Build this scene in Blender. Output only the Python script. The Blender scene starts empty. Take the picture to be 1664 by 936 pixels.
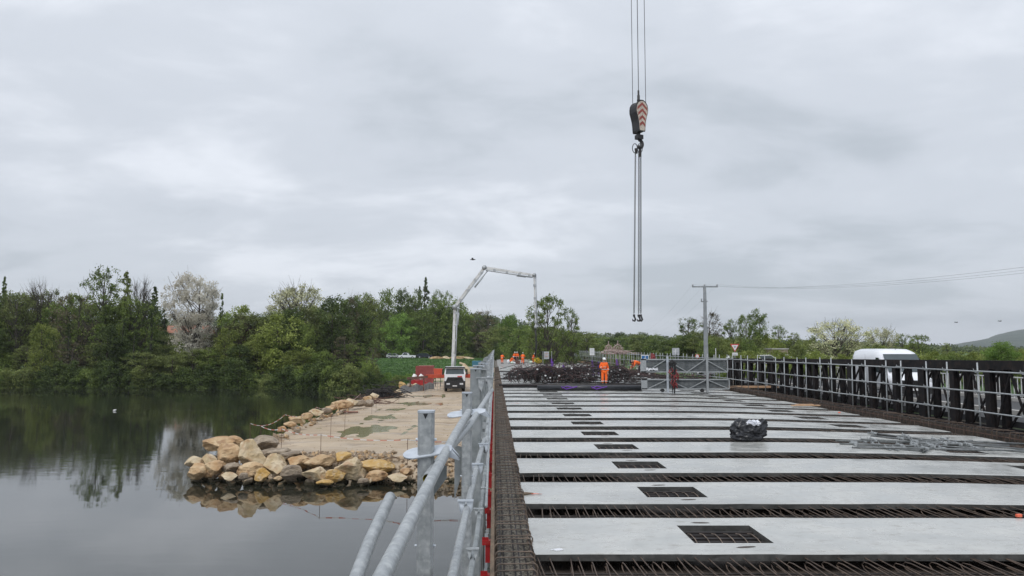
import bpy, bmesh, math, random
import numpy as np
from mathutils import Vector, Matrix

random.seed(7)
RNG = np.random.default_rng(11)
scn = bpy.context.scene
COL = scn.collection

# ------------------------------------------------------------------ camera
CAM_Z = 2.55
F = 1200.0
PITCH = math.atan(97.0 / 1200.0)
cd = bpy.data.cameras.new('camera')
cam = bpy.data.objects.new('camera', cd)
COL.objects.link(cam)
cam.location = (0, 0, CAM_Z)
cam.rotation_euler = (math.pi / 2 + PITCH, 0, 0)
cd.sensor_width = 36.0
cd.lens = 36.0 * F / 1664.0
cd.clip_start = 0.05
cd.clip_end = 12000
scn.camera = cam

# ------------------------------------------------------------------ world: overcast sky
SUN_EL, SUN_ROT = math.radians(52), math.radians(205)
w = bpy.data.worlds.new('World')
scn.world = w
w.use_nodes = True
nt = w.node_tree
for n in list(nt.nodes):
    nt.nodes.remove(n)
L = nt.links.new
out = nt.nodes.new('ShaderNodeOutputWorld')
bg = nt.nodes.new('ShaderNodeBackground')
bg.inputs['Strength'].default_value = 0.1
sky = nt.nodes.new('ShaderNodeTexSky')
sky.sky_type = 'NISHITA'
sky.sun_disc = False
sky.sun_elevation = SUN_EL
sky.sun_rotation = SUN_ROT
tc = nt.nodes.new('ShaderNodeTexCoord')
sep = nt.nodes.new('ShaderNodeSeparateXYZ')
L(tc.outputs['Generated'], sep.inputs[0])


def wmath(op, a, b=None, c=None):
    m = nt.nodes.new('ShaderNodeMath')
    m.operation = op
    for i, v in enumerate((a, b, c)):
        if v is None:
            continue
        if isinstance(v, (int, float)):
            m.inputs[i].default_value = v
        else:
            L(v, m.inputs[i])
    return m.outputs[0]


zc = wmath('MAXIMUM', sep.outputs['Z'], 0.0)
den = wmath('ADD', zc, 0.22)
cx = wmath('DIVIDE', sep.outputs['X'], den)
cy = wmath('DIVIDE', sep.outputs['Y'], den)
comb = nt.nodes.new('ShaderNodeCombineXYZ')
L(cx, comb.inputs[0])
L(cy, comb.inputs[1])


def wnoise(scale, detail, rough, off, dist=0.3):
    mp = nt.nodes.new('ShaderNodeMapping')
    mp.inputs['Location'].default_value = off
    mp.inputs['Scale'].default_value = (0.8, 1.0, 1.0)
    mp.inputs['Rotation'].default_value = (0, 0, 0.25)
    L(comb.outputs[0], mp.inputs[0])
    n = nt.nodes.new('ShaderNodeTexNoise')
    n.inputs['Scale'].default_value = scale
    n.inputs['Detail'].default_value = detail
    n.inputs['Roughness'].default_value = rough
    n.inputs['Distortion'].default_value = dist
    L(mp.outputs[0], n.inputs['Vector'])
    return n.outputs[0]


n1 = wnoise(0.75, 5, 0.5, (3.1, 1.4, 0))
n2 = wnoise(2.2, 6, 0.55, (7.7, 2.2, 0))
mixn = wmath('ADD', wmath('MULTIPLY', n1, 0.58), wmath('MULTIPLY', n2, 0.42))
ramp = nt.nodes.new('ShaderNodeValToRGB')
cr = ramp.color_ramp
cr.interpolation = 'EASE'
cr.elements[0].position = 0.37
cr.elements[0].color = (5.35, 5.85, 6.45, 1)
cr.elements[1].position = 0.63
cr.elements[1].color = (8.8, 9.2, 9.9, 1)
e = cr.elements.new(0.5)
e.color = (6.8, 7.25, 7.95, 1)
L(mixn, ramp.inputs[0])
boost = wmath('MULTIPLY_ADD', wmath('MULTIPLY', zc, zc), 0.5, 1.0)
vm = nt.nodes.new('ShaderNodeVectorMath')
vm.operation = 'SCALE'
L(ramp.outputs[0], vm.inputs[0])
L(boost, vm.inputs['Scale'])
mx = nt.nodes.new('ShaderNodeMixRGB')
mx.inputs[0].default_value = 0.93
L(sky.outputs[0], mx.inputs[1])
L(vm.outputs[0], mx.inputs[2])
L(mx.outputs[0], bg.inputs['Color'])
L(bg.outputs[0], out.inputs['Surface'])

sd = bpy.data.lights.new('sun', 'SUN')
sd.energy = 1.5
sd.angle = math.radians(25)
sd.color = (1.0, 0.975, 0.94)
sun = bpy.data.objects.new('sun', sd)
COL.objects.link(sun)
sdir = Vector((math.sin(SUN_ROT) * math.cos(SUN_EL), math.cos(SUN_ROT) * math.cos(SUN_EL), math.sin(SUN_EL)))
sun.rotation_euler = sdir.to_track_quat('Z', 'Y').to_euler()

scn.view_settings.view_transform = 'Standard'
scn.view_settings.look = 'None'
scn.view_settings.exposure = 0.0
scn.view_settings.gamma = 1.0
try:
    scn.cycles.use_denoising = True
    scn.cycles.max_bounces = 6
    scn.cycles.transparent_max_bounces = 8
    scn.cycles.volume_bounces = 0
except Exception:
    pass

# ------------------------------------------------------------------ coordinates
SH = 28.0 / 1204.0       # the bridge runs slightly left of the view axis


def W(px, py, d):
    """world point seen at a pixel of the photograph, d metres ahead"""
    u, v = px - 832.0, 468.0 - py
    s, c = math.sin(PITCH), math.cos(PITCH)
    dy, dz = F * c - v * s, F * s + v * c
    t = d / dy
    return Vector((u * t, d, CAM_Z + dz * t))


def onz(px, py, z):
    u, v = px - 832.0, 468.0 - py
    s, c = math.sin(PITCH), math.cos(PITCH)
    dy, dz = F * c - v * s, F * s + v * c
    t = (z - CAM_Z) / dz
    return Vector((u * t, dy * t, z))


def B(x0, y, z):
    """bridge coordinates (across, along, up) to world"""
    return Vector((x0 - SH * y, y, z))


def fall(x):
    """cross fall of the deck: flat on the left, dropping to the right"""
    t = max(0.0, x - 6.5)
    return -0.0036 * t * t if t < 4 else -0.0036 * 16 - 0.0288 * (t - 4)


WATER_Z = CAM_Z - 6.1
PLAT_Z = CAM_Z - 5.2


# ------------------------------------------------------------------ object helpers
def tag(o, label=None, cat=None, group=None, kind=None):
    if label: o['label'] = label
    if cat: o['category'] = cat
    if group: o['group'] = group
    if kind: o['kind'] = kind
    return o


def empty(name, loc=(0, 0, 0), label=None, cat=None, group=None, kind=None, rz=0.0):
    o = bpy.data.objects.new(name, None)
    COL.objects.link(o)
    o.location = loc
    o.rotation_euler = (0, 0, rz)
    o.empty_display_size = 0.2
    return tag(o, label, cat, group, kind)


def link(name, me, parent=None, loc=(0, 0, 0)):
    o = bpy.data.objects.new(name, me)
    COL.objects.link(o)
    o.location = loc
    if parent: o.parent = parent
    return o


def kids(o):
    return list(o.children)


def copy_tree(o, parent=None):
    c = o.copy()
    COL.objects.link(c)
    if parent: c.parent = parent
    for ch in kids(o):
        copy_tree(ch, c)
    return c


class MB:
    def __init__(s):
        s.v, s.f, s.m, s.sm = [], [], [], []
        s.cur = 0
        s.smooth = False

    def add(s, vs, fs):
        b = len(s.v)
        s.v += [tuple(p) for p in vs]
        for f in fs:
            s.f.append(tuple(i + b for i in f))
            s.m.append(s.cur)
            s.sm.append(s.smooth)
        return s

    def box(s, lo, hi, M=None):
        x0, y0, z0 = lo
        x1, y1, z1 = hi
        vs = [Vector(p) for p in ((x0, y0, z0), (x1, y0, z0), (x1, y1, z0), (x0, y1, z0), (x0, y0, z1), (x1, y0, z1), (x1, y1, z1), (x0, y1, z1))]
        if M: vs = [M @ p for p in vs]
        return s.add(vs, [(0, 3, 2, 1), (4, 5, 6, 7), (0, 1, 5, 4), (1, 2, 6, 5), (2, 3, 7, 6), (3, 0, 4, 7)])

    def cbox(s, c, size, M=None):
        h = [k / 2 for k in size]
        return s.box((c[0] - h[0], c[1] - h[1], c[2] - h[2]), (c[0] + h[0], c[1] + h[1], c[2] + h[2]), M)

    def beam(s, a, b, w, h, up=(0, 0, 1)):
        a, b = Vector(a), Vector(b)
        d = (b - a).normalized()
        up = Vector(up)
        if abs(d.dot(up)) > 0.99: up = Vector((0, 1, 0))
        r = d.cross(up).normalized()
        u = r.cross(d).normalized()
        vs = []
        for p in (a, b):
            for (i, j) in ((-1, -1), (1, -1), (1, 1), (-1, 1)):
                vs.append(p + r * (i * w / 2) + u * (j * h / 2))
        return s.add(vs, [(0, 1, 2, 3), (7, 6, 5, 4), (0, 4, 5, 1), (1, 5, 6, 2), (2, 6, 7, 3), (3, 7, 4, 0)])

    def tube(s, pts, r, n=8, cap=True, closed=False):
        pts = [Vector(p) for p in pts]
        k = len(pts)
        rs = r if isinstance(r, (list, tuple)) else [r] * k
        base = []
        prev = None
        for i, p in enumerate(pts):
            if closed:
                d = (pts[(i + 1) % k] - pts[i - 1])
            else:
                d = (pts[min(i + 1, k - 1)] - pts[max(i - 1, 0)])
            if d.length < 1e-9: d = Vector((0, 0, 1))
            d.normalize()
            if prev is None:
                a = Vector((0, 0, 1)) if abs(d.z) < 0.9 else Vector((1, 0, 0))
                u = d.cross(a).normalized()
            else:
                u = prev - d * prev.dot(d)
                if u.length < 1e-6: u = d.orthogonal()
                u.normalize()
            prev = u
            v = d.cross(u)
            for j in range(n):
                t = 2 * math.pi * j / n
                base.append(p + (u * math.cos(t) + v * math.sin(t)) * rs[i])
        fs = []
        for i in range(k if closed else k - 1):
            i2 = (i + 1) % k
            for j in range(n):
                j2 = (j + 1) % n
                fs.append((i * n + j, i * n + j2, i2 * n + j2, i2 * n + j))
        if cap and not closed:
            fs.append(tuple(range(n - 1, -1, -1)))
            fs.append(tuple((k - 1) * n + j for j in range(n)))
        return s.add(base, fs)

    def pipe(s, a, b, r, wall=0.004, n=14):
        """hollow tube with open ends"""
        s.tube([a, b], r, n, cap=False)
        a, b = Vector(a), Vector(b)
        d = (b - a).normalized()
        u = d.orthogonal().normalized()
        v = d.cross(u)
        o, i = len(s.v), 0
        ring = lambda p, q: [p + (u * math.cos(2 * math.pi * j / n) + v * math.sin(2 * math.pi * j / n)) * q for j in range(n)]
        vs = ring(a, r) + ring(a, r - wall) + ring(b, r - wall) + ring(b, r)
        fs = []
        for k in range(3):
            for j in range(n):
                j2 = (j + 1) % n
                fs.append((k * n + j, (k + 1) * n + j, (k + 1) * n + j2, k * n + j2))
        return s.add(vs, fs)

    def prism(s, outline, z0, z1, M=None):
        n = len(outline)
        vs = [Vector((p[0], p[1], z0)) for p in outline] + [Vector((p[0], p[1], z1)) for p in outline]
        if M: vs = [M @ p for p in vs]
        fs = [tuple(range(n - 1, -1, -1)), tuple(range(n, 2 * n))]
        for i in range(n):
            j = (i + 1) % n
            fs.append((i, j, n + j, n + i))
        return s.add(vs, fs)

    def mesh(s, name, mats):
        me = bpy.data.meshes.new(name)
        me.from_pydata(s.v, [], s.f)
        for m in (mats if isinstance(mats, (list, tuple)) else [mats]):
            me.materials.append(m)
        me.polygons.foreach_set('material_index', s.m)
        me.polygons.foreach_set('use_smooth', s.sm)
        me.update()
        return me

    def build(s, name, mats, parent=None, loc=(0, 0, 0)):
        return link(name, s.mesh(name, mats), parent, loc)


def np_mesh(name, V, Fq, mats, midx=None, smooth=False):
    me = bpy.data.meshes.new(name)
    k = Fq.shape[1]
    me.vertices.add(len(V))
    me.vertices.foreach_set('co', np.asarray(V, dtype=np.float32).ravel())
    me.loops.add(Fq.size)
    me.loops.foreach_set('vertex_index', Fq.astype(np.int32).ravel())
    me.polygons.add(len(Fq))
    me.polygons.foreach_set('loop_start', np.arange(0, Fq.size, k, dtype=np.int32))
    me.polygons.foreach_set('loop_total', np.full(len(Fq), k, dtype=np.int32))
    for m in mats: me.materials.append(m)
    if midx is not None:
        me.polygons.foreach_set('material_index', midx.astype(np.int32))
    me.polygons.foreach_set('use_smooth', np.full(len(Fq), smooth, dtype=bool))
    me.update(calc_edges=True)
    me.validate()
    return me


# ------------------------------------------------------------------ materials
def mat(name, c1, c2=None, rough=0.6, metal=0.0, scale=3.0, bump=0.0, bscale=None, detail=6, lo=0.35, hi=0.65,
        coords='Object', stretch=(1, 1, 1), rough2=None, spec=0.5, bdist=0.02, coat=0.0, c3=None, s3=40.0, a3=0.5):
    m = bpy.data.materials.new(name)
    m.use_nodes = True
    t = m.node_tree
    p = t.nodes['Principled BSDF']
    p.inputs['Roughness'].default_value = rough
    p.inputs['Metallic'].default_value = metal
    p.inputs['Specular IOR Level'].default_value = spec
    p.inputs['Coat Weight'].default_value = coat
    K = t.links.new
    if coords == 'World':
        g = t.nodes.new('ShaderNodeNewGeometry').outputs['Position']
    else:
        g = t.nodes.new('ShaderNodeTexCoord').outputs['Object']
    mp = t.nodes.new('ShaderNodeMapping')
    mp.inputs['Scale'].default_value = stretch
    K(g, mp.inputs[0])
    n = t.nodes.new('ShaderNodeTexNoise')
    n.inputs['Scale'].default_value = scale
    n.inputs['Detail'].default_value = detail
    n.inputs['Roughness'].default_value = 0.6
    K(mp.outputs[0], n.inputs['Vector'])
    r = t.nodes.new('ShaderNodeValToRGB')
    r.color_ramp.elements[0].position = lo
    r.color_ramp.elements[1].position = hi
    r.color_ramp.elements[0].color = (*c1, 1)
    r.color_ramp.elements[1].color = (*(c2 or c1), 1)
    K(n.outputs[0], r.inputs[0])
    col = r.outputs[0]
    if c3:
        n3 = t.nodes.new('ShaderNodeTexNoise')
        n3.inputs['Scale'].default_value = s3
        n3.inputs['Detail'].default_value = 3
        K(mp.outputs[0], n3.inputs['Vector'])
        r3 = t.nodes.new('ShaderNodeValToRGB')
        r3.color_ramp.elements[0].position = 0.52
        r3.color_ramp.elements[1].position = 0.66
        r3.color_ramp.elements[0].color = (0, 0, 0, 1)
        r3.color_ramp.elements[1].color = (a3, a3, a3, 1)
        K(n3.outputs[0], r3.inputs[0])
        mm = t.nodes.new('ShaderNodeMixRGB')
        K(r3.outputs[0], mm.inputs[0])
        K(col, mm.inputs[1])
        mm.inputs[2].default_value = (*c3, 1)
        col = mm.outputs[0]
    K(col, p.inputs['Base Color'])
    if rough2 is not None:
        mr = t.nodes.new('ShaderNodeMapRange')
        mr.inputs[1].default_value = lo
        mr.inputs[2].default_value = hi
        mr.inputs[3].default_value = rough
        mr.inputs[4].default_value = rough2
        K(n.outputs[0], mr.inputs[0])
        K(mr.outputs[0], p.inputs['Roughness'])
    if bump:
        nb = t.nodes.new('ShaderNodeTexNoise')
        nb.inputs['Scale'].default_value = bscale or scale * 4
        nb.inputs['Detail'].default_value = 5
        K(mp.outputs[0], nb.inputs['Vector'])
        bp = t.nodes.new('ShaderNodeBump')
        bp.inputs['Strength'].default_value = bump
        bp.inputs['Distance'].default_value = bdist
        K(nb.outputs[0], bp.inputs['Height'])
        K(bp.outputs[0], p.inputs['Normal'])
    return m


def leafmat(name, a, b, c, trans=0.25, clump=0.35):
    """leaf colours: random per leaf, and lighter and darker clumps through the crown"""
    m = bpy.data.materials.new(name)
    m.use_nodes = True
    t = m.node_tree
    K = t.links.new
    p = t.nodes['Principled BSDF']
    p.inputs['Roughness'].default_value = 0.65
    p.inputs['Specular IOR Level'].default_value = 0.25
    g = t.nodes.new('ShaderNodeNewGeometry')
    oi = t.nodes.new('ShaderNodeObjectInfo')
    r = t.nodes.new('ShaderNodeValToRGB')
    r.color_ramp.elements[0].color = (*a, 1)
    r.color_ramp.elements[1].color = (*c, 1)
    e = r.color_ramp.elements.new(0.5)
    e.color = (*b, 1)
    n = t.nodes.new('ShaderNodeTexNoise')
    n.inputs['Scale'].default_value = clump
    n.inputs['Detail'].default_value = 2
    K(g.outputs['Position'], n.inputs['Vector'])
    ma = t.nodes.new('ShaderNodeMath')
    ma.operation = 'MULTIPLY_ADD'
    K(n.outputs[0], ma.inputs[0])
    ma.inputs[1].default_value = 1.7
    ma.inputs[2].default_value = -0.60
    mb_ = t.nodes.new('ShaderNodeMath')
    mb_.operation = 'MULTIPLY_ADD'
    K(g.outputs['Random Per Island'], mb_.inputs[0])
    mb_.inputs[1].default_value = 0.5
    K(ma.outputs[0], mb_.inputs[2])
    K(mb_.outputs[0], r.inputs[0])
    hs = t.nodes.new('ShaderNodeHueSaturation')
    mr = t.nodes.new('ShaderNodeMapRange')
    K(oi.outputs['Random'], mr.inputs[0])
    mr.inputs[3].default_value = 0.8
    mr.inputs[4].default_value = 1.2
    K(mr.outputs[0], hs.inputs['Value'])
    K(r.outputs[0], hs.inputs['Color'])
    K(hs.outputs[0], p.inputs['Base Color'])
    tr = t.nodes.new('ShaderNodeBsdfTranslucent')
    K(hs.outputs[0], tr.inputs['Color'])
    mx = t.nodes.new('ShaderNodeMixShader')
    mx.inputs[0].default_value = trans
    K(p.outputs[0], mx.inputs[1])
    K(tr.outputs[0], mx.inputs[2])
    K(mx.outputs[0], t.nodes['Material Output'].inputs['Surface'])
    return m


M = {}
M['galv'] = mat('galvanised_steel', (0.30, 0.32, 0.33), (0.46, 0.48, 0.49), rough=0.42, rough2=0.55, metal=0.5, scale=22, detail=9, bump=0.10, bscale=140, bdist=0.003, c3=(0.62, 0.64, 0.62), s3=38, a3=0.4, coords='World')
M['galv_dark'] = mat('weathered_galvanised_steel', (0.20, 0.22, 0.22), (0.34, 0.36, 0.37), rough=0.5, metal=0.45, scale=5, bump=0.1, coords='World', c3=(0.44, 0.46, 0.45), s3=9, a3=0.5)
M['galv_old'] = mat('dull_old_scaffold_steel', (0.11, 0.12, 0.12), (0.22, 0.23, 0.235), rough=0.6, metal=0.3, scale=6, coords='World')
M['mesh_dark'] = mat('dark_grating', (0.07, 0.08, 0.085), (0.13, 0.14, 0.145), rough=0.6, scale=5, coords='World')
M['sling_red'] = mat('dirty_red_sling', (0.13, 0.018, 0.02), (0.26, 0.04, 0.04), rough=0.6, scale=5)
M['galv_new'] = mat('bright_zinc_plate', (0.42, 0.46, 0.51), (0.60, 0.64, 0.69), rough=0.35, metal=0.35, scale=12, bump=0.05)
M['yellow_in'] = mat('yellow_tube_lining', (0.42, 0.36, 0.05), (0.55, 0.5, 0.1), rough=0.5, scale=20)
M['concrete'] = mat('wet_precast_concrete', (0.40, 0.405, 0.385), (0.485, 0.485, 0.46), rough=0.14, rough2=0.36, scale=1.3, bump=0.06, bscale=14, bdist=0.004, coords='World', c3=(0.36, 0.35, 0.33), s3=7, a3=0.45)
def wet_concrete():
    m = M['concrete']
    t = m.node_tree
    K = t.links.new
    p = t.nodes['Principled BSDF']
    src = p.inputs['Base Color'].links[0].from_socket
    g = t.nodes.new('ShaderNodeNewGeometry').outputs['Position']

    def nz(scale, st, a, b, detail=6, rough=.6):
        mp = t.nodes.new('ShaderNodeMapping'); mp.inputs['Scale'].default_value = st; K(g, mp.inputs[0])
        n = t.nodes.new('ShaderNodeTexNoise'); n.inputs['Scale'].default_value = scale; n.inputs['Detail'].default_value = detail; n.inputs['Roughness'].default_value = rough
        K(mp.outputs[0], n.inputs['Vector'])
        r_ = t.nodes.new('ShaderNodeMapRange'); r_.inputs[1].default_value = a; r_.inputs[2].default_value = b
        K(n.outputs[0], r_.inputs[0])
        return r_.outputs[0]

    def mixc(fac, amt, col, c):
        ml = t.nodes.new('ShaderNodeMath'); ml.operation = 'MULTIPLY'; K(fac, ml.inputs[0]); ml.inputs[1].default_value = amt
        x = t.nodes.new('ShaderNodeMixRGB'); K(ml.outputs[0], x.inputs[0]); K(col, x.inputs[1]); x.inputs[2].default_value = (*c, 1)
        return x.outputs[0]
    col = mixc(nz(.45, (.6, 1, 1), .48, .64), .6, src, (.27, .275, .265))          # broad damp patches
    col = mixc(nz(3.5, (1, 2.2, 1), .57, .68), .6, col, (.25, .235, .20))           # mud scuffs
    col = mixc(nz(1.1, (.25, 3.0, 1), .60, .72, 4), .35, col, (.52, .52, .50))       # drier drag marks
    col = mixc(nz(26, (1, 1, 1), .685, .72, 2), .8, col, (.12, .10, .08))            # specks of grit
    col = mixc(nz(9, (1, 1.4, 1), .70, .76, 3), .8, col, (.10, .085, .07))           # larger stains
    oi = t.nodes.new('ShaderNodeObjectInfo')
    mr = t.nodes.new('ShaderNodeMapRange'); K(oi.outputs['Random'], mr.inputs[0]); mr.inputs[3].default_value = .92; mr.inputs[4].default_value = 1.10
    hs = t.nodes.new('ShaderNodeHueSaturation'); K(col, hs.inputs['Color']); K(mr.outputs[0], hs.inputs['Value'])
    K(hs.outputs[0], p.inputs['Base Color'])


wet_concrete()
M['concrete_side'] = mat('dark_concrete_edge', (0.035, 0.035, 0.033), (0.085, 0.083, 0.078), rough=0.6, scale=6, bump=0.3, coords='World')  # slab sides, girders and piers coloured far darker than the slab tops
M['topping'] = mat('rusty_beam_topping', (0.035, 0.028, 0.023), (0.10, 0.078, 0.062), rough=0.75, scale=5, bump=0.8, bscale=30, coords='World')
M['rust'] = mat('rusty_reinforcing_steel', (0.095, 0.072, 0.056), (0.235, 0.18, 0.14), rough=0.7, metal=0.2, scale=6, bump=0.3, bscale=120, coords='World')
M['rust_mid'] = mat('brown_reinforcing_steel', (0.055, 0.038, 0.029), (0.14, 0.10, 0.075), rough=0.7, metal=0.2, scale=6, coords='World')
M['rust_dark'] = mat('dark_reinforcing_steel', (0.012, 0.011, 0.012), (0.042, 0.033, 0.031), rough=0.6, metal=0.2, scale=4, coords='World')
M['rust_red'] = mat('red_brown_rust', (0.09, 0.045, 0.035), (0.17, 0.09, 0.065), rough=0.7, scale=4, coords='World')
M['rust_purple'] = mat('purplish_dark_bars', (0.035, 0.020, 0.022), (0.12, 0.065, 0.06), rough=0.6, scale=3, coords='World')
M['rib_lath'] = mat('rib_mesh_formwork', (0.035, 0.03, 0.024), (0.30, 0.27, 0.22), rough=0.75, scale=30, lo=0.42, hi=0.58, bump=1.0, bscale=70, coords='World')
M['timber'] = mat('wet_brown_timber', (0.11, 0.075, 0.045), (0.2, 0.14, 0.09), rough=0.7, scale=4, stretch=(6, 1, 6), bump=0.3, coords='World')
M['timber_new'] = mat('fresh_timber', (0.42, 0.25, 0.14), (0.55, 0.36, 0.22), rough=0.7, scale=4, coords='World')
M['red_steel'] = mat('red_painted_steel', (0.30, 0.012, 0.016), (0.42, 0.022, 0.025), rough=0.35, scale=6, c3=(0.3, 0.05, 0.04), s3=20, a3=0.5)
M['black_steel'] = mat('dark_brown_painted_steel', (0.007, 0.0065, 0.008), (0.020, 0.016, 0.016), rough=0.7, spec=0.25, scale=2.5, coords='World', bump=0.2, c3=(0.04, 0.026, 0.02), s3=5, a3=0.4)
M['black_rubber'] = mat('black_rubber', (0.015, 0.015, 0.016), (0.03, 0.03, 0.03), rough=0.8, scale=6)
M['black_plastic'] = mat('black_plastic_sheet', (0.012, 0.013, 0.016), (0.022, 0.023, 0.028), rough=0.28, scale=5, bump=0.5, bscale=9)
M['mud_conc'] = mat('muddy_grey_concrete', (0.16, 0.15, 0.135), (0.30, 0.29, 0.27), rough=0.5, scale=.5, coords='World')
M['asphalt'] = mat('grey_asphalt', (0.03, 0.03, 0.032), (0.055, 0.055, 0.055), rough=0.7, scale=2, bump=0.3, bscale=50, coords='World')
M['pale_conc'] = mat('pale_dry_concrete', (0.36, 0.35, 0.33), (0.52, 0.5, 0.47), rough=0.75, scale=1.0, bump=0.2, coords='World')
M['white_paint'] = mat('white_vehicle_paint', (0.78, 0.8, 0.84), (0.84, 0.85, 0.88), rough=0.22, scale=2, coat=0.5)
M['offwhite'] = mat('dusty_white_paint', (0.58, 0.58, 0.56), (0.75, 0.75, 0.74), rough=0.4, scale=1.2, coords='World', c3=(0.25, 0.24, 0.23), s3=1.6, a3=0.55)
M['glass'] = mat('dark_vehicle_glass', (0.03, 0.045, 0.05), (0.05, 0.07, 0.075), rough=0.06, scale=1, spec=0.8)
M['orange_paint'] = mat('orange_red_paint', (0.5, 0.07, 0.03), (0.62, 0.10, 0.05), rough=0.4, scale=2)
M['orange_cloth'] = mat('fluorescent_orange_cloth', (1.0, 0.13, 0.012), (1.0, 0.20, 0.03), rough=0.8, scale=7, bump=0.5, bscale=10)
M['band'] = mat('silver_reflective_band', (0.62, 0.62, 0.6), (0.72, 0.72, 0.7), rough=0.4, scale=10)
M['navy'] = mat('dark_navy_cloth', (0.015, 0.018, 0.03), (0.03, 0.035, 0.05), rough=0.8, scale=8)
M['skin'] = mat('skin', (0.45, 0.27, 0.19), (0.52, 0.32, 0.23), rough=0.55, scale=8)
M['helmet'] = mat('white_helmet_plastic', (0.78, 0.78, 0.76), (0.84, 0.84, 0.83), rough=0.3, scale=5)
M['hair'] = mat('dark_hair', (0.03, 0.02, 0.015), (0.05, 0.035, 0.025), rough=0.7, scale=30)
M['boot'] = mat('black_boot_leather', (0.015, 0.014, 0.014), (0.04, 0.035, 0.03), rough=0.6, scale=9)
M['purple'] = mat('purple_webbing', (0.10, 0.03, 0.26), (0.17, 0.06, 0.38), rough=0.7, scale=5)
M['yellow'] = mat('yellow_tarpaulin', (0.75, 0.52, 0.01), (0.85, 0.62, 0.03), rough=0.5, scale=3, bump=0.4)
M['mint'] = mat('pale_green_sack', (0.55, 0.72, 0.6), (0.7, 0.8, 0.72), rough=0.6, scale=6)
M['white_sheet'] = mat('white_plastic_sheet', (0.72, 0.73, 0.76), (0.82, 0.83, 0.86), rough=0.35, scale=5, bump=0.5, bscale=12)
M['foil'] = mat('crumpled_white_film', (0.66, 0.68, 0.74), (0.85, 0.86, 0.9), rough=0.25, scale=9, metal=0.2, bump=0.8, bscale=25)
M['blue_paint'] = mat('blue_container_paint', (0.04, 0.16, 0.24), (0.06, 0.22, 0.31), rough=0.5, scale=2)
M['red_container'] = mat('faded_red_container_paint', (0.27, 0.055, 0.05), (0.36, 0.085, 0.075), rough=0.6, scale=1.5)
M['sign_red'] = mat('traffic_sign_red', (0.55, 0.02, 0.025), (0.6, 0.03, 0.03), rough=0.4, scale=2)
M['sign_white'] = mat('traffic_sign_white', (0.75, 0.75, 0.75), (0.8, 0.8, 0.8), rough=0.4, scale=2)
M['sign_blue'] = mat('traffic_sign_blue', (0.03, 0.13, 0.32), (0.04, 0.16, 0.38), rough=0.4, scale=2)
M['sign_back'] = mat('sign_back_grey', (0.36, 0.38, 0.4), (0.45, 0.47, 0.49), rough=0.5, scale=3)
M['rope'] = mat('steel_wire_rope', (0.05, 0.05, 0.055), (0.10, 0.10, 0.105), rough=0.5, metal=0.5, scale=30)
M['wire'] = mat('grey_overhead_wire', (0.16, 0.17, 0.18), (0.22, 0.23, 0.24), rough=0.6, scale=30)
M['chain'] = mat('worn_chain_steel', (0.05, 0.055, 0.06), (0.13, 0.135, 0.14), rough=0.45, metal=0.5, scale=8)
M['hook_black'] = mat('black_hook_block_paint', (0.012, 0.012, 0.014), (0.03, 0.028, 0.028), rough=0.5, scale=5, coords='Object')
M['chev_red'] = mat('faded_red_chevron', (0.26, 0.055, 0.045), (0.36, 0.09, 0.07), rough=0.6, scale=9)
M['chev_cream'] = mat('dirty_cream_chevron', (0.52, 0.45, 0.38), (0.68, 0.6, 0.5), rough=0.6, scale=9, c3=(0.25, 0.18, 0.14), s3=14, a3=0.6)
M['bark'] = mat('grey_brown_bark', (0.045, 0.038, 0.03), (0.10, 0.085, 0.068), rough=0.9, scale=2, bump=0.5, coords='World')
M['bark_dark'] = mat('ivy_dark_bark', (0.018, 0.022, 0.014), (0.045, 0.045, 0.03), rough=0.9, scale=2, bump=0.5, coords='World')
M['wall_pale'] = mat('pale_render', (0.44, 0.39, 0.30), (0.56, 0.5, 0.40), rough=0.85, scale=1)
M['roof_tile'] = mat('orange_clay_tiles', (0.24, 0.10, 0.06), (0.34, 0.16, 0.10), rough=0.85, scale=3)
M['pole_conc'] = mat('grey_pole_concrete', (0.22, 0.24, 0.25), (0.33, 0.35, 0.36), rough=0.75, scale=2)
M['pink_steel'] = mat('pink_brown_steel', (0.24, 0.15, 0.13), (0.52, 0.42, 0.39), rough=0.6, scale=4)
M['tape_w'] = mat('white_barrier_tape', (0.7, 0.68, 0.66), (0.8, 0.78, 0.76), rough=0.5, scale=3)
M['tape_r'] = mat('red_barrier_tape', (0.55, 0.17, 0.13), (0.62, 0.24, 0.18), rough=0.5, scale=3)
M['orange_mark'] = mat('orange_marking_paint', (0.9, 0.14, 0.06), (0.95, 0.25, 0.15), rough=0.5, scale=8)
M['net'] = mat('grey_silt_net', (0.20, 0.21, 0.22), (0.34, 0.35, 0.36), rough=0.8, scale=4)
M['bird'] = mat('dark_feathers', (0.02, 0.02, 0.022), (0.04, 0.04, 0.045), rough=0.8, scale=20)
M['lamp'] = mat('clear_headlamp', (0.55, 0.57, 0.6), (0.7, 0.72, 0.75), rough=0.1, scale=4)
M['plank'] = mat('trailer_plank', (0.30, 0.22, 0.10), (0.45, 0.36, 0.16), rough=0.7, scale=3)
M['rock'] = mat('ochre_limestone', (0.40, 0.235, 0.11), (0.58, 0.44, 0.27), rough=0.85, scale=1.3, bump=0.9, bscale=5, bdist=0.08, coords='World', c3=(0.27, 0.15, 0.08), s3=3.0, a3=0.75)
M['rock_pale'] = mat('pale_limestone', (0.43, 0.32, 0.175), (0.62, 0.52, 0.37), rough=0.85, scale=1.7, bump=0.9, bscale=6, bdist=0.08, coords='World', c3=(0.38, 0.20, 0.10), s3=2.6, a3=0.6)
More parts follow.
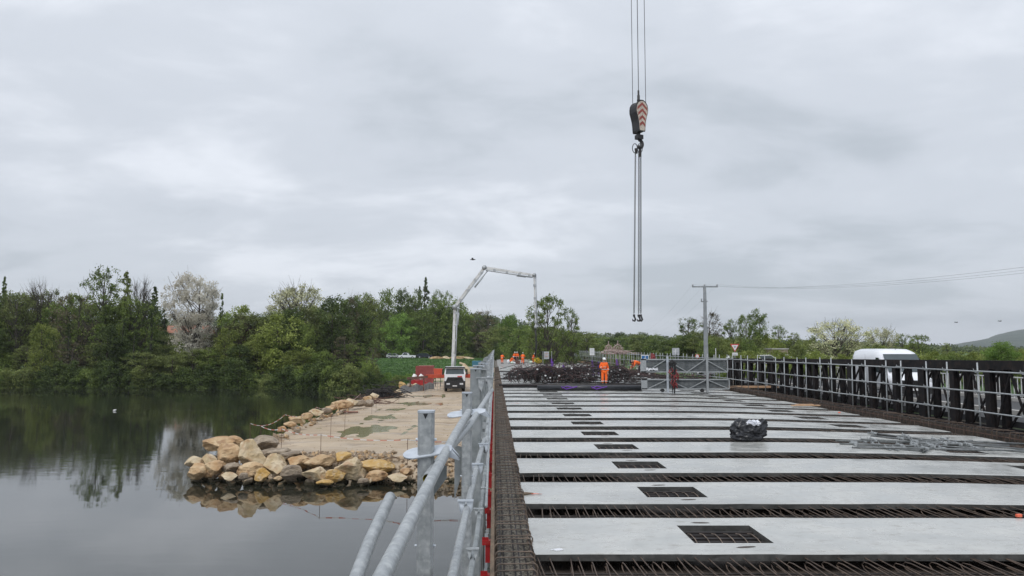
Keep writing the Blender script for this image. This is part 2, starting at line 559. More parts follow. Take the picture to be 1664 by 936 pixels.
M['rock_yellow'] = mat('yellow_limestone', (0.44, 0.26, 0.07), (0.58, 0.40, 0.17), rough=0.85, scale=1.5, bump=0.9, bscale=5, bdist=0.08, coords='World', c3=(0.55, 0.45, 0.32), s3=4.0, a3=0.6)
M['rock_grey'] = mat('grey_brown_rock', (0.22, 0.17, 0.12), (0.40, 0.33, 0.25), rough=0.85, scale=1.6, bump=0.9, bscale=5, bdist=0.08, coords='World', c3=(0.12, 0.09, 0.07), s3=4.0, a3=0.6)
def tide_line(m):
    '''stone kept wet by the river has a dark weed-stained foot'''
    t = m.node_tree; K = t.links.new
    p = t.nodes['Principled BSDF']
    src = p.inputs['Base Color'].links[0].from_socket
    g = t.nodes.new('ShaderNodeNewGeometry'); sp = t.nodes.new('ShaderNodeSeparateXYZ'); K(g.outputs['Position'], sp.inputs[0])
    n = t.nodes.new('ShaderNodeTexNoise'); n.inputs['Scale'].default_value = 2.0; K(g.outputs['Position'], n.inputs['Vector'])
    ad = t.nodes.new('ShaderNodeMath'); ad.operation = 'MULTIPLY_ADD'; K(n.outputs[0], ad.inputs[0]); ad.inputs[1].default_value = -0.25; K(sp.outputs['Z'], ad.inputs[2])
    mr = t.nodes.new('ShaderNodeMapRange'); mr.inputs[1].default_value = WATER_Z + 0.10; mr.inputs[2].default_value = WATER_Z - 0.02
    K(ad.outputs[0], mr.inputs[0])
    x = t.nodes.new('ShaderNodeMixRGB'); K(mr.outputs[0], x.inputs[0]); K(src, x.inputs[1]); x.inputs[2].default_value = (.07, .06, .035, 1)
    K(x.outputs[0], p.inputs['Base Color'])


for k_ in ('rock', 'rock_pale', 'rock_yellow', 'rock_grey'): tide_line(M[k_])
M['stone_small'] = mat('brown_gravel', (0.12, 0.08, 0.05), (0.40, 0.30, 0.2), rough=0.85, scale=5, lo=0.3, hi=0.7, coords='World')
M['hill_far'] = mat('far_hill_woods', (0.028, 0.048, 0.035), (0.065, 0.09, 0.06), rough=0.95, scale=0.02, detail=8, lo=0.4, hi=0.6, coords='World', bump=1.0, bscale=0.05, bdist=20)

G = {}
G['dark'] = leafmat('leaves_dark', (0.035, 0.055, 0.018), (0.080, 0.116, 0.033), (0.152, 0.198, 0.056))
G['mid'] = leafmat('leaves_mid', (0.068, 0.101, 0.026), (0.151, 0.210, 0.048), (0.268, 0.336, 0.085))
G['olive'] = leafmat('leaves_olive', (0.085, 0.103, 0.034), (0.168, 0.202, 0.061), (0.278, 0.323, 0.107))
G['bright'] = leafmat('leaves_bright', (0.083, 0.138, 0.028), (0.171, 0.275, 0.055), (0.286, 0.418, 0.099), trans=0.35)
G['yellow'] = leafmat('leaves_yellow_green', (0.120, 0.148, 0.034), (0.238, 0.289, 0.066), (0.398, 0.437, 0.134), trans=0.35)
G['blossom'] = leafmat('white_blossom', (0.62, 0.57, 0.46), (0.82, 0.78, 0.68), (0.88, 0.86, 0.78), trans=0.45)
G['cream'] = leafmat('cream_catkins', (0.266, 0.266, 0.150), (0.499, 0.499, 0.300), (0.749, 0.732, 0.499), trans=0.2)
G['purple'] = leafmat('purple_leaves', (0.038, 0.019, 0.023), (0.087, 0.038, 0.042), (0.154, 0.077, 0.068))
G['brown'] = leafmat('brown_buds', (0.072, 0.061, 0.037), (0.143, 0.127, 0.072), (0.246, 0.215, 0.123))
G['grass'] = leafmat('meadow_grass_blades', (0.060, 0.111, 0.034), (0.102, 0.195, 0.058), (0.168, 0.286, 0.090))
G['far'] = leafmat('far_wood_leaves', (0.050, 0.074, 0.031), (0.101, 0.136, 0.051), (0.191, 0.215, 0.082), clump=0.03)


def ground_material():
    m = bpy.data.materials.new('meadow_and_soil')
    m.use_nodes = True
    t = m.node_tree
    K = t.links.new
    p = t.nodes['Principled BSDF']
    p.inputs['Roughness'].default_value = 0.9
    g = t.nodes.new('ShaderNodeNewGeometry').outputs['Position']
    n = t.nodes.new('ShaderNodeTexNoise')
    n.inputs['Scale'].default_value = 0.06
    n.inputs['Detail'].default_value = 10
    n.inputs['Roughness'].default_value = 0.65
    K(g, n.inputs['Vector'])
    r = t.nodes.new('ShaderNodeValToRGB')
    r.color_ramp.elements[0].position = 0.38
    r.color_ramp.elements[1].position = 0.62
    r.color_ramp.elements[0].color = (0.05, 0.095, 0.026, 1)
    r.color_ramp.elements[1].color = (0.095, 0.17, 0.048, 1)
    K(n.outputs[0], r.inputs[0])
    sp = t.nodes.new('ShaderNodeSeparateXYZ')
    K(g, sp.inputs[0])
    mr = t.nodes.new('ShaderNodeMapRange')      # bare mud just above the waterline
    mr.inputs[1].default_value = WATER_Z + 0.9
    mr.inputs[2].default_value = WATER_Z + 0.2
    K(sp.outputs['Z'], mr.inputs[0])
    mm = t.nodes.new('ShaderNodeMixRGB')
    K(mr.outputs[0], mm.inputs[0])
    K(r.outputs[0], mm.inputs[1])
    mm.inputs[2].default_value = (0.035, 0.03, 0.02, 1)
    K(mm.outputs[0], p.inputs['Base Color'])
    n2 = t.nodes.new('ShaderNodeTexNoise')
    n2.inputs['Scale'].default_value = 2.5
    n2.inputs['Detail'].default_value = 6
    K(g, n2.inputs['Vector'])
    b = t.nodes.new('ShaderNodeBump')
    b.inputs['Strength'].default_value = 0.8
    b.inputs['Distance'].default_value = 0.3
    K(n2.outputs[0], b.inputs['Height'])
    K(b.outputs[0], p.inputs['Normal'])
    return m


def sand_material():
    m = bpy.data.materials.new('compacted_sandy_fill')
    m.use_nodes = True
    t = m.node_tree
    K = t.links.new
    p = t.nodes['Principled BSDF']
    g = t.nodes.new('ShaderNodeNewGeometry').outputs['Position']

    def nz(scale, st, detail=8, rough=0.6):
        mp = t.nodes.new('ShaderNodeMapping')
        mp.inputs['Scale'].default_value = st
        mp.inputs['Rotation'].default_value = (0, 0, -0.02)
        K(g, mp.inputs[0])
        n = t.nodes.new('ShaderNodeTexNoise')
        n.inputs['Scale'].default_value = scale
        n.inputs['Detail'].default_value = detail
        n.inputs['Roughness'].default_value = rough
        K(mp.outputs[0], n.inputs['Vector'])
        return n.outputs[0]

    def rmp(fac, a, b, ca, cb):
        r = t.nodes.new('ShaderNodeValToRGB')
        r.color_ramp.elements[0].position = a
        r.color_ramp.elements[1].position = b
        r.color_ramp.elements[0].color = (*ca, 1)
        r.color_ramp.elements[1].color = (*cb, 1)
        K(fac, r.inputs[0])
        return r.outputs[0]
    base = rmp(nz(0.25, (1, 1, 1)), 0.35, 0.65, (0.35, 0.265, 0.175), (0.49, 0.39, 0.275))
    tracks = rmp(nz(0.9, (0.35, 1.2, 1), 5), 0.50, 0.66, (0, 0, 0), (0.75, 0.75, 0.75))
    mm = t.nodes.new('ShaderNodeMixRGB')
    K(tracks, mm.inputs[0])
    K(base, mm.inputs[1])
    mm.inputs[2].default_value = (0.21, 0.145, 0.09, 1)
    fine = rmp(nz(14, (1, 1, 1), 4), 0.45, 0.7, (0, 0, 0), (0.5, 0.5, 0.5))
    m2 = t.nodes.new('ShaderNodeMixRGB')
    K(fine, m2.inputs[0])
    K(mm.outputs[0], m2.inputs[1])
    m2.inputs[2].default_value = (0.54, 0.44, 0.33, 1)
    K(m2.outputs[0], p.inputs['Base Color'])
    rr = rmp(nz(0.5, (0.4, 1.2, 1), 4), 0.45, 0.65, (0.8, 0.8, 0.8), (0.35, 0.35, 0.35))
    K(rr, p.inputs['Roughness'])
    b = t.nodes.new('ShaderNodeBump')
    b.inputs['Strength'].default_value = 0.7
    b.inputs['Distance'].default_value = 0.05
    K(nz(5, (0.6, 1.6, 1), 8, 0.7), b.inputs['Height'])
    K(b.outputs[0], p.inputs['Normal'])
    return m


def water_material():
    m = bpy.data.materials.new('river_water')
    m.use_nodes = True
    t = m.node_tree
    K = t.links.new
    p = t.nodes['Principled BSDF']
    p.inputs['Base Color'].default_value = (0.020, 0.022, 0.016, 1)
    p.inputs['Roughness'].default_value = 0.02
    p.inputs['IOR'].default_value = 1.72
    g = t.nodes.new('ShaderNodeNewGeometry').outputs['Position']

    def nz(scale, st, detail=3, rough=0.5, loc=(0, 0, 0)):
        mp = t.nodes.new('ShaderNodeMapping')
        mp.inputs['Scale'].default_value = st
        mp.inputs['Location'].default_value = loc
        K(g, mp.inputs[0])
        n = t.nodes.new('ShaderNodeTexNoise')
        n.inputs['Scale'].default_value = scale
        n.inputs['Detail'].default_value = detail
        n.inputs['Roughness'].default_value = rough
        K(mp.outputs[0], n.inputs['Vector'])
        return n.outputs[0]
    mask = t.nodes.new('ShaderNodeMapRange')       # light wind patches over mirror-flat water
    mask.inputs[1].default_value = 0.48
    mask.inputs[2].default_value = 0.60
    mask.inputs[3].default_value = 0.0
    mask.inputs[4].default_value = 1.0
    K(nz(0.045, (0.4, 1.0, 1), 3, 0.55, (8.0, 1.2, 0)), mask.inputs[0])
    sx = t.nodes.new('ShaderNodeSeparateXYZ'); K(g, sx.inputs[0])
    wx = t.nodes.new('ShaderNodeMapRange'); wx.inputs[1].default_value = -11.0; wx.inputs[2].default_value = -24.0
    K(sx.outputs['X'], wx.inputs[0])
    wy = t.nodes.new('ShaderNodeMapRange'); wy.inputs[1].default_value = 100.0; wy.inputs[2].default_value = 70.0
    K(sx.outputs['Y'], wy.inputs[0])
    wxy = t.nodes.new('ShaderNodeMath'); wxy.operation = 'MULTIPLY'; K(wx.outputs[0], wxy.inputs[0]); K(wy.outputs[0], wxy.inputs[1])
    rr = t.nodes.new('ShaderNodeMapRange'); rr.inputs[3].default_value = 0.015; rr.inputs[4].default_value = 0.055      # fine capillary ripples on open water
    K(wxy.outputs[0], rr.inputs[0]); K(rr.outputs[0], p.inputs['Roughness'])
    mu = t.nodes.new('ShaderNodeMath')
    mu.operation = 'MULTIPLY'
    near = t.nodes.new('ShaderNodeMapRange'); near.inputs[1].default_value = 34.0; near.inputs[2].default_value = 58.0      # sheltered flat water by the bridge
    K(sx.outputs['Y'], near.inputs[0])
    mk2 = t.nodes.new('ShaderNodeMath'); mk2.operation = 'MULTIPLY'; K(mask.outputs[0], mk2.inputs[0]); K(near.outputs[0], mk2.inputs[1])
    K(nz(2.2, (0.45, 1.0, 1), 3), mu.inputs[0])
    K(mk2.outputs[0], mu.inputs[1])
    b = t.nodes.new('ShaderNodeBump')
    b.inputs['Strength'].default_value = 1.0
    b.inputs['Distance'].default_value = 0.022
    K(mu.outputs[0], b.inputs['Height'])
    b2 = t.nodes.new('ShaderNodeBump')
    b2.inputs['Strength'].default_value = 1.0
    b2.inputs['Distance'].default_value = 0.0035
    K(nz(0.9, (0.4, 1.0, 1), 2), b2.inputs['Height'])
    K(b.outputs[0], b2.inputs['Normal'])
    K(b2.outputs[0], p.inputs['Normal'])
    return m


M['ground'] = ground_material()
M['sand'] = sand_material()
M['water'] = water_material()
M['puddle'] = mat('muddy_puddle', (0.20, 0.18, 0.085), (0.25, 0.23, 0.12), rough=0.12, spec=0.25, scale=1)


# ================================================================== LARGE STRUCTURE
def vnoise(x, y, s=1.0):
    return (math.sin(x * 1.3 * s + 1.7 * math.sin(y * 0.9 * s)) + math.sin(y * 1.7 * s + 2.1 * math.sin(x * 0.7 * s + 1.0)) + math.sin((x + y) * 2.9 * s)) / 3.0


def smooth(a, b, t):
    t = max(0.0, min(1.0, (t - a) / (b - a)))
    return t * t * (3 - 2 * t)


def bank_y(x0):
    if x0 > 20: return 62.0
    return 114.5 + 2.0 * vnoise(x0, 3.0, 0.09) - 5.0 * smooth(-40, -14, x0)


def ground_z(x, y):
    x0 = x + SH * y
    k = smooth(14, 24, x0)
    yb = bank_y(-100 if x0 > 14 else x0) * (1 - k) + 60 * k
    if x0 > 14 and k < 1: yb = 109 * (1 - k) + 60 * k
    d = y - yb
    z = -7.6 + 2.5 * smooth(-4, 5, d)
    left = -5.1 + 1.9 * smooth(15, 98, d)
    right = -3.0
    if d > 0:
        t = smooth(0, 6, d)
        z = z * (1 - t) + (left * (1 - k) + right * k) * t
    z += 0.10 * vnoise(x, y, 0.5) * smooth(2, 8, d)
    return z + CAM_Z


xs = np.concatenate([np.linspace(-2600, -260, 14), np.linspace(-230, 120, 141), np.linspace(150, 3600, 18)])
ys = np.concatenate([np.linspace(-400, 20, 8), np.linspace(40, 260, 111), np.linspace(275, 520, 14), np.linspace(620, 5200, 16)])
V = [(x, y, ground_z(x, y)) for y in ys for x in xs]
nx, ny = len(xs), len(ys)
Fq = np.array([(j * nx + i, j * nx + i + 1, (j + 1) * nx + i + 1, (j + 1) * nx + i) for j in range(ny - 1) for i in range(nx - 1)])
gm = np_mesh('ground', np.array(V), Fq, [M['ground']], smooth=True)
tag(link('ground', gm), kind='structure')

mb = MB()
mb.add([(-2600, -400, WATER_Z), (3600, -400, WATER_Z), (3600, 400, WATER_Z), (-2600, 400, WATER_Z)], [(0, 1, 2, 3)])
tag(mb.build('river_water', M['water']), kind='structure')

# ---- sandy working platform beside the bridge
PUD = [(600, 697, 50, 1.7), (622, 677, 30, 1.0), (676, 655, 34, 1.2), (700, 643, 26, 1.2), (640, 664, 16, 0.6)]
PP = []
for (px, py, wpx, ry) in PUD:
    c = onz(px, py, PLAT_Z)
    PP.append((c.x, c.y, wpx / 1200 * c.y, ry * 1.4))


def plat_left(y):
    return -13.0 + 0.5 * vnoise(y, 2.0, 0.25) + 3.2 * smooth(75, 108, y) + 1.6 * (1 - smooth(36, 43, y))


def plat_z(x0, y):
    x = x0 - SH * y
    dl = x0 - plat_left(y)
    corner = 3.2 * smooth(-6, -14, x0) * 0
    df = y - (36.2 + corner + 0.35 * vnoise(x0, 1.0, 1.1) - 0.7 * smooth(-6.5, -4.5, x0))
    slope_w = 2.0
    e = min(dl / slope_w, df / 2.2)
    z = -5.2 + (0 if e > 0 else max(-2.6, e * 1.9))
    if e > 0: z -= 0.10 * (1 - smooth(0, 1.2, e))
    for xt in (-9.6, -7.7, -5.4, -3.5):      # wheel ruts
        z -= 0.05 * math.exp(-((x0 - xt - .5 * math.sin(y * .11 + xt)) / .28) ** 2)
    z += 0.035 * vnoise(x0, y, 0.8) + 0.02 * vnoise(x0, y, 2.3)
    for (cx_, cy_, rx, ry) in PP:
        q = ((x - cx_) / rx) ** 2 + ((y - cy_) / ry) ** 2
        if q < 5: z -= 0.10 * math.exp(-(q * (1 + .35 * vnoise(x, y, 2.4))) * 0.9)
    z += 2.0 * smooth(108, 190, y) * smooth(-6, 2, x0 + 6) * 0.0 + 0.9 * smooth(100, 150, y)
    return z + CAM_Z


xs = np.concatenate([np.linspace(-17, 2, 115), np.linspace(3, 15, 7)])
ys = np.concatenate([np.linspace(32, 60, 113), np.linspace(60.6, 125, 90)])
V = [(x - SH * y, y, plat_z(x, y)) for y in ys for x in xs]
nx, ny = len(xs), len(ys)
Fq = np.array([(j * nx + i, j * nx + i + 1, (j + 1) * nx + i + 1, (j + 1) * nx + i) for j in range(ny - 1) for i in range(nx - 1)])
tag(link('sand_platform_ground', np_mesh('sand_platform_ground', np.array(V), Fq, [M['sand']], smooth=True)), kind='structure')
# puddles: flat water that fills the hollows of the platform
for (cx_, cy_, rx, ry) in PP:
    mb = MB()
    n = 28
    pts = []
    for i in range(n):
        t = 2 * math.pi * i / n
        k = 1.9 + 0.2 * math.sin(3 * t + cx_)
        pts.append((cx_ + rx * k * math.cos(t), cy_ + ry * k * math.sin(t), PLAT_Z - 0.055))
    mb.add(pts + [(cx_, cy_, PLAT_Z - 0.055)], [(i, (i + 1) % n, n) for i in range(n)])
    tag(mb.build('puddle_water', M['puddle']), kind='structure')

# track that leaves the platform through the meadow, and the park lane behind it
def strip(name, pts, width, m, dz=0.05):
    mb = MB()
    vs = []
    for i, (x, y) in enumerate(pts):
        a = Vector(pts[max(i - 1, 0)]); b = Vector(pts[min(i + 1, len(pts) - 1)])
        d = (b - a).normalized(); nrm = Vector((-d.y, d.x))
        for s in (-1, 1):
            q = Vector((x, y)) + nrm * (s * width / 2)
            vs.append((q.x, q.y, max(ground_z(q.x, q.y), ground_z(x, y)) + dz))
    mb.add(vs, [(2 * i, 2 * i + 1, 2 * i + 3, 2 * i + 2) for i in range(len(pts) - 1)])
    return tag(mb.build(name, m), kind='structure')


strip('haul_road', [(-4.2 - SH * y + 0.0011 * (y - 110) ** 2, y) for y in range(104, 188, 6)], 5.6, M['sand'], 0.12)
strip('park_lane_road', [(x, 219.0) for x in range(-75, 12, 4)], 5.0, M['pale_conc'], 0.06)

# ================================================================== BRIDGE DECK
deck = empty('bridge_deck', (0, 0, 0), 'unfinished bridge deck of wet pale concrete slabs divided by dark strips of rusty steel bars', 'bridge deck')
X_L, X_R = 0.5, 14.9
SLAB0 = onz(900, 900, 0).y
PITCH_Y = 3.0
SLAB_D = 1.97
# slab mesh, shared
hx = [(2.62, 3.66), (11.5, 12.5)]
xb = sorted(set([X_L, X_R] + [round(v, 3) for a in hx for v in a] + [round(X_L + 0.6 * i, 3) for i in range(1, 24)]))
yb = [0.0, 0.06, 0.50, 1.46, SLAB_D - 0.06, SLAB_D]


def slab_mesh(seed):
    rg = random.Random(seed)
    mb = MB()
    T = 0.09
    idx = {}

    def gv(i, j, b):
        key = (i, j, b)
        if key not in idx:
            x, y = xb[i], yb[j]
            z = fall(x) - (T if b else 0)
            if not b:
                if j in (0, len(yb) - 1): z -= 0.006 + rg.random() * 0.006
            dx = (rg.random() - 0.5) * (0.05 if i in (0, len(xb) - 1) else 0)
            idx[key] = len(mb.v)
            mb.v.append((x - SH * y + dx, y + (0.0 if b else (rg.random() - 0.5) * (0.022 if j in (0, len(yb) - 1) else 0)), z))
        return idx[key]

    def hole(i, j):
        if j != 2: return False
        xm = (xb[i] + xb[i + 1]) / 2
        return any(a < xm < b for a, b in hx)
    for i in range(len(xb) - 1):
        for j in range(len(yb) - 1):
            if hole(i, j): continue
            mb.f.append((gv(i, j, 0), gv(i + 1, j, 0), gv(i + 1, j + 1, 0), gv(i, j + 1, 0))); mb.m.append(0); mb.sm.append(False)
            for (ni, nj, a, b) in ((i - 1, j, (i, j + 1), (i, j)), (i + 1, j, (i + 1, j), (i + 1, j + 1)), (i, j - 1, (i, j), (i + 1, j)), (i, j + 1, (i + 1, j + 1), (i, j + 1))):
                outside = ni < 0 or nj < 0 or ni >= len(xb) - 1 or nj >= len(yb) - 1 or hole(ni, nj)
                if outside:
                    mb.f.append((gv(*b, 0), gv(*a, 0), gv(*a, 1), gv(*b, 1))); mb.m.append(1); mb.sm.append(False)
    return mb.mesh('slab', [M['concrete'], M['concrete_side']])


slabs_me = [slab_mesh(s) for s in range(4)]


def path_x(x0, x1, z, step=0.9):
    n = max(1, int((x1 - x0) / step))
    return [(x0 + (x1 - x0) * i / n, 0, fall(x0 + (x1 - x0) * i / n) + z) for i in range(n + 1)]


# pocket reinforcement (seen inside each pocket)
mb = MB()
for k in range(5):
    mb.beam((0.0, 0.14 + 0.17 * k, -0.07), (1.0, 0.14 + 0.17 * k, -0.07), 0.05 if k % 2 == 0 else 0.028, 0.03)
pocket_bars = mb.mesh('pocket_bars', M['rust_dark'])
mb = MB()
for k in range(6):
    mb.tube([(0.08 + 0.17 * k, 0.02, -0.10), (0.08 + 0.17 * k, 0.35, -0.035), (0.08 + 0.17 * k, 0.6, -0.035), (0.08 + 0.17 * k, 0.93, -0.10)], 0.008, 5)
pocket_loops = mb.mesh('pocket_loops', M['rust'])

slab_y = []
for k in range(-2, 31):
    y = SLAB0 + k * PITCH_Y
    o = link('slab', slabs_me[k % 4], deck, (-SH * y, y, (random.random() - 0.5) * 0.012))
    slab_y.append(y)
    if y < 48:
        for (a, b) in hx:
            for nm, me_ in (('pocket_bar', pocket_bars), ('pocket_loop', pocket_loops)):
                q = link(nm, me_, o, (a + 0.02 - SH * 0.98, 0.49, fall((a + b) / 2)))

# dark oval lifting recesses either side of each pocket
mb = MB()
mb.add([(.13 * math.cos(a * math.pi / 7) * (1 + .15 * math.sin(3 * a)), .035 * math.sin(a * math.pi / 7), 0) for a in range(14)], [tuple(range(14))])
rec_me = mb.mesh('lifting_recess', M['topping'])
for k, o in enumerate([c for c in deck.children if c.name.startswith('slab')]):
    if o.location.y > 40: continue
    for (xa_, ya_) in ((3.25, 0.30), (3.05, 1.62), (12.1, .3), (12.0, 1.6)):
        q = link('lifting_recess', rec_me, o, (xa_ + random.uniform(-.06, .06) - SH * ya_, ya_, fall(xa_) + .0035))
        q.rotation_euler = (0, 0, random.uniform(-.2, .2))

# beam topping under the gaps + long deck beyond
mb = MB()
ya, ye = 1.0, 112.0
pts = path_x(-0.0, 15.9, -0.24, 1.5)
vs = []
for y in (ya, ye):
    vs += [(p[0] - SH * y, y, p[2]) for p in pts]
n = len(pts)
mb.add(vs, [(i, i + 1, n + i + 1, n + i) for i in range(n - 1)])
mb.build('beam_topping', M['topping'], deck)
mb = MB()
mb.box((0.06, 0, -1.35), (15.5, 0.01, -0.3))
mb = MB()
for x in (0.3, 2.6, 5.0, 7.4, 9.8, 12.2, 14.8):
    vs = []
    for y in (1.0, 165.0):
        for (dx, z) in ((-0.22, -1.4), (0.22, -1.4), (0.22, fall(x) - 0.26), (-0.22, fall(x) - 0.26)):
            vs.append((x + dx - SH * y, y, z))
    mb.add(vs, [(0, 1, 2, 3), (7, 6, 5, 4), (0, 4, 5, 1), (1, 5, 6, 2), (2, 6, 7, 3), (3, 7, 4, 0)])
mb.build('girder', M['concrete_side'], deck)
# far continuous part of the deck, already poured
mb = MB()
pts = path_x(0.4, 14.9, 0.0, 1.5)
vs = []
for y in (102.0, 168.0):
    vs += [(p[0] - SH * y, y, p[2]) for p in pts]
for y in (102.0, 168.0):
    vs += [(p[0] - SH * y, y, p[2] - 0.25) for p in pts]
n = len(pts)
fs = [(i, i + 1, n + i + 1, n + i) for i in range(n - 1)] + [(2 * n + i, i, i + 1, 2 * n + i + 1)[::-1] for i in range(n - 1)]
mb.add(vs, fs)
mb.build('poured_slab', M['mud_conc'], deck)
# piers under the deck
for yy in (22.0, 64.0, 106.0, 150.0):
    pier = empty('bridge_pier', (0, 0, 0), kind='structure')
    mb = MB(); mb.box((1.0, -0.5, -4.5 - 3), (14.5, 0.5, -1.42)); mb.build('pier_wall', M['concrete_side'], pier)
    pier.location = (-SH * yy, yy, 0)

# --- bars in the gaps
mb = MB()
mb.tube([(0, 0.0, -0.04), (0, 0.72, -0.04), (0, 0.84, -0.055), (0, 0.89, -0.095), (0, 0.84, -0.135), (0, 0.70, -0.15), (0, 0.02, -0.15)], 0.0075, 6)
hoop_a = mb.mesh('hoop', M['rust_mid'])
mb = MB()
mb.tube([(0, 1.02, -0.05), (0, 0.32, -0.04), (0, 0.18, -0.03), (0, 0.12, -0.07), (0, 0.17, -0.12), (0, 0.3, -0.145), (0, 1.01, -0.15)], 0.0075, 6)
hoop_b = mb.mesh('hoop', M['rust_mid'])
HSRC = {0: MB(), 1: MB()}
HSRC[0].tube([(0, 0.0, -0.04), (0, 0.76, -0.04), (0, 0.86, -0.09), (0, 0.7, -0.14), (0, 0.3, -0.14)], 0.0085, 4, cap=False)
HSRC[1].tube([(0, 1.01, -0.05), (0, 0.26, -0.04), (0, 0.16, -0.07), (0, 0.3, -0.14), (0, 0.7, -0.14)], 0.0085, 4, cap=False)
gi = 0
for k, y0 in enumerate(slab_y[:-1]):
    y = y0 + SLAB_D
    if y < 5.0 or y > 60: continue
    rg = random.Random(k)
    stuffb = MB()
    xs_ = [X_L + 0.1 + 0.138 * i for i in range(int((X_R - X_L) / 0.138))]
    for i, x in enumerate(xs_):
        # what the camera sees of the nearest gaps is built bar by bar
        vis = abs((x - SH * y) / y) < 0.75
        t = rg.choice((0, 1)) if i % 3 else 1
        jx = rg.uniform(-0.02, 0.02)
        rot = rg.uniform(-0.07, 0.07)
        if gi < 280 and vis and y < 20:
            o = link('rebar_hoop', (hoop_a, hoop_b)[t], deck, (x + jx - SH * y, y, fall(x) + rg.uniform(-0.01, 0.012)))
            o.rotation_euler = (0, 0, rot + SH)
            gi += 1
        elif y < 46:
            src = HSRC[t]
            stuffb.add([(v[0] + x + jx - SH * y - v[1] * rot, v[1] + y, v[2] + fall(x)) for v in src.v], src.f)
    if stuffb.v:
        tag(stuffb.build('rebar_hoops', M['rust_mid'], deck), kind='stuff')
    for (dy, dz) in ((0.2, -0.185), (0.55, -0.10), (0.85, -0.19)):
        mb = MB()
        mb.tube([(p[0] - SH * (y + dy), y + dy + rg.uniform(-.01, .01), p[2] + rg.uniform(-.004, .004)) for p in path_x(X_L + 0.05, X_R - 0.05, dz, 0.8)], 0.009, 5)
        mb.build('cross_bar', M['rust_dark'], deck)

# --- left edge strip: stirrups over rib mesh
edge = empty('edge_beam_cage', (0, 0, 0), 'long cage of rusty hooped bars along the left edge of the deck', 'rebar cage')
mb = MB()
vs = []
for y in (1.0, 165.0):
    vs += [(0.0 - SH * y, y, -0.22), (0.50 - SH * y, y, -0.22)]
mb.add(vs, [(0, 1, 3, 2)])
mb.build('rib_mesh', M['rib_lath'], edge)
mb = MB()
mb.smooth = False
w_, t_, b_, r_ = 0.235, 0.085, -0.215, 0.045
loop = []
for (cx_, cz, a0) in ((w_ - r_, t_ - r_, 0), (-w_ + r_, t_ - r_, 90)):
    for a in (0, 30, 60, 90):
        loop.append((cx_ + r_ * math.cos(math.radians(a0 + a)), 0, cz + r_ * math.sin(math.radians(a0 + a))))
loop = [(w_, 0.0, b_)] + loop + [(-w_, 0, b_)]
mb.tube(loop, 0.0085, 6)
mb.tube([(w_ - 0.01, 0.02, b_ + 0.03), (w_ + 0.005, 0.035, t_ - 0.05), (w_ - 0.05, 0.05, t_ + 0.005), (w_ - 0.11, 0.06, t_ - 0.03)], 0.008, 6)
stir_me = mb.mesh('stirrup', M['rust'])
y = 4.2
cnt = 0
far_st = MB()
rg = random.Random(3)
while y < 95:
    if cnt < 290:
        o = link('stirrup', stir_me, edge, (0.255 - SH * y + rg.uniform(-0.015, 0.015), y, rg.uniform(-0.015, 0.02)))
        o.rotation_euler = (rg.uniform(-0.12, 0.12), rg.uniform(-0.03, 0.03), rg.uniform(-0.07, 0.07))
    else:
        far_st.tube([(0.255 - SH * y + p[0], y, p[2]) for p in (loop[0], loop[2], loop[-2], loop[-1])], 0.0095, 3, cap=False)
    cnt += 1
    y += 0.15 if rg.random() < 0.35 else rg.uniform(0.24, 0.36)
if far_st.v: tag(far_st.build('stirrups', M['rust'], edge), kind='stuff')
for (x, z) in ((0.07, 0.055), (0.30, 0.058), (0.45, 0.05), (0.12, -0.16), (0.25, -0.17), (0.4, -0.16)):
    mb = MB()
    mb.tube([B(x + rg.uniform(-.008, .008), y, z + rg.uniform(-.01, .01)) for y in range(2, 100, 3)], 0.010, 5)
    mb.build('long_bar', M['rust_dark'], edge)
mb = MB()
vs = []
for y in (1.0, 165.0):
    for (x, z) in ((-0.05, -0.55), (0.0, -0.55), (0.0, 0.05), (-0.05, 0.05)):
        vs.append(B(x, y, z))
mb.add(vs, [(0, 1, 2, 3), (7, 6, 5, 4), (0, 4, 5, 1), (1, 5, 6, 2), (2, 6, 7, 3), (3, 7, 4, 0)])
mb.build('edge_board', M['timber'], edge)

# --- right edge strip
edge2 = empty('edge_beam_cage', (0, 0, 0), 'rusty upright hooped bars along the foot of the right-hand tube railing', 'rebar cage')
mb = MB()
vs = []
zr = fall(15.2)
for y in (10.0, 120.0):
    vs += [B(14.92, y, zr - 0.16), B(16.3, y, zr - 0.16), B(16.3, y, zr - 0.5)]
mb.add(vs, [(0, 1, 4, 3), (1, 2, 5, 4)])
mb.build('rib_mesh', M['topping'], edge2)
mb = MB()
lp = [(-0.28, 0, -0.14), (-0.28, 0, 0.20), (-0.24, 0, 0.25), (0.24, 0, 0.25), (0.28, 0, 0.20), (0.28, 0, -0.14)]
mb.tube(lp, 0.011, 5)
st2 = mb.mesh('stirrup', M['rust_mid'])
y = 19.5
cnt = 0
far_st = MB()
while y < 95:
    if cnt < 290:
        o = link('stirrup', st2, edge2, B(15.35 + rg.uniform(-.03, .03), y, zr + rg.uniform(-.03, .02)))
        o.rotation_euler = (rg.uniform(-.2, .2), 0, rg.uniform(-0.25, 0.25))
    else:
        far_st.tube([B(15.35 + p[0], y, zr + p[2]) for p in lp], 0.011, 3, cap=False)
    cnt += 1
    y += rg.uniform(0.22, 0.36)
if far_st.v: tag(far_st.build('stirrups', M['rust'], edge2), kind='stuff')
for (x, z) in ((15.1, 0.22), (15.6, 0.22), (15.62, 0.02)):
    mb = MB()
    mb.tube([B(x, y, zr + z + rg.uniform(-.012, .012)) for y in range(18, 100, 3)], 0.011, 5)
    mb.build('long_bar', M['rust_dark'] if z > .1 else M['rust_red'], edge2)
mb = MB()
vs = []
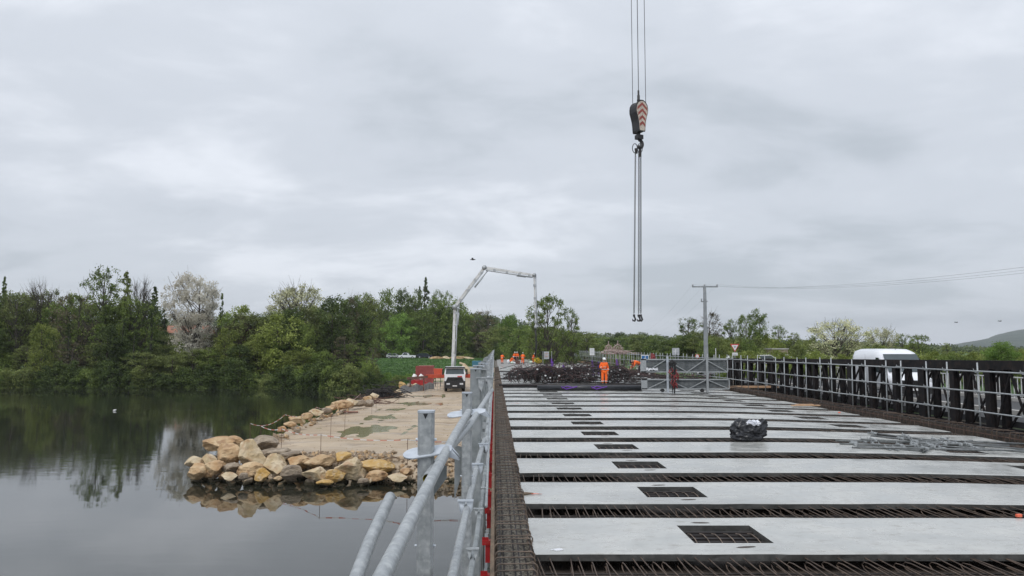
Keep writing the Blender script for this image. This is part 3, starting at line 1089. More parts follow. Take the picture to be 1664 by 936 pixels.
for y in (14.0, 120.0):
    for (x, z) in ((15.75, zr - 0.15), (15.83, zr - 0.15), (15.83, zr + 0.10), (15.75, zr + 0.10)):
        vs.append(B(x, y, z))
mb.add(vs, [(0, 1, 2, 3), (7, 6, 5, 4), (0, 4, 5, 1), (1, 5, 6, 2), (2, 6, 7, 3), (3, 7, 4, 0)])
mb.build('edge_board', M['topping'], edge2)

# ================================================================== RIGHT TUBE RAILING
RX = 16.0
rail = empty('tube_railing', B(RX, 20, fall(15.5)), 'galvanised scaffold tube railing with three rails along the right edge of the deck', 'railing')
R0 = Vector(rail.location)
base_z = fall(15.5) - 0.25
mb = MB(); mb.smooth = True
mb.tube([(0, 0, 0), (0, 0, CAM_Z - 0.50 - base_z)], 0.025, 8)
post_me = mb.mesh('post', M['galv'])
mb = MB()
mb.cbox((0, 0, 0), (0.10, 0.09, 0.075))
mb.cbox((-0.055, 0.06, 0.02), (0.06, 0.11, 0.05))
mb.cbox((-0.03, -0.085, 0.005), (0.045, 0.08, 0.035))
mb.tube([(-0.05, 0.07, 0.0), (-0.07, 0.08, 0.10)], [0.016, 0.008], 5)
coup_me = mb.mesh('coupler', M['galv'])
pd = [20.0, 21.5, 22.4, 24.6, 26.3, 27.5, 29.3, 30.4, 32.1, 33.3, 35.3, 36.5, 38.2, 39.3]
yy = 39.3
k = 0
while yy < 158:
    yy += 1.75 if k % 2 == 0 else 1.2
    pd.append(yy)
    k += 1
RZ = (CAM_Z - 0.78, CAM_Z - 1.45, CAM_Z - 2.10)
for i, y in enumerate(pd):
    p = B(RX, y, base_z + random.uniform(-0.04, 0.03)) - R0
    o = link('post', post_me, rail, p)
    o.rotation_euler = (random.uniform(-.008, .008), random.uniform(-.008, .008), 0)
    if i < 95:
        for z in RZ:
            c = link('coupler', coup_me, rail, B(RX - 0.03, y, z + random.uniform(-.015, .015)) - R0)
            c.rotation_euler = (0, 0, random.choice((0.0, 0.15, -0.2)))
for z in RZ:
    for (ya_, yb_) in ((16, 30.8), (30.4, 46), (45.6, 62), (61.5, 80), (79.5, 104), (103, 130), (129, 158)):
        mb = MB(); mb.smooth = True
        dz = random.uniform(-.02, .02)
        mb.tube([B(RX - 0.06, ya_, z + dz) - R0, B(RX - 0.06, (ya_ + yb_) / 2, z - dz) - R0, B(RX - 0.06, yb_, z + dz * .5) - R0], 0.0242, 8)
        mb.build('rail', M['galv'], rail)
# toe boards far away
mb = MB()
mb.beam(B(15.6, 72, 0.0) , B(15.6, 140, 0.0), 0.06, 0.22)
tag(mb.build('toe_board', M['timber_new']), 'orange-brown timber toe board along the foot of the far railing', 'board')

# ================================================================== OLD TRUSS BRIDGE
TX = 18.2
truss = empty('truss_girder', (0, 0, 0), 'near-black steel lattice girder of the temporary road bridge behind the tube railing', 'bridge girder')


def tz(y):
    return CAM_Z - (0.43 + 0.37 * (y - 24) / 32.0)


TB = CAM_Z - 3.1
for lay, xx in enumerate((TX, TX + 0.55)):
    mb = MB()
    mb.beam(B(xx, 14, tz(14) - 0.16), B(xx, 57, tz(57) - 0.16), 0.22, 0.32)
    mb.build('top_chord', M['black_steel'], truss)
    mb = MB()
    mb.beam(B(xx, 14, TB), B(xx, 57, TB), 0.22, 0.34)
    mb.build('bottom_chord', M['black_steel'], truss)
    ty = [57 - 2.12 * i for i in range(20)]
    for i, y in enumerate(ty):
        mb = MB()
        wdt = 0.30 if i % 3 else 0.46
        if lay == 1: wdt = 0.22
        za, zb = TB + 0.17, tz(y) - 0.32
        c = B(xx, y, 0)
        mb.box((c.x - 0.12, y - wdt / 2, za), (c.x - 0.10, y + wdt / 2, zb))
        mb.box((c.x - 0.10, y - 0.03, za), (c.x + 0.10, y + 0.03, zb))
        mb.box((c.x + 0.10, y - wdt / 2, za), (c.x + 0.12, y + wdt / 2, zb))
        mb.build('upright', M['black_steel'], truss)
        if i < len(ty) - 1:
            y2 = ty[i + 1]
            mid = (y + y2) / 2
            mb = MB()
            if lay == 0:
                mb.beam(B(xx, y2 + 0.15, za), B(xx, mid, zb), 0.05, 0.075)
                mb.build('diagonal', M['black_steel'], truss)
                mb = MB()
                mb.beam(B(xx + .05, y - 0.15, za), B(xx + .05, mid, zb), 0.05, 0.075)
            else:
                mb.beam(B(xx, y - 0.15, za), B(xx, y2 + .15, zb), 0.05, 0.07)
            mb.build('diagonal', M['black_steel'], truss)
# the other girder of the same road bridge, beyond the lane
far_g = empty('truss_girder', (0, 0, 0), 'second dark lattice girder beyond the lane, seen through the near one', 'bridge girder')
xx = 28.2
mb = MB(); mb.beam(B(xx, 12, 1.42), B(xx, 60, 1.35), .25, .3); mb.build('top_chord', M['black_steel'], far_g)
mb = MB(); mb.beam(B(xx, 12, -.5), B(xx, 60, -.5), .25, .3); mb.build('bottom_chord', M['black_steel'], far_g)
for i in range(23):
    y = 12 + i * 2.12
    mb = MB(); mb.beam(B(xx, y, -.35), B(xx, y, 1.3), .14, .26, (0, 1, 0)); mb.build('upright', M['black_steel'], far_g)
    mb = MB(); mb.beam(B(xx, y + .1, -.35), B(xx, y + 1.06, 1.25), .06, .09); mb.beam(B(xx, y + 2.0, -.35), B(xx, y + 1.06, 1.25), .06, .09); mb.build('diagonal', M['black_steel'], far_g)
# end box of the truss
mb = MB()
mb.box((-0.2, -0.1, TB), (0.9, 0.1, tz(57)))
o = mb.build('end_panel', M['black_steel'], truss, B(TX, 57.6, 0))

# road carried by it
mb = MB()
vs = []
for y in (5, 62):
    for (x, z) in ((18.9, -0.35), (29, -0.35), (29, -0.12), (18.9, -0.12)):
        vs.append(B(x, y, z))
mb.add(vs, [(0, 1, 2, 3), (7, 6, 5, 4), (0, 4, 5, 1), (1, 5, 6, 2), (2, 6, 7, 3), (3, 7, 4, 0)])
tag(mb.build('road', M['asphalt']), kind='structure')
mb = MB()
vs = []
for i, (x0, y) in enumerate(((24, 60), (24.5, 75), (27, 95), (33, 120), (44, 150), (62, 190))):
    vs += [(x0 - 4.5, y, -0.11), (x0 + 4.5, y, -0.11), (x0 + 10, y - 1, -1.0)]
fs = []
for i in range(5):
    a = 3 * i
    fs += [(a, a + 1, a + 4, a + 3), (a + 1, a + 2, a + 5, a + 4)]
mb.add(vs, fs)
tag(mb.build('approach_road', M['asphalt']), kind='structure')
for x in (20.9, 26.0):
    mb = MB()
    mb.beam(B(x, 5, -0.03), B(x, 60, -0.03), 0.30, 0.17)
    tag(mb.build('road_kerb', M['pale_conc']), kind='structure')
# white guard fence on the far side of that road
gf = empty('picket_railing', B(26.4, 20, -0.1), 'white metal picket railing seen through the dark truss beyond the road', 'railing')
g0 = Vector(gf.location)
mb = MB(); mb.box((-0.012, -0.02, 0), (0.012, 0.02, 1.05)); pk = mb.mesh('picket', M['offwhite'])
for i in range(150):
    y = 20 + i * 0.27
    link('picket', pk, gf, B(26.4, y, -0.02) - g0)
for z in (0.12, 1.05):
    mb = MB(); mb.beam(B(26.4, 18, z) - g0, B(26.4, 61, z) - g0, 0.05, 0.05); mb.build('rail', M['offwhite'], gf)
# cable duct with brown cladding under the far rail
mb = MB(); mb.beam(B(27.6, 12, -0.5), B(27.6, 60, -0.5), 0.3, 0.7)
tag(mb.build('road_bridge_girder', M['black_steel']), 'dark edge girder on the far side of the old road bridge', 'bridge girder')

# ================================================================== LEFT GUARD RAILING (near camera)
gr = empty('edge_guardrail', (0, 0, 0), 'galvanised guard railing of channel posts and thick tubes along the left deck edge', 'railing')


def flat_post(name, c, z0, z1, wx, wy, m, parent, cap=True):
    mb = MB()
    ch = 0.012
    ol = [(-wx / 2 + ch, -wy / 2), (wx / 2 - ch, -wy / 2), (wx / 2, -wy / 2 + ch), (wx / 2, wy / 2 - ch), (wx / 2 - ch, wy / 2), (-wx / 2 + ch, wy / 2), (-wx / 2, wy / 2 - ch), (-wx / 2, -wy / 2 + ch)]
    mb.prism([(c.x + p[0], c.y + p[1]) for p in ol], z0, z1)
    o = mb.build(name, m, parent)
    if cap:
        mb = MB()
        mb.prism([(c.x + p[0] * 1.06, c.y + p[1] * 1.06) for p in ol], z1 - 0.006, z1 + 0.004)
        mb.build('post_cap', M['galv_new'], o)
        mb = MB()
        y = c.y - wy / 2 - 0.0015
        mb.add([(c.x - 0.012, y, z1 - 0.010), (c.x + 0.012, y, z1 - 0.010), (c.x, y, z1 - 0.036)], [(0, 2, 1)])
        mb.build('notch', M['hook_black'], o)
    return o


def wing_plate(c, xr, z, y, parent, m, left=-0.115, half=0.062, yl=None):
    """flat collar plate round a post, bent down at its inner end where it grips the tube"""
    mb = MB()
    T = 0.006
    ol = []
    for i in range(13):
        a = math.radians(90 + 180 * i / 12)
        ol.append((left + half + half * math.cos(a), half * math.sin(a)))
    ol += [(xr - 0.03, -half * 0.8), (xr, -half * 0.45), (xr, half * 0.55), (xr - 0.05, half * 1.0)]
    mb.prism([(c.x + p[0], c.y + p[1]) for p in ol], z, z + T)
    # bent lip with the V notch that hooks over the tube
    for (s0, s1) in ((-half * 0.45, -0.002), (0.004, half * 0.55)):
        vs = [(c.x + xr - 0.004, c.y + s0, z + T), (c.x + xr - 0.004, c.y + s1, z + T), (c.x + xr + 0.035, c.y + (s0 + s1) / 2, z - 0.055),
              (c.x + xr - 0.010, c.y + s0, z), (c.x + xr - 0.010, c.y + s1, z), (c.x + xr + 0.028, c.y + (s0 + s1) / 2, z - 0.058)]
        mb.add(vs, [(0, 1, 2), (5, 4, 3), (0, 3, 4, 1), (1, 4, 5, 2), (2, 5, 3, 0)])
    # front skirt under the plate
    vs = [(c.x + xr - 0.05, c.y - half * .8, z), (c.x + xr + 0.0, c.y - half * .5, z), (c.x + xr + 0.03, c.y - half * .5, z - 0.05), (c.x + xr - 0.012, c.y - half * .55, z - 0.028)]
    mb.add(vs + [(v[0], v[1] + 0.005, v[2]) for v in vs], [(0, 3, 2, 1), (4, 5, 6, 7), (0, 1, 5, 4), (1, 2, 6, 5), (2, 3, 7, 6), (3, 0, 4, 7)])
    Rm = Matrix.Translation((c.x, c.y, z)) @ Matrix.Rotation(math.radians(-7), 4, 'Y') @ Matrix.Rotation(math.radians(17), 4, 'X') @ Matrix.Translation((-c.x, -c.y, -z))
    mb.v = [tuple(Rm @ Vector(p)) for p in mb.v]
    return mb.build('collar_plate', m, parent)


P1 = W(693, 668, 3.75)
P2 = W(759, 638, 6.0)
ZB = -0.95
p1 = flat_post('post', P1, ZB, P1.z, 0.078, 0.078, M['galv'], gr)
p2 = flat_post('post', P2, ZB, P2.z, 0.078, 0.078, M['galv'], gr)
# bolts on the side of the posts
for pp, o in ((P1, p1), (P2, p2)):
    mb = MB()
    for z in (-0.14, -0.66):
        mb.tube([(pp.x - 0.052, pp.y, pp.z + z), (pp.x + 0.052, pp.y, pp.z + z)], 0.007, 8)
    mb.build('bolt', M['galv_new'], o)
tubes = [
    ((W(597, 985, 1.75), W(690, 800, 3.0), W(740, 706, 4.2), W(761, 670, 5.25)), 0.0242, M['galv']),
    ((W(694, 778, 3.5), W(724, 735, 4.1), W(763, 692, 5.1), W(783, 660, 6.9), W(799, 634, 8.6)), 0.0242, M['galv']),
    ((W(556, 1000, 2.25), W(601, 880, 2.75), W(634, 808, 3.35)), 0.0242, M['galv']),
    ((W(728, 970, 3.3), W(735, 936, 3.6), W(758, 830, 5.2), W(775, 757, 7.0), W(787, 714, 9.0)), 0.0242, M['galv']),
    ((W(755, 990, 4.9), W(764, 936, 5.5), W(775, 870, 6.8), W(784, 800, 8.8), W(789, 757, 11.0)), 0.0242, M['galv_dark']),
]
for (pts, r, m) in tubes:
    mb = MB(); mb.smooth = True
    mb.tube(pts, r, 18, cap=False)
    mb.smooth = False
    for (a, b) in ((pts[0], pts[1]), (pts[-1], pts[-2])):
        d = (b - a).normalized()
        u = d.orthogonal().normalized(); v = d.cross(u)
        n = 18
        rg_ = lambda p, q: [p + (u * math.cos(2 * math.pi * j / n) + v * math.sin(2 * math.pi * j / n)) * q for j in range(n)]
        mb.cur = 0
        mb.add(rg_(a, r) + rg_(a, r - 0.0035), [(j, (j + 1) % n, n + (j + 1) % n, n + j) for j in range(n)])
        mb.cur = 1
        mb.add(rg_(a, r - 0.0035) + rg_(a + d * 0.12, r - 0.0035), [(j, (j + 1) % n, n + (j + 1) % n, n + j) for j in range(n)] + [tuple(range(n, 2 * n))])
        mb.cur = 0
    mb.build('rail', [m, M['yellow_in']], gr)

wing_plate(P1, 0.130, P1.z - 0.205, P1.y, gr, M['galv_new'])
wing_plate(P2, 0.150, P2.z - 0.165, P2.y, gr, M['galv_new'], left=-0.16)
# gusset plates between post and tube below the collars
for pp, x1, x2, zt, zb_ in ((P1, 0.038, 0.10, -0.26, -0.42), (P2, -0.10, -0.035, -0.42, -0.85)):
    mb = MB()
    vs = [(pp.x + x1, pp.y + .03, pp.z + zt), (pp.x + x2, pp.y + .05, pp.z + zt - 0.02), (pp.x + x2, pp.y + .05, pp.z + (zt + zb_) / 2), (pp.x + x1, pp.y + .03, pp.z + zb_)]
    mb.add(vs + [(v[0], v[1] + 0.006, v[2]) for v in vs], [(0, 3, 2, 1), (4, 5, 6, 7), (0, 1, 5, 4), (1, 2, 6, 5), (2, 3, 7, 6), (3, 0, 4, 7)])
    mb.build('gusset_plate', M['galv_dark'], gr)


def vclamp(c, s=1.0, m=None):
    """small zinc clamp with two pointed jaws"""
    mb = MB()
    for sx in (-1, 1):
        vs = [(c.x + sx * 0.005 * s, c.y, c.z + 0.03 * s), (c.x + sx * 0.052 * s, c.y, c.z + 0.034 * s), (c.x + sx * 0.046 * s, c.y, c.z - 0.028 * s), (c.x + sx * 0.026 * s, c.y - 0.012, c.z - 0.058 * s), (c.x + sx * 0.012 * s, c.y, c.z - 0.005 * s)]
        vs = vs if sx < 0 else vs[::-1]
        mb.add(vs + [(v[0], v[1] + 0.05, v[2]) for v in vs], [(0, 1, 2, 3, 4), (9, 8, 7, 6, 5)] + [(i, 5 + i, 5 + (i + 1) % 5, (i + 1) % 5) for i in range(5)])
    mb.box((c.x - 0.06 * s, c.y - 0.01, c.z + 0.028 * s), (c.x + 0.052 * s, c.y + 0.05, c.z + 0.036 * s))
    return mb.build('clamp', m or M['galv_new'], gr)


for (px, py, d) in ((757, 822, 5.25), (776, 760, 6.9), (786, 726, 8.2)):
    vclamp(W(px, py, d))
for (px, py, d) in ((768, 899, 5.9), (778, 832, 7.6), (784, 797, 8.9)):
    vclamp(W(px, py, d), 0.9, M['galv'])
c = W(789, 622, 8.2)
vclamp(c + Vector((0.0, 0, 0.0)), 1.7, M['galv'])
# the receding run of posts
posts = [W(787, 603, 8.25)] + [None] * 60
y = 8.25
rg = random.Random(5)
i = 0
while y < 104:
    x0 = -0.215 if i == 0 else -0.225
    top = CAM_Z - 0.24 - min(0.10, 0.004 * (y - 8))
    c = B(x0 + rg.uniform(-.015, .015), y, 0)
    o = flat_post('post', c, ZB, top + rg.uniform(-.02, .02), 0.12 if i < 3 else 0.11, 0.06, M['galv_dark'], gr, cap=i < 4)
    if i > 0:
        cc = B(-0.09, y - 0.03, CAM_Z - 0.27 - 0.006 * (y - 8) * (1 if y < 20 else 0) - (0.07 if y >= 20 else 0))
        mb = MB()
        mb.prism([(cc.x - 0.10, cc.y - 0.05), (cc.x + 0.02, cc.y - 0.06), (cc.x + 0.045, cc.y), (cc.x + 0.02, cc.y + 0.06), (cc.x - 0.10, cc.y + 0.05)], cc.z, cc.z + 0.012)
        mb.box((cc.x - 0.01, cc.y - 0.05, cc.z - 0.07), (cc.x + 0.035, cc.y + 0.05, cc.z + 0.05))
        mb.tube([(cc.x + 0.02, cc.y, cc.z + 0.03), (cc.x + 0.03, cc.y, cc.z + 0.11)], 0.018, 6)
        mb.build('clamp', M['galv_new'] if rg.random() < .45 else M['galv'], gr)
        mb = MB()
        mb.cbox((c.x + 0.07, c.y - 0.035, CAM_Z - 1.12), (0.1, 0.03, 0.09))
        mb.build('clamp', M['galv'], gr)
    y += 1.28
    i += 1
for (z, dx) in ((CAM_Z - 0.36, -0.08), (CAM_Z - 1.12, -0.10), (CAM_Z - 1.72, -0.10)):
    for (a, b) in ((8.3, 14.0), (13.6, 25.0), (24.5, 48.0), (47.0, 104.0)):
        mb = MB(); mb.smooth = True
        mb.tube([B(dx, a, z - 0.02), B(dx - .01, b, z + rg.uniform(-.02, .02))], 0.0242, 8)
        mb.build('rail', M['galv'], gr)
# red brackets of the edge formwork
ONES = ['first', 'second', 'third', 'fourth', 'fifth', 'sixth', 'seventh', 'eighth', 'ninth', 'tenth', 'eleventh', 'twelfth', 'thirteenth', 'fourteenth', 'fifteenth', 'sixteenth', 'seventeenth', 'eighteenth', 'nineteenth']
BR = [w_ + ' from the camera' for w_ in ONES] + [t_ + ('' if not o_ else '-' + ONES[o_ - 1]) + ' from the camera' for t_ in ('twenty', 'thirty', 'forty') for o_ in range(10)]
y = 7.0
i = 0
while y < 48:
    br = empty('formwork_bracket', B(-0.16, y, -0.15), 'red edge bracket under the left railing, ' + BR[i], 'bracket', 'red brackets along the left edge of the deck')
    mb = MB()
    mb.box((-0.17 if i % 2 == 0 else -0.10, -0.05, -0.02), (0.105, 0.05, 0.04))
    mb.box((-0.02, -0.035, 0.035), (0.08, -0.028, 0.085))
    mb.build('arm', M['red_steel'], br)
    mb = MB()
    mb.box((0.035, -0.03, -0.26), (0.10, 0.03, -0.022))
    mb.build('upright', M['red_steel'], br)
    y += 1.55 if i % 2 else 1.95
    i += 1

# ================================================================== ROCKS
def rock_mesh(seed, m, sub=3, flat=0.75):
    rg = random.Random(seed)
    bm = bmesh.new()
    bmesh.ops.create_icosphere(bm, subdivisions=sub, radius=1.0)
    planes = []
    for _ in range(11):
        n = Vector((rg.gauss(0, 1), rg.gauss(0, 1), rg.gauss(0, .8))).normalized()
        planes.append((n, rg.uniform(0.48, 0.78)))
    off = Vector((rg.uniform(0, 50), rg.uniform(0, 50), rg.uniform(0, 50)))
    from mathutils import noise
    for v in bm.verts:
        p = v.co.copy()
        for n, c in planes:
            q = p.dot(n) - c
            if q > 0: p -= n * q * 0.99
        p += v.co * (0.07 * noise.noise(p * 1.6 + off) + 0.055 * noise.noise(p * 4.5 + off) + 0.03 * noise.noise(p * 11 + off))
        v.co = Vector((p.x, p.y, p.z * flat))
    me = bpy.data.meshes.new('rock')
    bm.to_mesh(me)
    bm.free()
    me.materials.append(m)
    return me


RM = {}
sd_ = 1
for key in ('rock', 'rock_pale', 'rock_yellow', 'rock_grey'):
    RM[key] = [rock_mesh(sd_ + q, M[key], 4 if q < 3 else 3) for q in range(4)]
    sd_ += 10
# px, py of the centre, width and height in photo pixels, kind, row (distance), words
ROCKS = [
    (321, 752, 38, 22, 'rock_pale', 34.9, 'greenish pale boulder at the far left tip of the rock pile'),
    (320, 766, 34, 22, 'rock', 34.0, 'orange-brown boulder low at the far left tip of the pile'),
    (358, 723, 54, 22, 'rock', 37.0, 'broad flat-topped orange boulder on the top left of the pile'),
    (372, 718, 40, 16, 'rock', 37.6, 'small flat boulder at the upper left back of the pile'),
    (340, 748, 26, 20, 'rock_pale', 34.8, 'small tan boulder between the two left tip boulders and the large ones'),
    (370, 740, 38, 34, 'rock', 35.4, 'tall pinkish-tan boulder left of the big cracked boulder'),
    (350, 762, 32, 22, 'rock', 34.0, 'leaning tan boulder in the bottom row near the left tip'),
    (375, 761, 32, 22, 'rock_grey', 34.2, 'grey-brown boulder in the bottom row below the tall pinkish one'),
    (372, 774, 28, 13, 'rock_pale', 33.3, 'low pale boulder half in the water near the left end'),
    (396, 775, 16, 11, 'rock_grey', 33.2, 'smallest grey stone at the waterline near the left end'),
    (408, 741, 46, 44, 'rock_pale', 35.2, 'largest cracked pale boulder in the left half of the pile'),
    (405, 763, 40, 20, 'rock', 34.0, 'pinkish boulder right below the largest cracked boulder'),
    (425, 722, 50, 24, 'rock_grey', 37.0, 'brown rough boulder at the corner of the platform with tape over it'),
    (427, 772, 28, 18, 'rock_yellow', 33.4, 'rounded ochre boulder half in the water in the bottom row'),
    (447, 757, 42, 32, 'rock_pale', 34.2, 'square pale orange-edged boulder in the middle left of the pile'),
    (446, 736, 44, 18, 'rock_grey', 36.2, 'long brown boulder bedded in the platform edge'),
    (451, 778, 12, 8, 'rock', 33.1, 'tiny brown stone at the waterline below the square pale boulder'),
    (474, 768, 36, 20, 'rock_grey', 33.7, 'grey wedge-shaped boulder in the bottom row'),
    (487, 754, 38, 22, 'rock', 34.6, 'tan domed boulder above the grey wedge-shaped one'),
    (466, 740, 40, 18, 'rock_grey', 36.0, 'dark brown boulder sunk in the earth behind the domed one'),
    (515, 752, 52, 22, 'rock', 34.9, 'wide reddish-tan boulder in the upper row at the middle of the pile'),
    (515, 771, 42, 20, 'rock_pale', 33.5, 'flat pale grey boulder in the bottom row at the middle of the pile'),
    (528, 783, 24, 10, 'rock_yellow', 33.0, 'low ochre stone in the water below the flat pale boulder'),
    (549, 772, 32, 22, 'rock_yellow', 33.5, 'deep yellow boulder in the bottom row'),
    (557, 743, 30, 14, 'rock_yellow', 36.0, 'yellow-brown boulder at the top edge of the platform'),
    (573, 764, 52, 34, 'rock_pale', 33.9, 'big tilted pale boulder with a reddish top in the right half'),
    (608, 756, 56, 24, 'rock_yellow', 34.7, 'wide yellow boulder near the right end of the pile'),
    (610, 773, 32, 14, 'rock', 33.6, 'flat tan boulder below the wide yellow one'),
    (645, 776, 36, 12, 'rock_pale', 33.5, 'low pale boulder beside the brown gravel'),
    (590, 782, 20, 8, 'rock_grey', 33.0, 'flat grey stone in the water near the right end'),
    (660, 768, 20, 12, 'rock', 34.0, 'small tan boulder half buried in the gravel slope'),
    (457, 697, 16, 8, 'rock', 43.0, 'small orange stone where the left edge tape starts'),
    (471, 690, 18, 9, 'rock', 45.5, 'pinkish stone above the first edge stone'),
    (485, 683, 24, 11, 'rock_pale', 48.0, 'pale block on the left platform edge near the tape posts'),
    (476, 681, 14, 8, 'rock', 49.5, 'orange-pink stone just over the waterline of the left edge'),
    (497, 676, 18, 9, 'rock', 51.0, 'low tan stone on the left platform edge'),
    (513, 670, 26, 11, 'rock_pale', 53.5, 'pale yellow boulder leaning at the left platform edge'),
    (530, 668, 18, 9, 'rock_grey', 55.0, 'grey stone beside the pale yellow boulder'),
    (538, 664, 18, 8, 'rock', 57.0, 'low orange stone at the middle of the left edge'),
    (553, 657, 34, 12, 'rock', 60.0, 'big salmon boulder at the middle of the left edge'),
    (570, 653, 24, 11, 'rock_pale', 63.0, 'pale boulder behind the salmon one'),
    (585, 656, 24, 10, 'rock_grey', 64.0, 'grey striped boulder on the platform edge'),
    (600, 655, 22, 10, 'rock_grey', 66.0, 'brown block-shaped boulder at the platform edge'),
    (596, 648, 16, 8, 'rock', 70.0, 'orange stone in front of the dark heap of steel'),
    (608, 643, 16, 9, 'rock_pale', 75.0, 'pale stone left of the dark heap of steel'),
    (635, 640, 18, 10, 'rock', 80.0, 'tan boulder right of the dark heap of steel'),
    (648, 638, 12, 9, 'rock_pale', 82.0, 'small pale boulder two right of the dark heap'),
    (654, 626, 11, 13, 'rock_yellow', 92.0, 'upright yellow boulder by the red container'),
    (664, 628, 12, 8, 'rock_grey', 93.0, 'grey-green block beside the upright yellow boulder'),
    (675, 628, 12, 9, 'rock_pale', 95.0, 'cream boulder at the foot of the red container'),
    (668, 633, 16, 6, 'rock', 90.0, 'flat tan stone below the blocks near the container'),
]
for i, (px, py, wp, hp, kd, d, lb) in enumerate(ROCKS):
    me = RM[kd][(i * 7 + 3) % 4]
    c = W(px, py, d)
    rx = wp / 1200 * d / 2 * 1.16
    rz = hp / 1200 * d / 2 * 1.16 / 0.72
    o = link('boulder', me, None, c)
    a = random.Random(i).uniform(-0.6, 0.6) + (math.pi if i % 2 else 0)
    o.rotation_euler = (0.0, 0.0, a)
    o.scale = (rx * 1.05, rx * 0.95, rz)
    tag(o, lb, 'boulder', 'boulders edging the sandy platform')
# filler rocks under the pile, low and dark: one core mass below and behind
rg = random.Random(21)
V_, F_ = [], []
src = rock_mesh(99, M['rock_grey'], 1)
sv = np.array([v.co[:] for v in src.vertices]); sf = np.array([p.vertices[:] for p in src.polygons])


def scatter(name, places, mats, kind='stuff'):
    VV, FF, MI = [], [], []
    for q, (x, y, z, r) in enumerate(places):
        A = RNG.normal(size=3); ang = RNG.uniform(0, 6.28)
        R = np.array(Matrix.Rotation(ang, 3, Vector(A).normalized()))
        S = sv * np.array([r * RNG.uniform(.7, 1.3), r * RNG.uniform(.7, 1.3), r * RNG.uniform(.6, 1.0)])
        VV.append(S @ R.T + np.array([x, y, z]))
        FF.append(sf + q * len(sv))
        MI.append(np.full(len(sf), q % len(mats)))
    me = np_mesh(name, np.concatenate(VV), np.concatenate(FF), mats, np.concatenate(MI))
    return tag(link(name, me), kind=kind)


pl = []
for (px, py, wp, hp, kd, d, lb) in ROCKS:        # rubble core that carries the big boulders
    if d > 38.5: continue
    c = W(px, py, d)
    rad = wp / 1200 * d / 2
    z = c.z - hp / 1200 * d * .30
    while z > WATER_Z - .45:
        for _ in range(3):
            pl.append((c.x + rg.uniform(-.6, .6) * rad, c.y + rg.uniform(.0, .75), z - rg.uniform(.12, .3), rg.uniform(.28, .45) * min(1.3, max(.7, rad / .55))))
        z -= .34
scatter('rubble', pl, [M['rock_grey'], M['rock'], M['rock_grey'], M['rock_pale']])
pl = []
for _ in range(2300):     # gravel slope right of the boulders, running on behind the railing posts
    x0 = rg.uniform(-5.6, 12.5)
    y = rg.uniform(33.0, 36.0)
    x = x0 - SH * y
    if x0 > 0 and rg.random() < .4: continue
    pl.append((x, y, plat_z(x0, y) + rg.uniform(-0.02, 0.08), rg.uniform(0.05, 0.17)))
for _ in range(900):
    x0 = rg.uniform(-13.5, -5)
    y = rg.uniform(35.4, 37.4)
    pl.append((x0 - SH * y, y, plat_z(x0, y) + rg.uniform(-0.03, 0.06), rg.uniform(0.05, 0.20)))
for _ in range(900):
    y = rg.uniform(36, 108)
    x0 = plat_left(y) + rg.uniform(-2.2, 0.7)
    pl.append((x0 - SH * y, y, plat_z(x0, y) + rg.uniform(-0.03, 0.12), rg.uniform(0.08, 0.34)))
scatter('gravel', pl, [M['stone_small'], M['rock_grey'], M['stone_small'], M['rock']])
pl = []
for _ in range(700):      # pebbles strewn over the platform
    x0 = rg.uniform(-12, 4); y = rg.uniform(35.5, 70)
    pl.append((x0 - SH * y, y, plat_z(x0, y) + 0.01, rg.uniform(0.02, 0.055)))
scatter('pebbles', pl, [M['stone_small'], M['rock_pale']])

# ---- barrier tape on stakes round the platform
def tape(pts, label, name='barrier_tape', sag=0.22):
    e_ = empty(name, pts[0], label, 'barrier tape')
    o0 = Vector(pts[0])
    for p in pts:
        mb = MB()
        mb.tube([Vector(p) - o0 - Vector((0, 0, 1.15)), Vector(p) - o0 + Vector((0, 0, 0.05))], 0.013, 6)
        mb.build('stake', M['rust_red'], e_)
    for a, b in zip(pts[:-1], pts[1:]):
        a, b = Vector(a) - o0, Vector(b) - o0
        n = max(6, int((b - a).length / 0.35))
        mb = MB()
        for i in range(n):
            t0, t1 = i / n, (i + 1) / n
            q0 = a.lerp(b, t0) - Vector((0, 0, sag * 4 * t0 * (1 - t0)))
            q1 = a.lerp(b, t1) - Vector((0, 0, sag * 4 * t1 * (1 - t1)))
            mb.cur = i % 2
            mb.beam(q0, q1, 0.004, 0.038)
        mb.build('tape', [M['tape_w'], M['tape_r']], e_)
    return e_


def pz(px, py, h=0.0):
    p = onz(px, py, PLAT_Z + 0.02)
    return Vector((p.x, p.y, PLAT_Z + h))


tape([pz(396, 733, 1.0) + Vector((0, 2.5, 0)), pz(457, 728, 1.0), pz(521, 742, 1.05), pz(662, 750, 1.0), pz(772, 748, 1.0), pz(868, 744, 1.0)], 'red and white tape sagging between thin rusty stakes across the front of the sandy platform', sag=0.12)
tape([B(-13.9, 42.5, PLAT_Z + 0.9), B(-13.2, 47.0, PLAT_Z + 1.0), B(-12.9, 54.0, PLAT_Z + 0.9), B(-12.7, 61, PLAT_Z + 0.9), B(-12.6, 70, PLAT_Z + .9)], 'red and white tape strung along the left water edge of the platform', sag=0.35)
for i, (px, py) in enumerate(((560, 700), (604, 672), (611, 668), (537, 712), (648, 655))):
    p = pz(px, py)
    mb = MB(); mb.tube([(0, 0, -0.1), (0.02, 0, 1.3)], 0.012, 5)
    tag(mb.build('marker_stake', M['rust_red'], None, p), 'thin rusty marker stake standing in the sand %s' % ('left of the big puddle', 'beside the second puddle', 'right of the second puddle', 'nearest the left edge tape', 'in front of the far puddles')[i], 'stake', 'marker stakes on the platform')

# ---- debris on the platform edge
rg = random.Random(31)


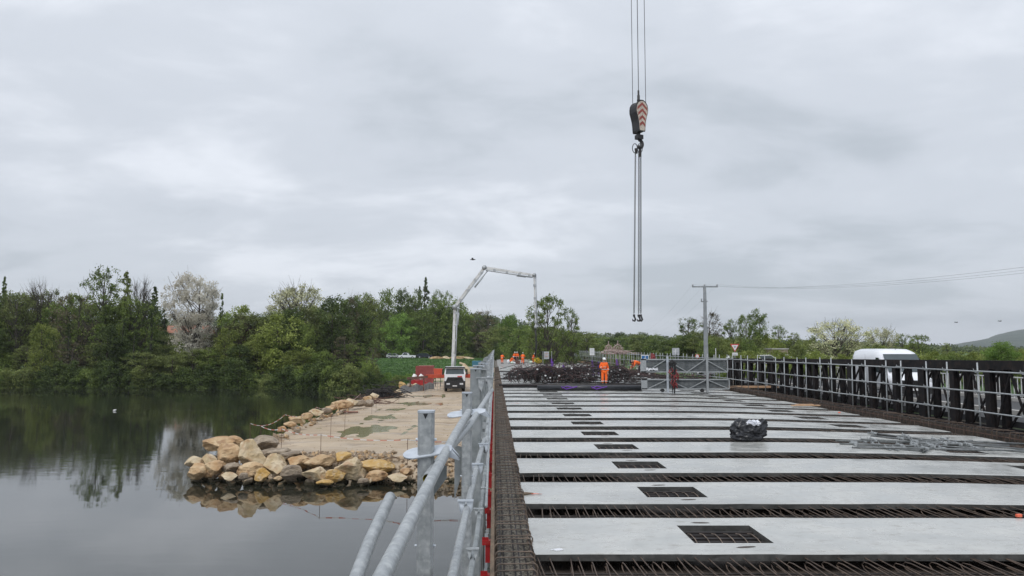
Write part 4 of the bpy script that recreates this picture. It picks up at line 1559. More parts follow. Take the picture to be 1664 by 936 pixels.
def tangle(name, loc, rx, ry, rz, nbar, rr, m, label, cat, curl=0.5, group=None):
    mb = MB()
    for _ in range(nbar):
        a = rg.uniform(0, math.pi)
        p = Vector((rg.gauss(0, 0.4) * rx, rg.gauss(0, 0.4) * ry, abs(rg.gauss(0, 0.45)) * rz))
        l = rg.uniform(0.4, 1.0) * rx
        d = Vector((math.cos(a), math.sin(a) * 0.6, rg.uniform(-.25, .3)))
        bend = Vector((rg.uniform(-1, 1), rg.uniform(-1, 1), rg.uniform(-.6, 1))) * curl * l * 0.4
        pts = []
        for k in range(5):
            t = k / 4 - 0.5
            q = p + d * l * 2 * t + bend * (1 - 4 * t * t)
            q.z = max(0.01, q.z)
            pts.append(q)
        mb.tube(pts, rr, 4, cap=False)
    o = mb.build(name, m, None, loc)
    return tag(o, label, cat, group)


tangle('steel_scrap_heap', pz(622, 646), 1.9, 1.2, 1.0, 130, 0.03, M['rust_dark'], 'dark heap of twisted steel scrap on the left platform edge', 'scrap heap', 0.8)
tangle('steel_offcuts', pz(600, 655), 2.2, 0.6, 0.35, 40, 0.022, M['rust_red'], 'low strew of red-brown steel offcuts before the dark scrap heap', 'scrap')
p = pz(565, 670)
mb = MB(); mb.beam((-.6, 0, .05), (.5, .2, .05), .15, .06); mb.beam((-.3, .4, .04), (.8, .1, .06), .12, .05)
tag(mb.build('red_debris', M['tape_r'], None, p), 'bright red strip of debris lying on the sand by the left edge', 'debris')
p = pz(573, 671)
mb = MB(); mb.beam((-.4, 0, .06), (.4, .2, .06), .18, .08)
tag(mb.build('timber_offcut', M['rust_red'], None, p), 'dark red offcut lying right of the bright red debris', 'offcut')
p = pz(640, 744)
mb = MB(); mb.beam((-.16, 0, .03), (.16, .02, .03), .1, .06)
tag(mb.build('timber_offcut', M['timber'], None, p), 'small brown block lying on the sand near the front tape', 'offcut')
# silt fence strip between scrap heap and container
mb = MB()
n = 24
vs = []
a, b = onz(650, 640, PLAT_Z), onz(705, 632, PLAT_Z)
for i in range(n + 1):
    t = i / n
    q = a.lerp(b, t)
    zz = PLAT_Z + 0.0
    vs += [(q.x, q.y + 0.4 * math.sin(9 * t), zz), (q.x, q.y + 0.4 * math.sin(9 * t) + .15, zz + 0.75 + 0.15 * math.sin(17 * t))]
    vs += [(q.x, q.y + 0.4 * math.sin(9 * t) + .03, zz), (q.x, q.y + 0.4 * math.sin(9 * t) + .18, zz + 0.75 + 0.15 * math.sin(17 * t))]
mb.add(vs, [(4 * i, 4 * i + 4, 4 * i + 5, 4 * i + 1) for i in range(n)] + [(4 * i + 2, 4 * i + 3, 4 * i + 7, 4 * i + 6) for i in range(n)])
tag(mb.build('silt_fence', M['net']), 'grey mesh silt fence lying along the platform edge below the red container', 'net')
fb = empty('mesh_barrier', pz(690, 638), 'row of low see-through site barriers beside the haul road left of the pump truck', 'barrier')
mb = MB()
for i in range(14):
    mb.tube([(0.55 * i * 0.5, 0.9 * i, 0), (0.55 * i * .5, 0.9 * i, 1.05)], 0.02, 5)
mb.build('uprights', M['galv'], fb)['kind'] = 'stuff'
for z in (0.2, 1.0):
    mb = MB(); mb.tube([(0, 0, z), (0.275 * 13, 11.7, z)], 0.02, 5); mb.build('rail', M['galv'], fb)

# ================================================================== THINGS ON THE DECK
def rebar_bundle(px, py, d, wpx, hpx, label, ring=True, seed=0, mm=('rust_dark', 'rust_dark', 'rust_purple')):
    rg = random.Random(seed)
    base = W(px, py, d)
    z0 = 0.0
    base.z = z0
    s = d / 1200
    wx, hz = wpx * s, hpx * s
    e_ = empty('rebar_bundle', base, label, 'rebar bundle', 'bundles of reinforcing bars on the deck')
    mb = MB()
    n = 30
    for i in range(n):
        mb.cur = rg.choice((0, 0, 1))
        x = (rg.random() - 0.5) * wx * 0.75
        zz = rg.uniform(0.02, hz * 0.55)
        if ring:
            r = hz * rg.uniform(0.25, 0.5)
            pts = []
            ph = rg.uniform(-0.5, 0.5)
            sq = rg.uniform(0.8, 1.7)
            for k in range(11):
                a = -0.5 + k / 10 * math.pi * 1.3 + ph
                pts.append((x + math.cos(a) * r * sq, rg.uniform(-.01, .01) + (i % 9) * 0.12 - 0.5, max(0.02, r * 0.9 + math.sin(a) * r)))
            mb.tube(pts, 0.026, 4, cap=False)
        else:
            y = rg.uniform(-.6, .6)
            dz = rg.uniform(-.12, .2)
            l = wx * rg.uniform(0.3, 0.55)
            mb.tube([(x - l, y, max(.02, zz - dz)), (x, y + .05, zz + .06), (x + l, y - .1, max(.02, zz + dz))], 0.016, 4, cap=False)
    for i in range(16):       # loose bar ends
        x = (rg.random() - 0.5) * wx
        mb.cur = 1
        mb.tube([(x, rg.uniform(-.5, .5), hz * 0.4), (x + rg.uniform(-.6, .6) * wx * .4, rg.uniform(-.5, .5), hz * rg.uniform(0.8, 1.25))], 0.015, 4, cap=False)
    tag(mb.build('bars', [M[mm[0]], M[mm[2]]], e_), kind='stuff')
    mb = MB()
    for i in range(1 + seed % 2):
        x = (rg.random() - 0.5) * wx * 0.7
        z = hz * rg.uniform(.25, .9)
        mb.prism([(x + .07 * math.cos(a * math.pi / 4), z + .055 * math.sin(a * math.pi / 4)) for a in range(8)], -0.62, -0.6,
                 Matrix(((1, 0, 0, 0), (0, 0, 1, 0), (0, 1, 0, 0), (0, 0, 0, 1))))
    mb.build('white_tag', M['sign_white'], e_)
    return e_


BUN = [
    (862, 622, 50.5, 56, 27, True, 'round coiled dark bars at the left end of the heap'),
    (847, 617, 56.0, 44, 16, False, 'low reddish bundle of loose bars trailing off left of the heap'),
    (868, 607, 60.0, 60, 19, False, 'purplish loose bundle lying behind the left coil'),
    (893, 622, 50.8, 40, 31, True, 'upright dark coil second from the left end'),
    (918, 622, 50.3, 46, 27, True, 'low round coil in the middle left of the heap'),
    (942, 622, 50.9, 50, 31, False, 'straight bars stacked in the middle of the heap with white tags'),
    (962, 621, 51.4, 42, 36, True, 'tallest dark coil just left of the standing worker'),
    (1000, 621, 53.5, 34, 30, True, 'coil right behind the standing worker'),
    (1022, 621, 52.5, 44, 33, False, 'reddish heap of bars where the bent worker reaches down'),
    (1044, 620, 53.2, 36, 26, False, 'straight bars ending behind the lattice panels'),
    (905, 604, 66.0, 60, 12, False, 'rust-red bundle lying far behind the middle coils'),
    (940, 603, 67.0, 60, 12, False, 'rust-brown bundle lying behind the tallest coil'),
    (1085, 622, 52.0, 60, 24, False, 'dark bars seen through the lattice panels'),
    (1130, 622, 52.5, 50, 22, False, 'dark bars seen behind the right half of the lattice panels'),
]
for i, (px, py, d, wp, hp, ring, lb) in enumerate(BUN):
    rebar_bundle(px, py, onz(px, py + 1, 0).y, wp, hp, lb, ring, seed=40 + i)
tangle('loose_hooped_bars', onz(980, 623, 0), 4.0, 1.0, 0.9, 34, 0.018, M['rust_dark'], 'tangle of dark hooped bars filling the gaps of the heap', 'rebar', 0.8)
tangle('loose_hooped_bars', onz(900, 622, 0), 3.4, 1.0, 0.8, 30, 0.018, M['rust_dark'], 'tangle of dark bars over the left coils', 'rebar', 0.9)
# long rolled formwork liner lying before the heap
roll = empty('dark_roll', onz(958, 635, 0) + Vector((0, 0, 0.16)), 'long thick dark grey roll with purple straps lying across the deck before the rebar', 'roll')
d_ = roll.location.y
mb = MB(); mb.smooth = True
mb.tube([(-84 * d_ / 1200, 0, 0), (0, 0, 0.0), (84 * d_ / 1200, 0, 0)], 0.165, 14)
mb.build('cylinder_body', M['black_plastic'], roll)
for xx in (-50, -2):
    mb = MB()
    mb.tube([(xx * d_ / 1200 + 0.0, -0.0, -.05), (xx * d_ / 1200 + 0.25, -.17, .02), (xx * d_ / 1200 + 0.5, -.13, .12), (xx * d_ / 1200 + .9, -.17, .03)], 0.03, 5)
    mb.tube([(xx * d_ / 1200 + 0.15, -0.16, .09), (xx * d_ / 1200 + 0.45, -.175, -.06), (xx * d_ / 1200 + 1.1, -.15, .1)], 0.03, 5)
    mb.build('strap', M['purple'], roll)
q = onz(930, 629, 0)
mb = MB(); mb.smooth = True
mb.tube([(-118 * q.y / 1200, 0, .1), (130 * q.y / 1200, 0.4, .1)], 0.10, 10)
tag(mb.build('long_pipe', M['rust_dark'], None, q), 'thin dark pipe stretching across nearly half the deck behind the roll', 'pipe')
# purple straps standing over the bundles
for i, (px, py, d, h) in enumerate(((896, 604, 60, 21), (888, 604, 60, 12), (962, 604, 60, 18), (972, 604, 60, 16), (1002, 600, 62, 16), (915, 603, 60, 10))):
    p = W(px, py, d)
    hh = h * d / 1200
    mb = MB()
    mb.beam((0, 0, -0.3), (0.02, 0, hh), 0.11, 0.03)
    mb.beam((0.16, 0, -0.3), (0.10, 0.02, hh * .8), 0.10, 0.03)
    tag(mb.build('lifting_strap', M['purple'], None, p), 'purple lifting strap standing up from the %s' % ('bundle behind the second coil, tallest of them', 'bundle just left of the tallest strap', 'bundle left of the standing worker', 'bundle close beside the standing worker', 'bundle right of the standing worker', 'middle bundle, shortest of them')[i], 'strap', 'purple straps on the rebar bundles')

# black rubbish bag
bag = empty('rubbish_bag', onz(1215, 716, 0), 'full black plastic rubbish bag with crumpled white film on top standing on the wet slabs', 'bag')
from mathutils import noise as mnoise
bm = bmesh.new()
bmesh.ops.create_icosphere(bm, subdivisions=5, radius=1.0)
sc_ = bag.location.y / 1200
for v in bm.verts:
    p = v.co.copy()
    z = p.z
    hxy = max(1e-4, math.hypot(p.x, p.y))
    ex_ = 5.0 if z < 0 else 2.3
    k = (max(0.0, 1 - abs(z) ** ex_)) ** (1 / ex_) / hxy
    q = Vector((p.x * 29 * sc_ * k, p.y * 23 * sc_ * k, (z * 0.5 + 0.46) * 35 * sc_))
    cr1 = abs(mnoise.noise(Vector((p.x * 2.3 + 3, p.y * 2.3, p.z * 1.6 + 4)))) * 0.20 + abs(mnoise.noise(p * 5.5)) * 0.07 + abs(mnoise.noise(p * 13)) * 0.02
    q -= Vector((p.x, p.y, p.z * 0.5)) * cr1
    if p.z > 0.1: q.z += 0.10 * math.exp(-((p.x + .45) / .22) ** 2) * p.z
    if abs(p.z) < .6 and p.x > 0.7: q += Vector((0.09, 0, 0.10 * (1 + p.z)))
    q.z = max(0.002, q.z)
    v.co = q
me = bpy.data.meshes.new('bag_skin'); bm.to_mesh(me); bm.free(); me.materials.append(M['black_plastic'])
for pl_ in me.polygons: pl_.use_smooth = True
link('bag_skin', me, bag)
bm = bmesh.new()
bmesh.ops.create_icosphere(bm, subdivisions=4, radius=1.0)
for v in bm.verts:
    p = v.co.copy()
    r = 1 + 0.5 * mnoise.noise(p * 3.5) + .2 * mnoise.noise(p * 9)
    v.co = Vector((0.10 + p.x * 0.17 * r, -0.20 + p.y * 0.14 * r, 0.50 + p.z * 0.08 * r))
me = bpy.data.meshes.new('white_film'); bm.to_mesh(me); bm.free(); me.materials.append(M['foil'])
link('white_film', me, bag)
mb = MB()
for (a, b) in (((-.10, -.02, .46), (-.27, -.02, .60)), ((.22, -.02, .42), (.53, 0, .40))):
    mb.tube([a, ((a[0] + b[0]) / 2, a[1] - .03, (a[2] + b[2]) / 2 + .03), b], [.09, .07, .015], 7)
mb.smooth = True
mb.build('bag_corner', M['black_plastic'], bag)

# loose scaffold tubes lying on the deck: one thing each
rg = random.Random(77)
tl = [(1392, 725, 1500, 733), (1358, 716, 1452, 718), (1365, 721, 1560, 727), (1400, 714, 1575, 722), (1410, 703, 1520, 716), (1415, 708, 1600, 728), (1440, 711, 1664, 730),
      (1385, 727, 1620, 731), (1450, 728, 1580, 716), (1490, 722, 1690, 736), (1500, 714, 1680, 722), (1520, 730, 1700, 733), (1380, 719, 1470, 728), (1430, 718, 1640, 724), (1540, 712, 1500, 735), (1470, 706, 1500, 733)]
wordl = ['lowest at the left', 'farthest left end', 'across the whole left part', 'ending under the right clamps', 'highest at the left', 'rising over the middle', 'reaching to the right frame edge', 'nearest long one', 'crossing at an angle', 'right half, nearest', 'right half, farthest', 'right end, closest to the camera', 'short, at the left', 'middle layer', 'short, crossing the others', 'short, pointing toward the camera']
for i, (xa, ya_, xb_, yb_) in enumerate(tl):
    lift = 0.03 + 0.045 * (i % 4)
    a = onz(xa, ya_, fall(7.5)); b = onz(xb_, yb_, fall(12.0))
    za, zb = fall(a.x + SH * a.y), fall(b.x + SH * b.y)
    a = onz(xa, ya_, za + lift); b = onz(xb_, yb_, zb + 0.03 + 0.03 * ((i + 1) % 3))
    e_ = empty('scaffold_tube', a, 'loose scaffold tube in the heap right of the bag, ' + wordl[i], 'scaffold tube', 'loose scaffold tubes heaped on the deck')
    mb = MB(); mb.smooth = True
    mb.tube([(0, 0, 0), b - a], 0.0242, 8)
    mb.build('tube', M['galv_old'], e_)
    mb = MB()
    for t in (0.12, 0.5, 0.62):
        if rg.random() < 0.7:
            c = (b - a) * t
            link('coupler', coup_me, e_, c)

# lattice working platforms standing on edge
LP = onz(1043, 637, 0)
fr = empty('lattice_panel_frame', (LP.x, LP.y, 0), 'two galvanised lattice panels one above the other on two posts across the deck', 'scaffold frame')
dd = LP.y
sc_ = dd / 1200
Wd = 141 * sc_


def lattice(z0, z1, nm, ybk):
    p = empty(nm, (0, 0, 0))
    p.parent = fr
    p.location = (0, ybk, 0)
    mb = MB()
    mb.beam((0, 0, z0), (Wd, 0, z0), 0.06, 0.07); mb.beam((0, 0, z1), (Wd, 0, z1), 0.06, 0.07)
    mb.beam((Wd, 0, z0), (Wd, 0, z1), 0.06, 0.06)
    mb.build('frame', M['galv'], p)
    mb = MB(); mb.box((-0.02, -0.03, z0 - .04), (9 * sc_, 0.03, z1 + .04)); mb.build('end_plate', M['galv'], p)
    mb = MB()
    n = 5
    xs_ = [9 * sc_, 41 * sc_, 75 * sc_, 105 * sc_, Wd]
    for i in range(4):
        a, b = ((xs_[i], z0), (xs_[i + 1], z1)) if i % 2 == 0 else ((xs_[i], z1), (xs_[i + 1], z0))
        mb.beam((a[0], -0.02, a[1]), (b[0], -0.02, b[1]), 0.04, 0.045)
    for i in range(13):
        pass
    mb.build('brace', M['galv'], p)
    mb = MB()
    for i in range(6):
        z = z0 + (z1 - z0) * (i + .5) / 6
        mb.box((9 * sc_, 0.06, z - (z1 - z0) / 12.6), (Wd - .05, 0.075 + (i % 2) * .01, z + (z1 - z0) / 12.6))
    mb.build('deck_boards', M['mesh_dark'], p)


lattice(5 * sc_, 20 * sc_, 'lower_panel', 0.0)
lattice(32 * sc_, 52 * sc_, 'upper_panel', 0.25)
for xx, mt in ((41.5, 'galv_new'), (105.5, 'galv')):
    mb = MB(); mb.box((xx * sc_ - 0.06, -0.12, 0.0), (xx * sc_ + 0.06, -0.04, 57 * sc_)); mb.build('post', M[mt], fr)
for xx in (33, 97):
    mb = MB(); mb.tube([(xx * sc_, -.15, .1), (xx * sc_ + .001, .15, .1)], 0.1, 10); mb.build('castor', M['black_rubber'], fr)
# harness of black straps and red chain blocks hanging on it
hb = empty('hanging_chains', W(1092, 585, dd - 0.3), 'black straps and dark red chain slings hanging down the left post of the lattice panels', 'chain sling')
mb = MB()
s = sc_
for i in range(14):
    x = rg.uniform(-5, 6) * s
    l = rg.uniform(20, 58) * s if i < 5 else rg.uniform(8, 26) * s
    mb.tube([(0, 0, 0), (x * .8, -.06, -4 * s), (x, -.08, -l * .5), (x * .6, -.05, -l)], rg.uniform(.02, .05), 5)
mb.build('black_strap', M['black_rubber'], hb)
mb = MB()
for i in range(12):
    x = rg.uniform(-4, 8) * s
    z = -rg.uniform(12, 36) * s
    mb.tube([(x, -.1, z), (x + rg.uniform(-.12, .12), -.14, z - .15), (x + rg.uniform(-.15, .15), -.1, z - .32)], rg.uniform(.025, .05), 5)
mb.build('red_sling', M['sling_red'], hb)
# white sheet stuck in the panel
sh = W(1060, 600, dd + 0.1)
mb = MB()
n = 10
vs = []
for i in range(n + 1):
    for j in (0, 1):
        vs.append(((i / n - .5) * 19 * s, 0.05 * math.sin(i * 1.9 + j), (j - .5) * (5 - 2.5 * math.sin(i / n * 3.14)) * s + .03 * math.sin(i * 2.3)))
vs2 = [(v[0], v[1] + .01, v[2]) for v in vs]
mb.add(vs, [(2 * i, 2 * i + 2, 2 * i + 3, 2 * i + 1) for i in range(n)])
mb.add(vs2, [(2 * i, 2 * i + 1, 2 * i + 3, 2 * i + 2) for i in range(n)])
tag(mb.build('plastic_sheet', M['white_sheet'], None, sh), 'crumpled white plastic sheet caught in the left end of the upper lattice panel', 'sheet')
# small blue sign and red rag on the far railing
p = W(1048, 583, 61)
sg = empty('pictogram_sign', p, 'small square blue sign with a white figure behind the lattice panels', 'sign')
mb = MB(); mb.box((-.32, -.01, -.30), (.32, .01, .30)); mb.build('plate', M['sign_white'], sg)
mb = MB(); mb.box((-.27, -.02, -.25), (.27, -.011, .25)); mb.build('blue_field', M['sign_blue'], sg)
mb = MB(); mb.tube([(0.02, -.03, .08), (.0, -.03, -.08), (-.08, -.03, -.18)], .025, 5); mb.tube([(0, -.03, -.05), (.09, -.03, -.16)], .025, 5); mb.tube([(-.1, -.03, .03), (.1, -.03, .0)], .02, 5); mb.tube([(0.03, -.022, .15), (.03, -.035, .15)], .045, 8)
mb.build('white_figure', M['sign_white'], sg)
p = W(1059, 582, 61)
mb = MB(); mb.tube([(0, 0, .4), (.1, 0, .1), (0, 0, -.25), (.05, 0, -.5)], [.08, .2, .15, .04], 7); mb.tube([(.2, 0, .35), (.25, .05, -.2)], [.06, .12], 6)
tag(mb.build('red_jacket', M['sling_red'], None, p), 'dark red garment hung on the railing right of the small blue sign', 'garment')
# stack sign of boards left
p = W(962, 572, 70)
nb = empty('notice_board', p, 'small white notice board with grey text lines behind the standing worker', 'sign')
mb = MB(); mb.box((-.22, 0, -.3), (.22, .02, .35)); mb.build('plate', M['sign_white'], nb)
mb = MB(); [mb.box((-.17, -.012, .22 - .14 * i), (.17, -.001, .27 - .14 * i)) for i in range(4)]; mb.build('text_lines', M['sign_back'], nb)
mb = MB(); mb.tube([(0, .03, -1.9), (0, .03, .3)], .03, 6); mb.build('post', M['galv'], nb)
p = W(888, 582, 85)
nb = empty('notice_board', p, 'white and brown notice board on two posts left of the purple strap', 'sign')
mb = MB(); mb.box((-.28, 0, -.1), (.3, .02, .75)); mb.build('plate', M['sign_back'], nb)
mb = MB(); mb.box((-.2, -.012, .1), (.22, -.001, .3)); mb.box((-.2, -.012, .45), (.22, -.001, .6)); mb.build('text_lines', M['pink_steel'], nb)
mb = MB(); mb.tube([(-.4, .03, -1.9), (-.4, .03, .8)], .035, 6); mb.tube([(.6, .03, -1.9), (.6, .03, .8)], .035, 6); mb.build('post', M['galv'], nb)
# yellow sheet, sacks and clutter by the far crew
bm = bmesh.new()
bmesh.ops.create_icosphere(bm, subdivisions=3, radius=1.0)
for v in bm.verts:
    p = v.co; r = 1 + .35 * mnoise.noise(p * 2.2)
    v.co = Vector((p.x * .75 * r - .3 * max(0, -p.x) * 0, p.y * .5 * r, max(0, (p.z * .35 + .3) * r * (1.2 - .5 * p.x))))
me = bpy.data.meshes.new('yellow_sack'); bm.to_mesh(me); bm.free(); me.materials.append(M['yellow'])
o = link('yellow_sack', me, None, onz(876, 589, 0)); o.scale = (1.0, 1, 1.0)
CR = onz(850, 591, 0).y
o.location = Vector((W(876, 588, CR).x, CR, 0))
tag(o, 'heap of bright yellow plastic sheeting on the deck right of the crew', 'sheeting')
for i, (px, wd, hh, mm, lb) in enumerate(((863, .38, .32, 'mint', 'pale green sack lying by the worker standing next to the yellow heap'), (826, .22, .5, 'white_sheet', 'white sack left of the crouching worker'), (832, .28, .25, 'mint', 'small pale green sack right in front of the crouching worker'), (836, .2, .2, 'white_sheet', 'smallest white sack of the pale ones near the crew'))):
    bm = bmesh.new()
    bmesh.ops.create_icosphere(bm, subdivisions=3, radius=1.0)
    for v in bm.verts:
        p = v.co; r = 1 + .3 * mnoise.noise(p * 2.2 + Vector((i, 0, 0)))
        v.co = Vector((p.x * wd * r, p.y * .3 * r, max(0, (p.z * .5 + .45) * hh * r * 1.4)))
    me = bpy.data.meshes.new('sack'); bm.to_mesh(me); bm.free(); me.materials.append(M[mm])
    tag(link('sack', me, None, Vector((W(px, 588, CR - .6).x, CR - .6, 0))), lb, 'sack', 'sacks near the far crew')
for i, (x0, y, lb) in enumerate(((1.8, 78, 'dark board lying on the far slabs left of centre'), (5.2, 80, 'long dark board lying on the far slabs before the yellow heap'), (2.2, 70, 'short dark board on the slabs before the crew'), (5.8, 67, 'dark board on the slabs behind the purplish bars'))):
    mb = MB(); mb.beam((-1.4, 0, .06), (1.4, .3, .06), .3, .1)
    tag(mb.build('loose_board', M['rust_dark'], None, B(x0, y, 0)), lb, 'board', 'dark boards on the far slabs')
# small leftovers on the near slabs
mb = MB(); mb.beam((-.05, 0, .005), (.05, .05, .005), .06, .01); mb.beam((-.1, .02, .004), (.02, .1, .004), .02, .006)
tag(mb.build('tape_scrap', M['white_sheet'], None, onz(908, 895, 0.003)), 'scrap of white tape on the nearest slab', 'scrap')
mb = MB(); mb.prism([(-.12, 0), (.0, -.06), (.16, .02), (.02, .10)], 0, .02)
tag(mb.build('timber_wedge', M['timber'], None, onz(852, 803, 0.003)), 'dark triangular wedge at the left end of the second slab', 'wedge')
for i, (px, py) in enumerate(((866, 802), (836, 655), (1364, 671), (1656, 840))):
    x0 = onz(px, py, 0); x0 = x0.x + SH * x0.y
    p = onz(px, py, fall(x0) + 0.004 + (.006 if i < 2 else 0))
    mb = MB()
    if i < 2:
        n = 9
        for j in range(5):
            ox, oy = random.uniform(-.14, .14), random.uniform(-.05, .05)
            mb.prism([(ox + .05 * math.cos(a * .7) * (1.6 if j % 2 else .8), oy + .018 * math.sin(a * .7)) for a in range(n)], 0, .002)
    else:
        mb.beam((-.04, 0, .02), (.04, .01, .02), .04, .04)
    tag(mb.build('paint_mark' if i < 2 else 'orange_plug', M['orange_mark'], None, p), ('faint orange paint mark beside the wedge on the second slab', 'orange paint mark at the left end of a far slab', 'small orange cap lying near the foot of the right railing', 'orange cap at the right frame edge between two near slabs')[i], 'mark' if i < 2 else 'cap')
mb = MB()
mb.beam((-.6, 0, .03), (.7, .1, .03), .2, .04); mb.beam((-.3, .3, .05), (.5, .35, .05), .2, .04)
p = onz(1308, 660, fall(12)); mb.build('scrap_wood', M['timber_new'], None, p)
tag(bpy.data.objects['scrap_wood'], 'flat pieces of fresh timber lying by the foot of the right cage', 'timber')
mb = MB(); mb.beam((-2.0, 0, .08), (2.3, .0, .08), .5, .12)
tag(mb.build('timber_plank', M['timber_new'], None, onz(1200, 632, fall(13)) + Vector((.6, 1, 0))), 'long orange-brown plank right of the lattice panels', 'plank')

# ================================================================== CRANE HOOK
HD = 26.0
hp = HD / 1200.0
hc = W(1038, 190, HD)
hook = empty('crane_hook_block', hc, 'dark crane hook block with red and cream chevrons hanging on wire ropes above the deck', 'crane hook', rz=math.radians(24))


def hook_hw(v):        # half width of the cheek plate (photo pixels) against height below the top
    prof = [(0, 2.5), (3, 7), (8, 10.2), (14, 11.2), (20, 11.0), (27, 9.0), (34, 7.2), (42, 6.2), (50, 5.6), (53, 5.0)]
    for (a, wa), (b, wb) in zip(prof[:-1], prof[1:]):
        if a <= v <= b: return wa + (wb - wa) * (v - a) / (b - a)
    return prof[-1][1]


def hz_(v): return (26 - v) * hp * 1.0


lv = [0, 1.5, 3, 5, 8, 11, 14, 20, 27, 34, 42, 50, 53]
right = [(hook_hw(v) * hp * 1.05, hz_(v)) for v in lv]
ol = right + [(-x, z) for (x, z) in right[::-1]]
XZ = Matrix(((1, 0, 0, 0), (0, 0, 1, 0), (0, 1, 0, 0), (0, 0, 0, 1)))
mb = MB(); mb.prism(ol, -0.22, -0.19, XZ); mb.prism(ol, 0.19, 0.22, XZ); mb.build('cheek_plate', M['hook_black'], hook)
mb = MB(); mb.prism([(x * 0.97, z * .97) for (x, z) in ol], -0.19, 0.19, XZ); mb.build('sheave_housing', M['hook_black'], hook)
mb = MB()
mb.cur = 0
fo = [(x * 0.9, z * 0.93 - .01) for (x, z) in ol]
mb.prism(fo, -0.228, -0.2205, XZ)
mb.build('cream_face', M['chev_cream'], hook)
for ap in (4.0, 14.5, 25.5, 35.5):
    mb = MB()
    th = 5.0
    for sgn in (-1, 1):
        pts = []
        vs = []
        n = 8
        for i in range(n + 1):
            v = ap + i * 1.25
            xx = i * 1.32
            lim = hook_hw(min(53, v + th / 2)) * .86
            if xx > lim: xx = lim
            vs.append((sgn * xx * hp, -0.2315, hz_(v)))
            vs.append((sgn * xx * hp, -0.2315, hz_(min(v + th, 50))))
            if xx >= lim: break
        k = len(vs) // 2
        fs = [(2 * i, 2 * i + 1, 2 * i + 3, 2 * i + 2) for i in range(k - 1)]
        if sgn < 0: fs = [f[::-1] for f in fs]
        b0 = len(vs)
        mb.add(vs, fs)
    mb.build('red_chevron', M['chev_red'], hook)
mb = MB(); mb.smooth = True
mb.tube([(0, 0, 26 * hp), (0, 0, 29 * hp), (0, 0, 30 * hp), (0, 0, 36 * hp), (0, 0, 38 * hp), (0, 0, 45 * hp)], [.06, .06, .05, .05, .035, .035], 10)
mb.build('rope_socket', M['hook_black'], hook)
for (x, y) in ((-8.5, .1), (0.3, 0), (3.8, .12), (11, -.1)):
    mb = MB()
    mb.tube([(x * hp * 1.0, y, (26 if x not in (0.3,) else 40) * hp - .2 * (abs(x) > 5)), (x * hp * 1.0, y, 27.0)], 0.011, 5)
    mb.build('wire_rope', M['rope'], hook)
mb = MB(); mb.smooth = True
mb.tube([(0, 0, -27 * hp), (0, 0, -31 * hp)], .05, 10)
mb.smooth = False
mb.box((-.12, -.1, -38 * hp), (.12, .1, -31 * hp))
mb.build('swivel', M['hook_black'], hook)
mb = MB(); mb.smooth = True
hk = []
for i in range(15):
    a = math.radians(90 - i * 17)
    hk.append((0.02 + 0.105 * math.cos(a), 0, -45.5 * hp + 0.13 * math.sin(a)))
mb.tube([(0, 0, -37 * hp)] + hk, [.05, .06] + [.055 + .02 * math.sin(i / 14 * 3.14) for i in range(13)] + [.02], 10)
mb.build('hook', M['hook_black'], hook)
hk_z = hc.z - 54 * hp
sl = empty('chain_sling', (hc.x - 3 * hp, hc.y, hk_z), 'long steel chain sling of paired legs hanging straight down from the crane hook', 'chain sling')
mb = MB(); mb.smooth = True
for sx in (-.09, .09):
    mb.tube([(sx + .09 * math.sin(a * math.pi / 6), 0.03 * sx, .02 + .17 * math.cos(a * math.pi / 6)) for a in range(12)], .016, 6, closed=True)
mb.build('ring', M['chain'], sl)


def chain(parent, a, b, r=0.011, pitch=0.085, name='chain'):
    a, b = Vector(a), Vector(b)
    d = (b - a); n = int(d.length / pitch); d.normalize()
    u = d.orthogonal().normalized(); v = d.cross(u)
    mb = MB(); mb.smooth = True
    for i in range(n):
        c = a + d * (i + .5) * pitch
        w_ = u if i % 2 else v
        pts = []
        for k in range(8):
            t = k * math.pi / 4
            pts.append(c + d * math.cos(t) * pitch * .68 + w_ * math.sin(t) * .026)
        mb.tube(pts, r, 4, closed=True)
    return mb.build(name, M['chain'], parent)


bot = W(1030, 522, HD)
for (x0, x1, y) in ((-3.5, -9.5, -.03), (2.5, -1.5, .03), (5.0, 1.5, -.04)):
    a = Vector((x0 * hp, y, -.12)); b = Vector((x1 * hp, y, bot.z - hk_z + .22))
    chain(sl, a, b)
    mb = MB(); mb.smooth = True
    p = b
    mb.tube([p + Vector((0, 0, .02)), p + Vector((0, 0, -.06))], .04, 8)
    mb.tube([p + Vector((0, 0, -.06)), p + Vector((.035, 0, -.10)), p + Vector((.05, 0, -.16)), p + Vector((.02, 0, -.21)), p + Vector((-.04, 0, -.2)), p + Vector((-.05, 0, -.14))], [.03, .03, .035, .035, .028, .015], 7)
    mb.build('sling_hook', M['hook_black'], sl)
mb = MB(); mb.tube([(-3 * hp, -.05, .0), (-2 * hp, -.06, -.18)], .05, 7); mb.tube([(4 * hp, -.05, -.02), (4 * hp, -.06, -.3)], .05, 7)
mb.build('shortener', M['rust_dark'], sl)

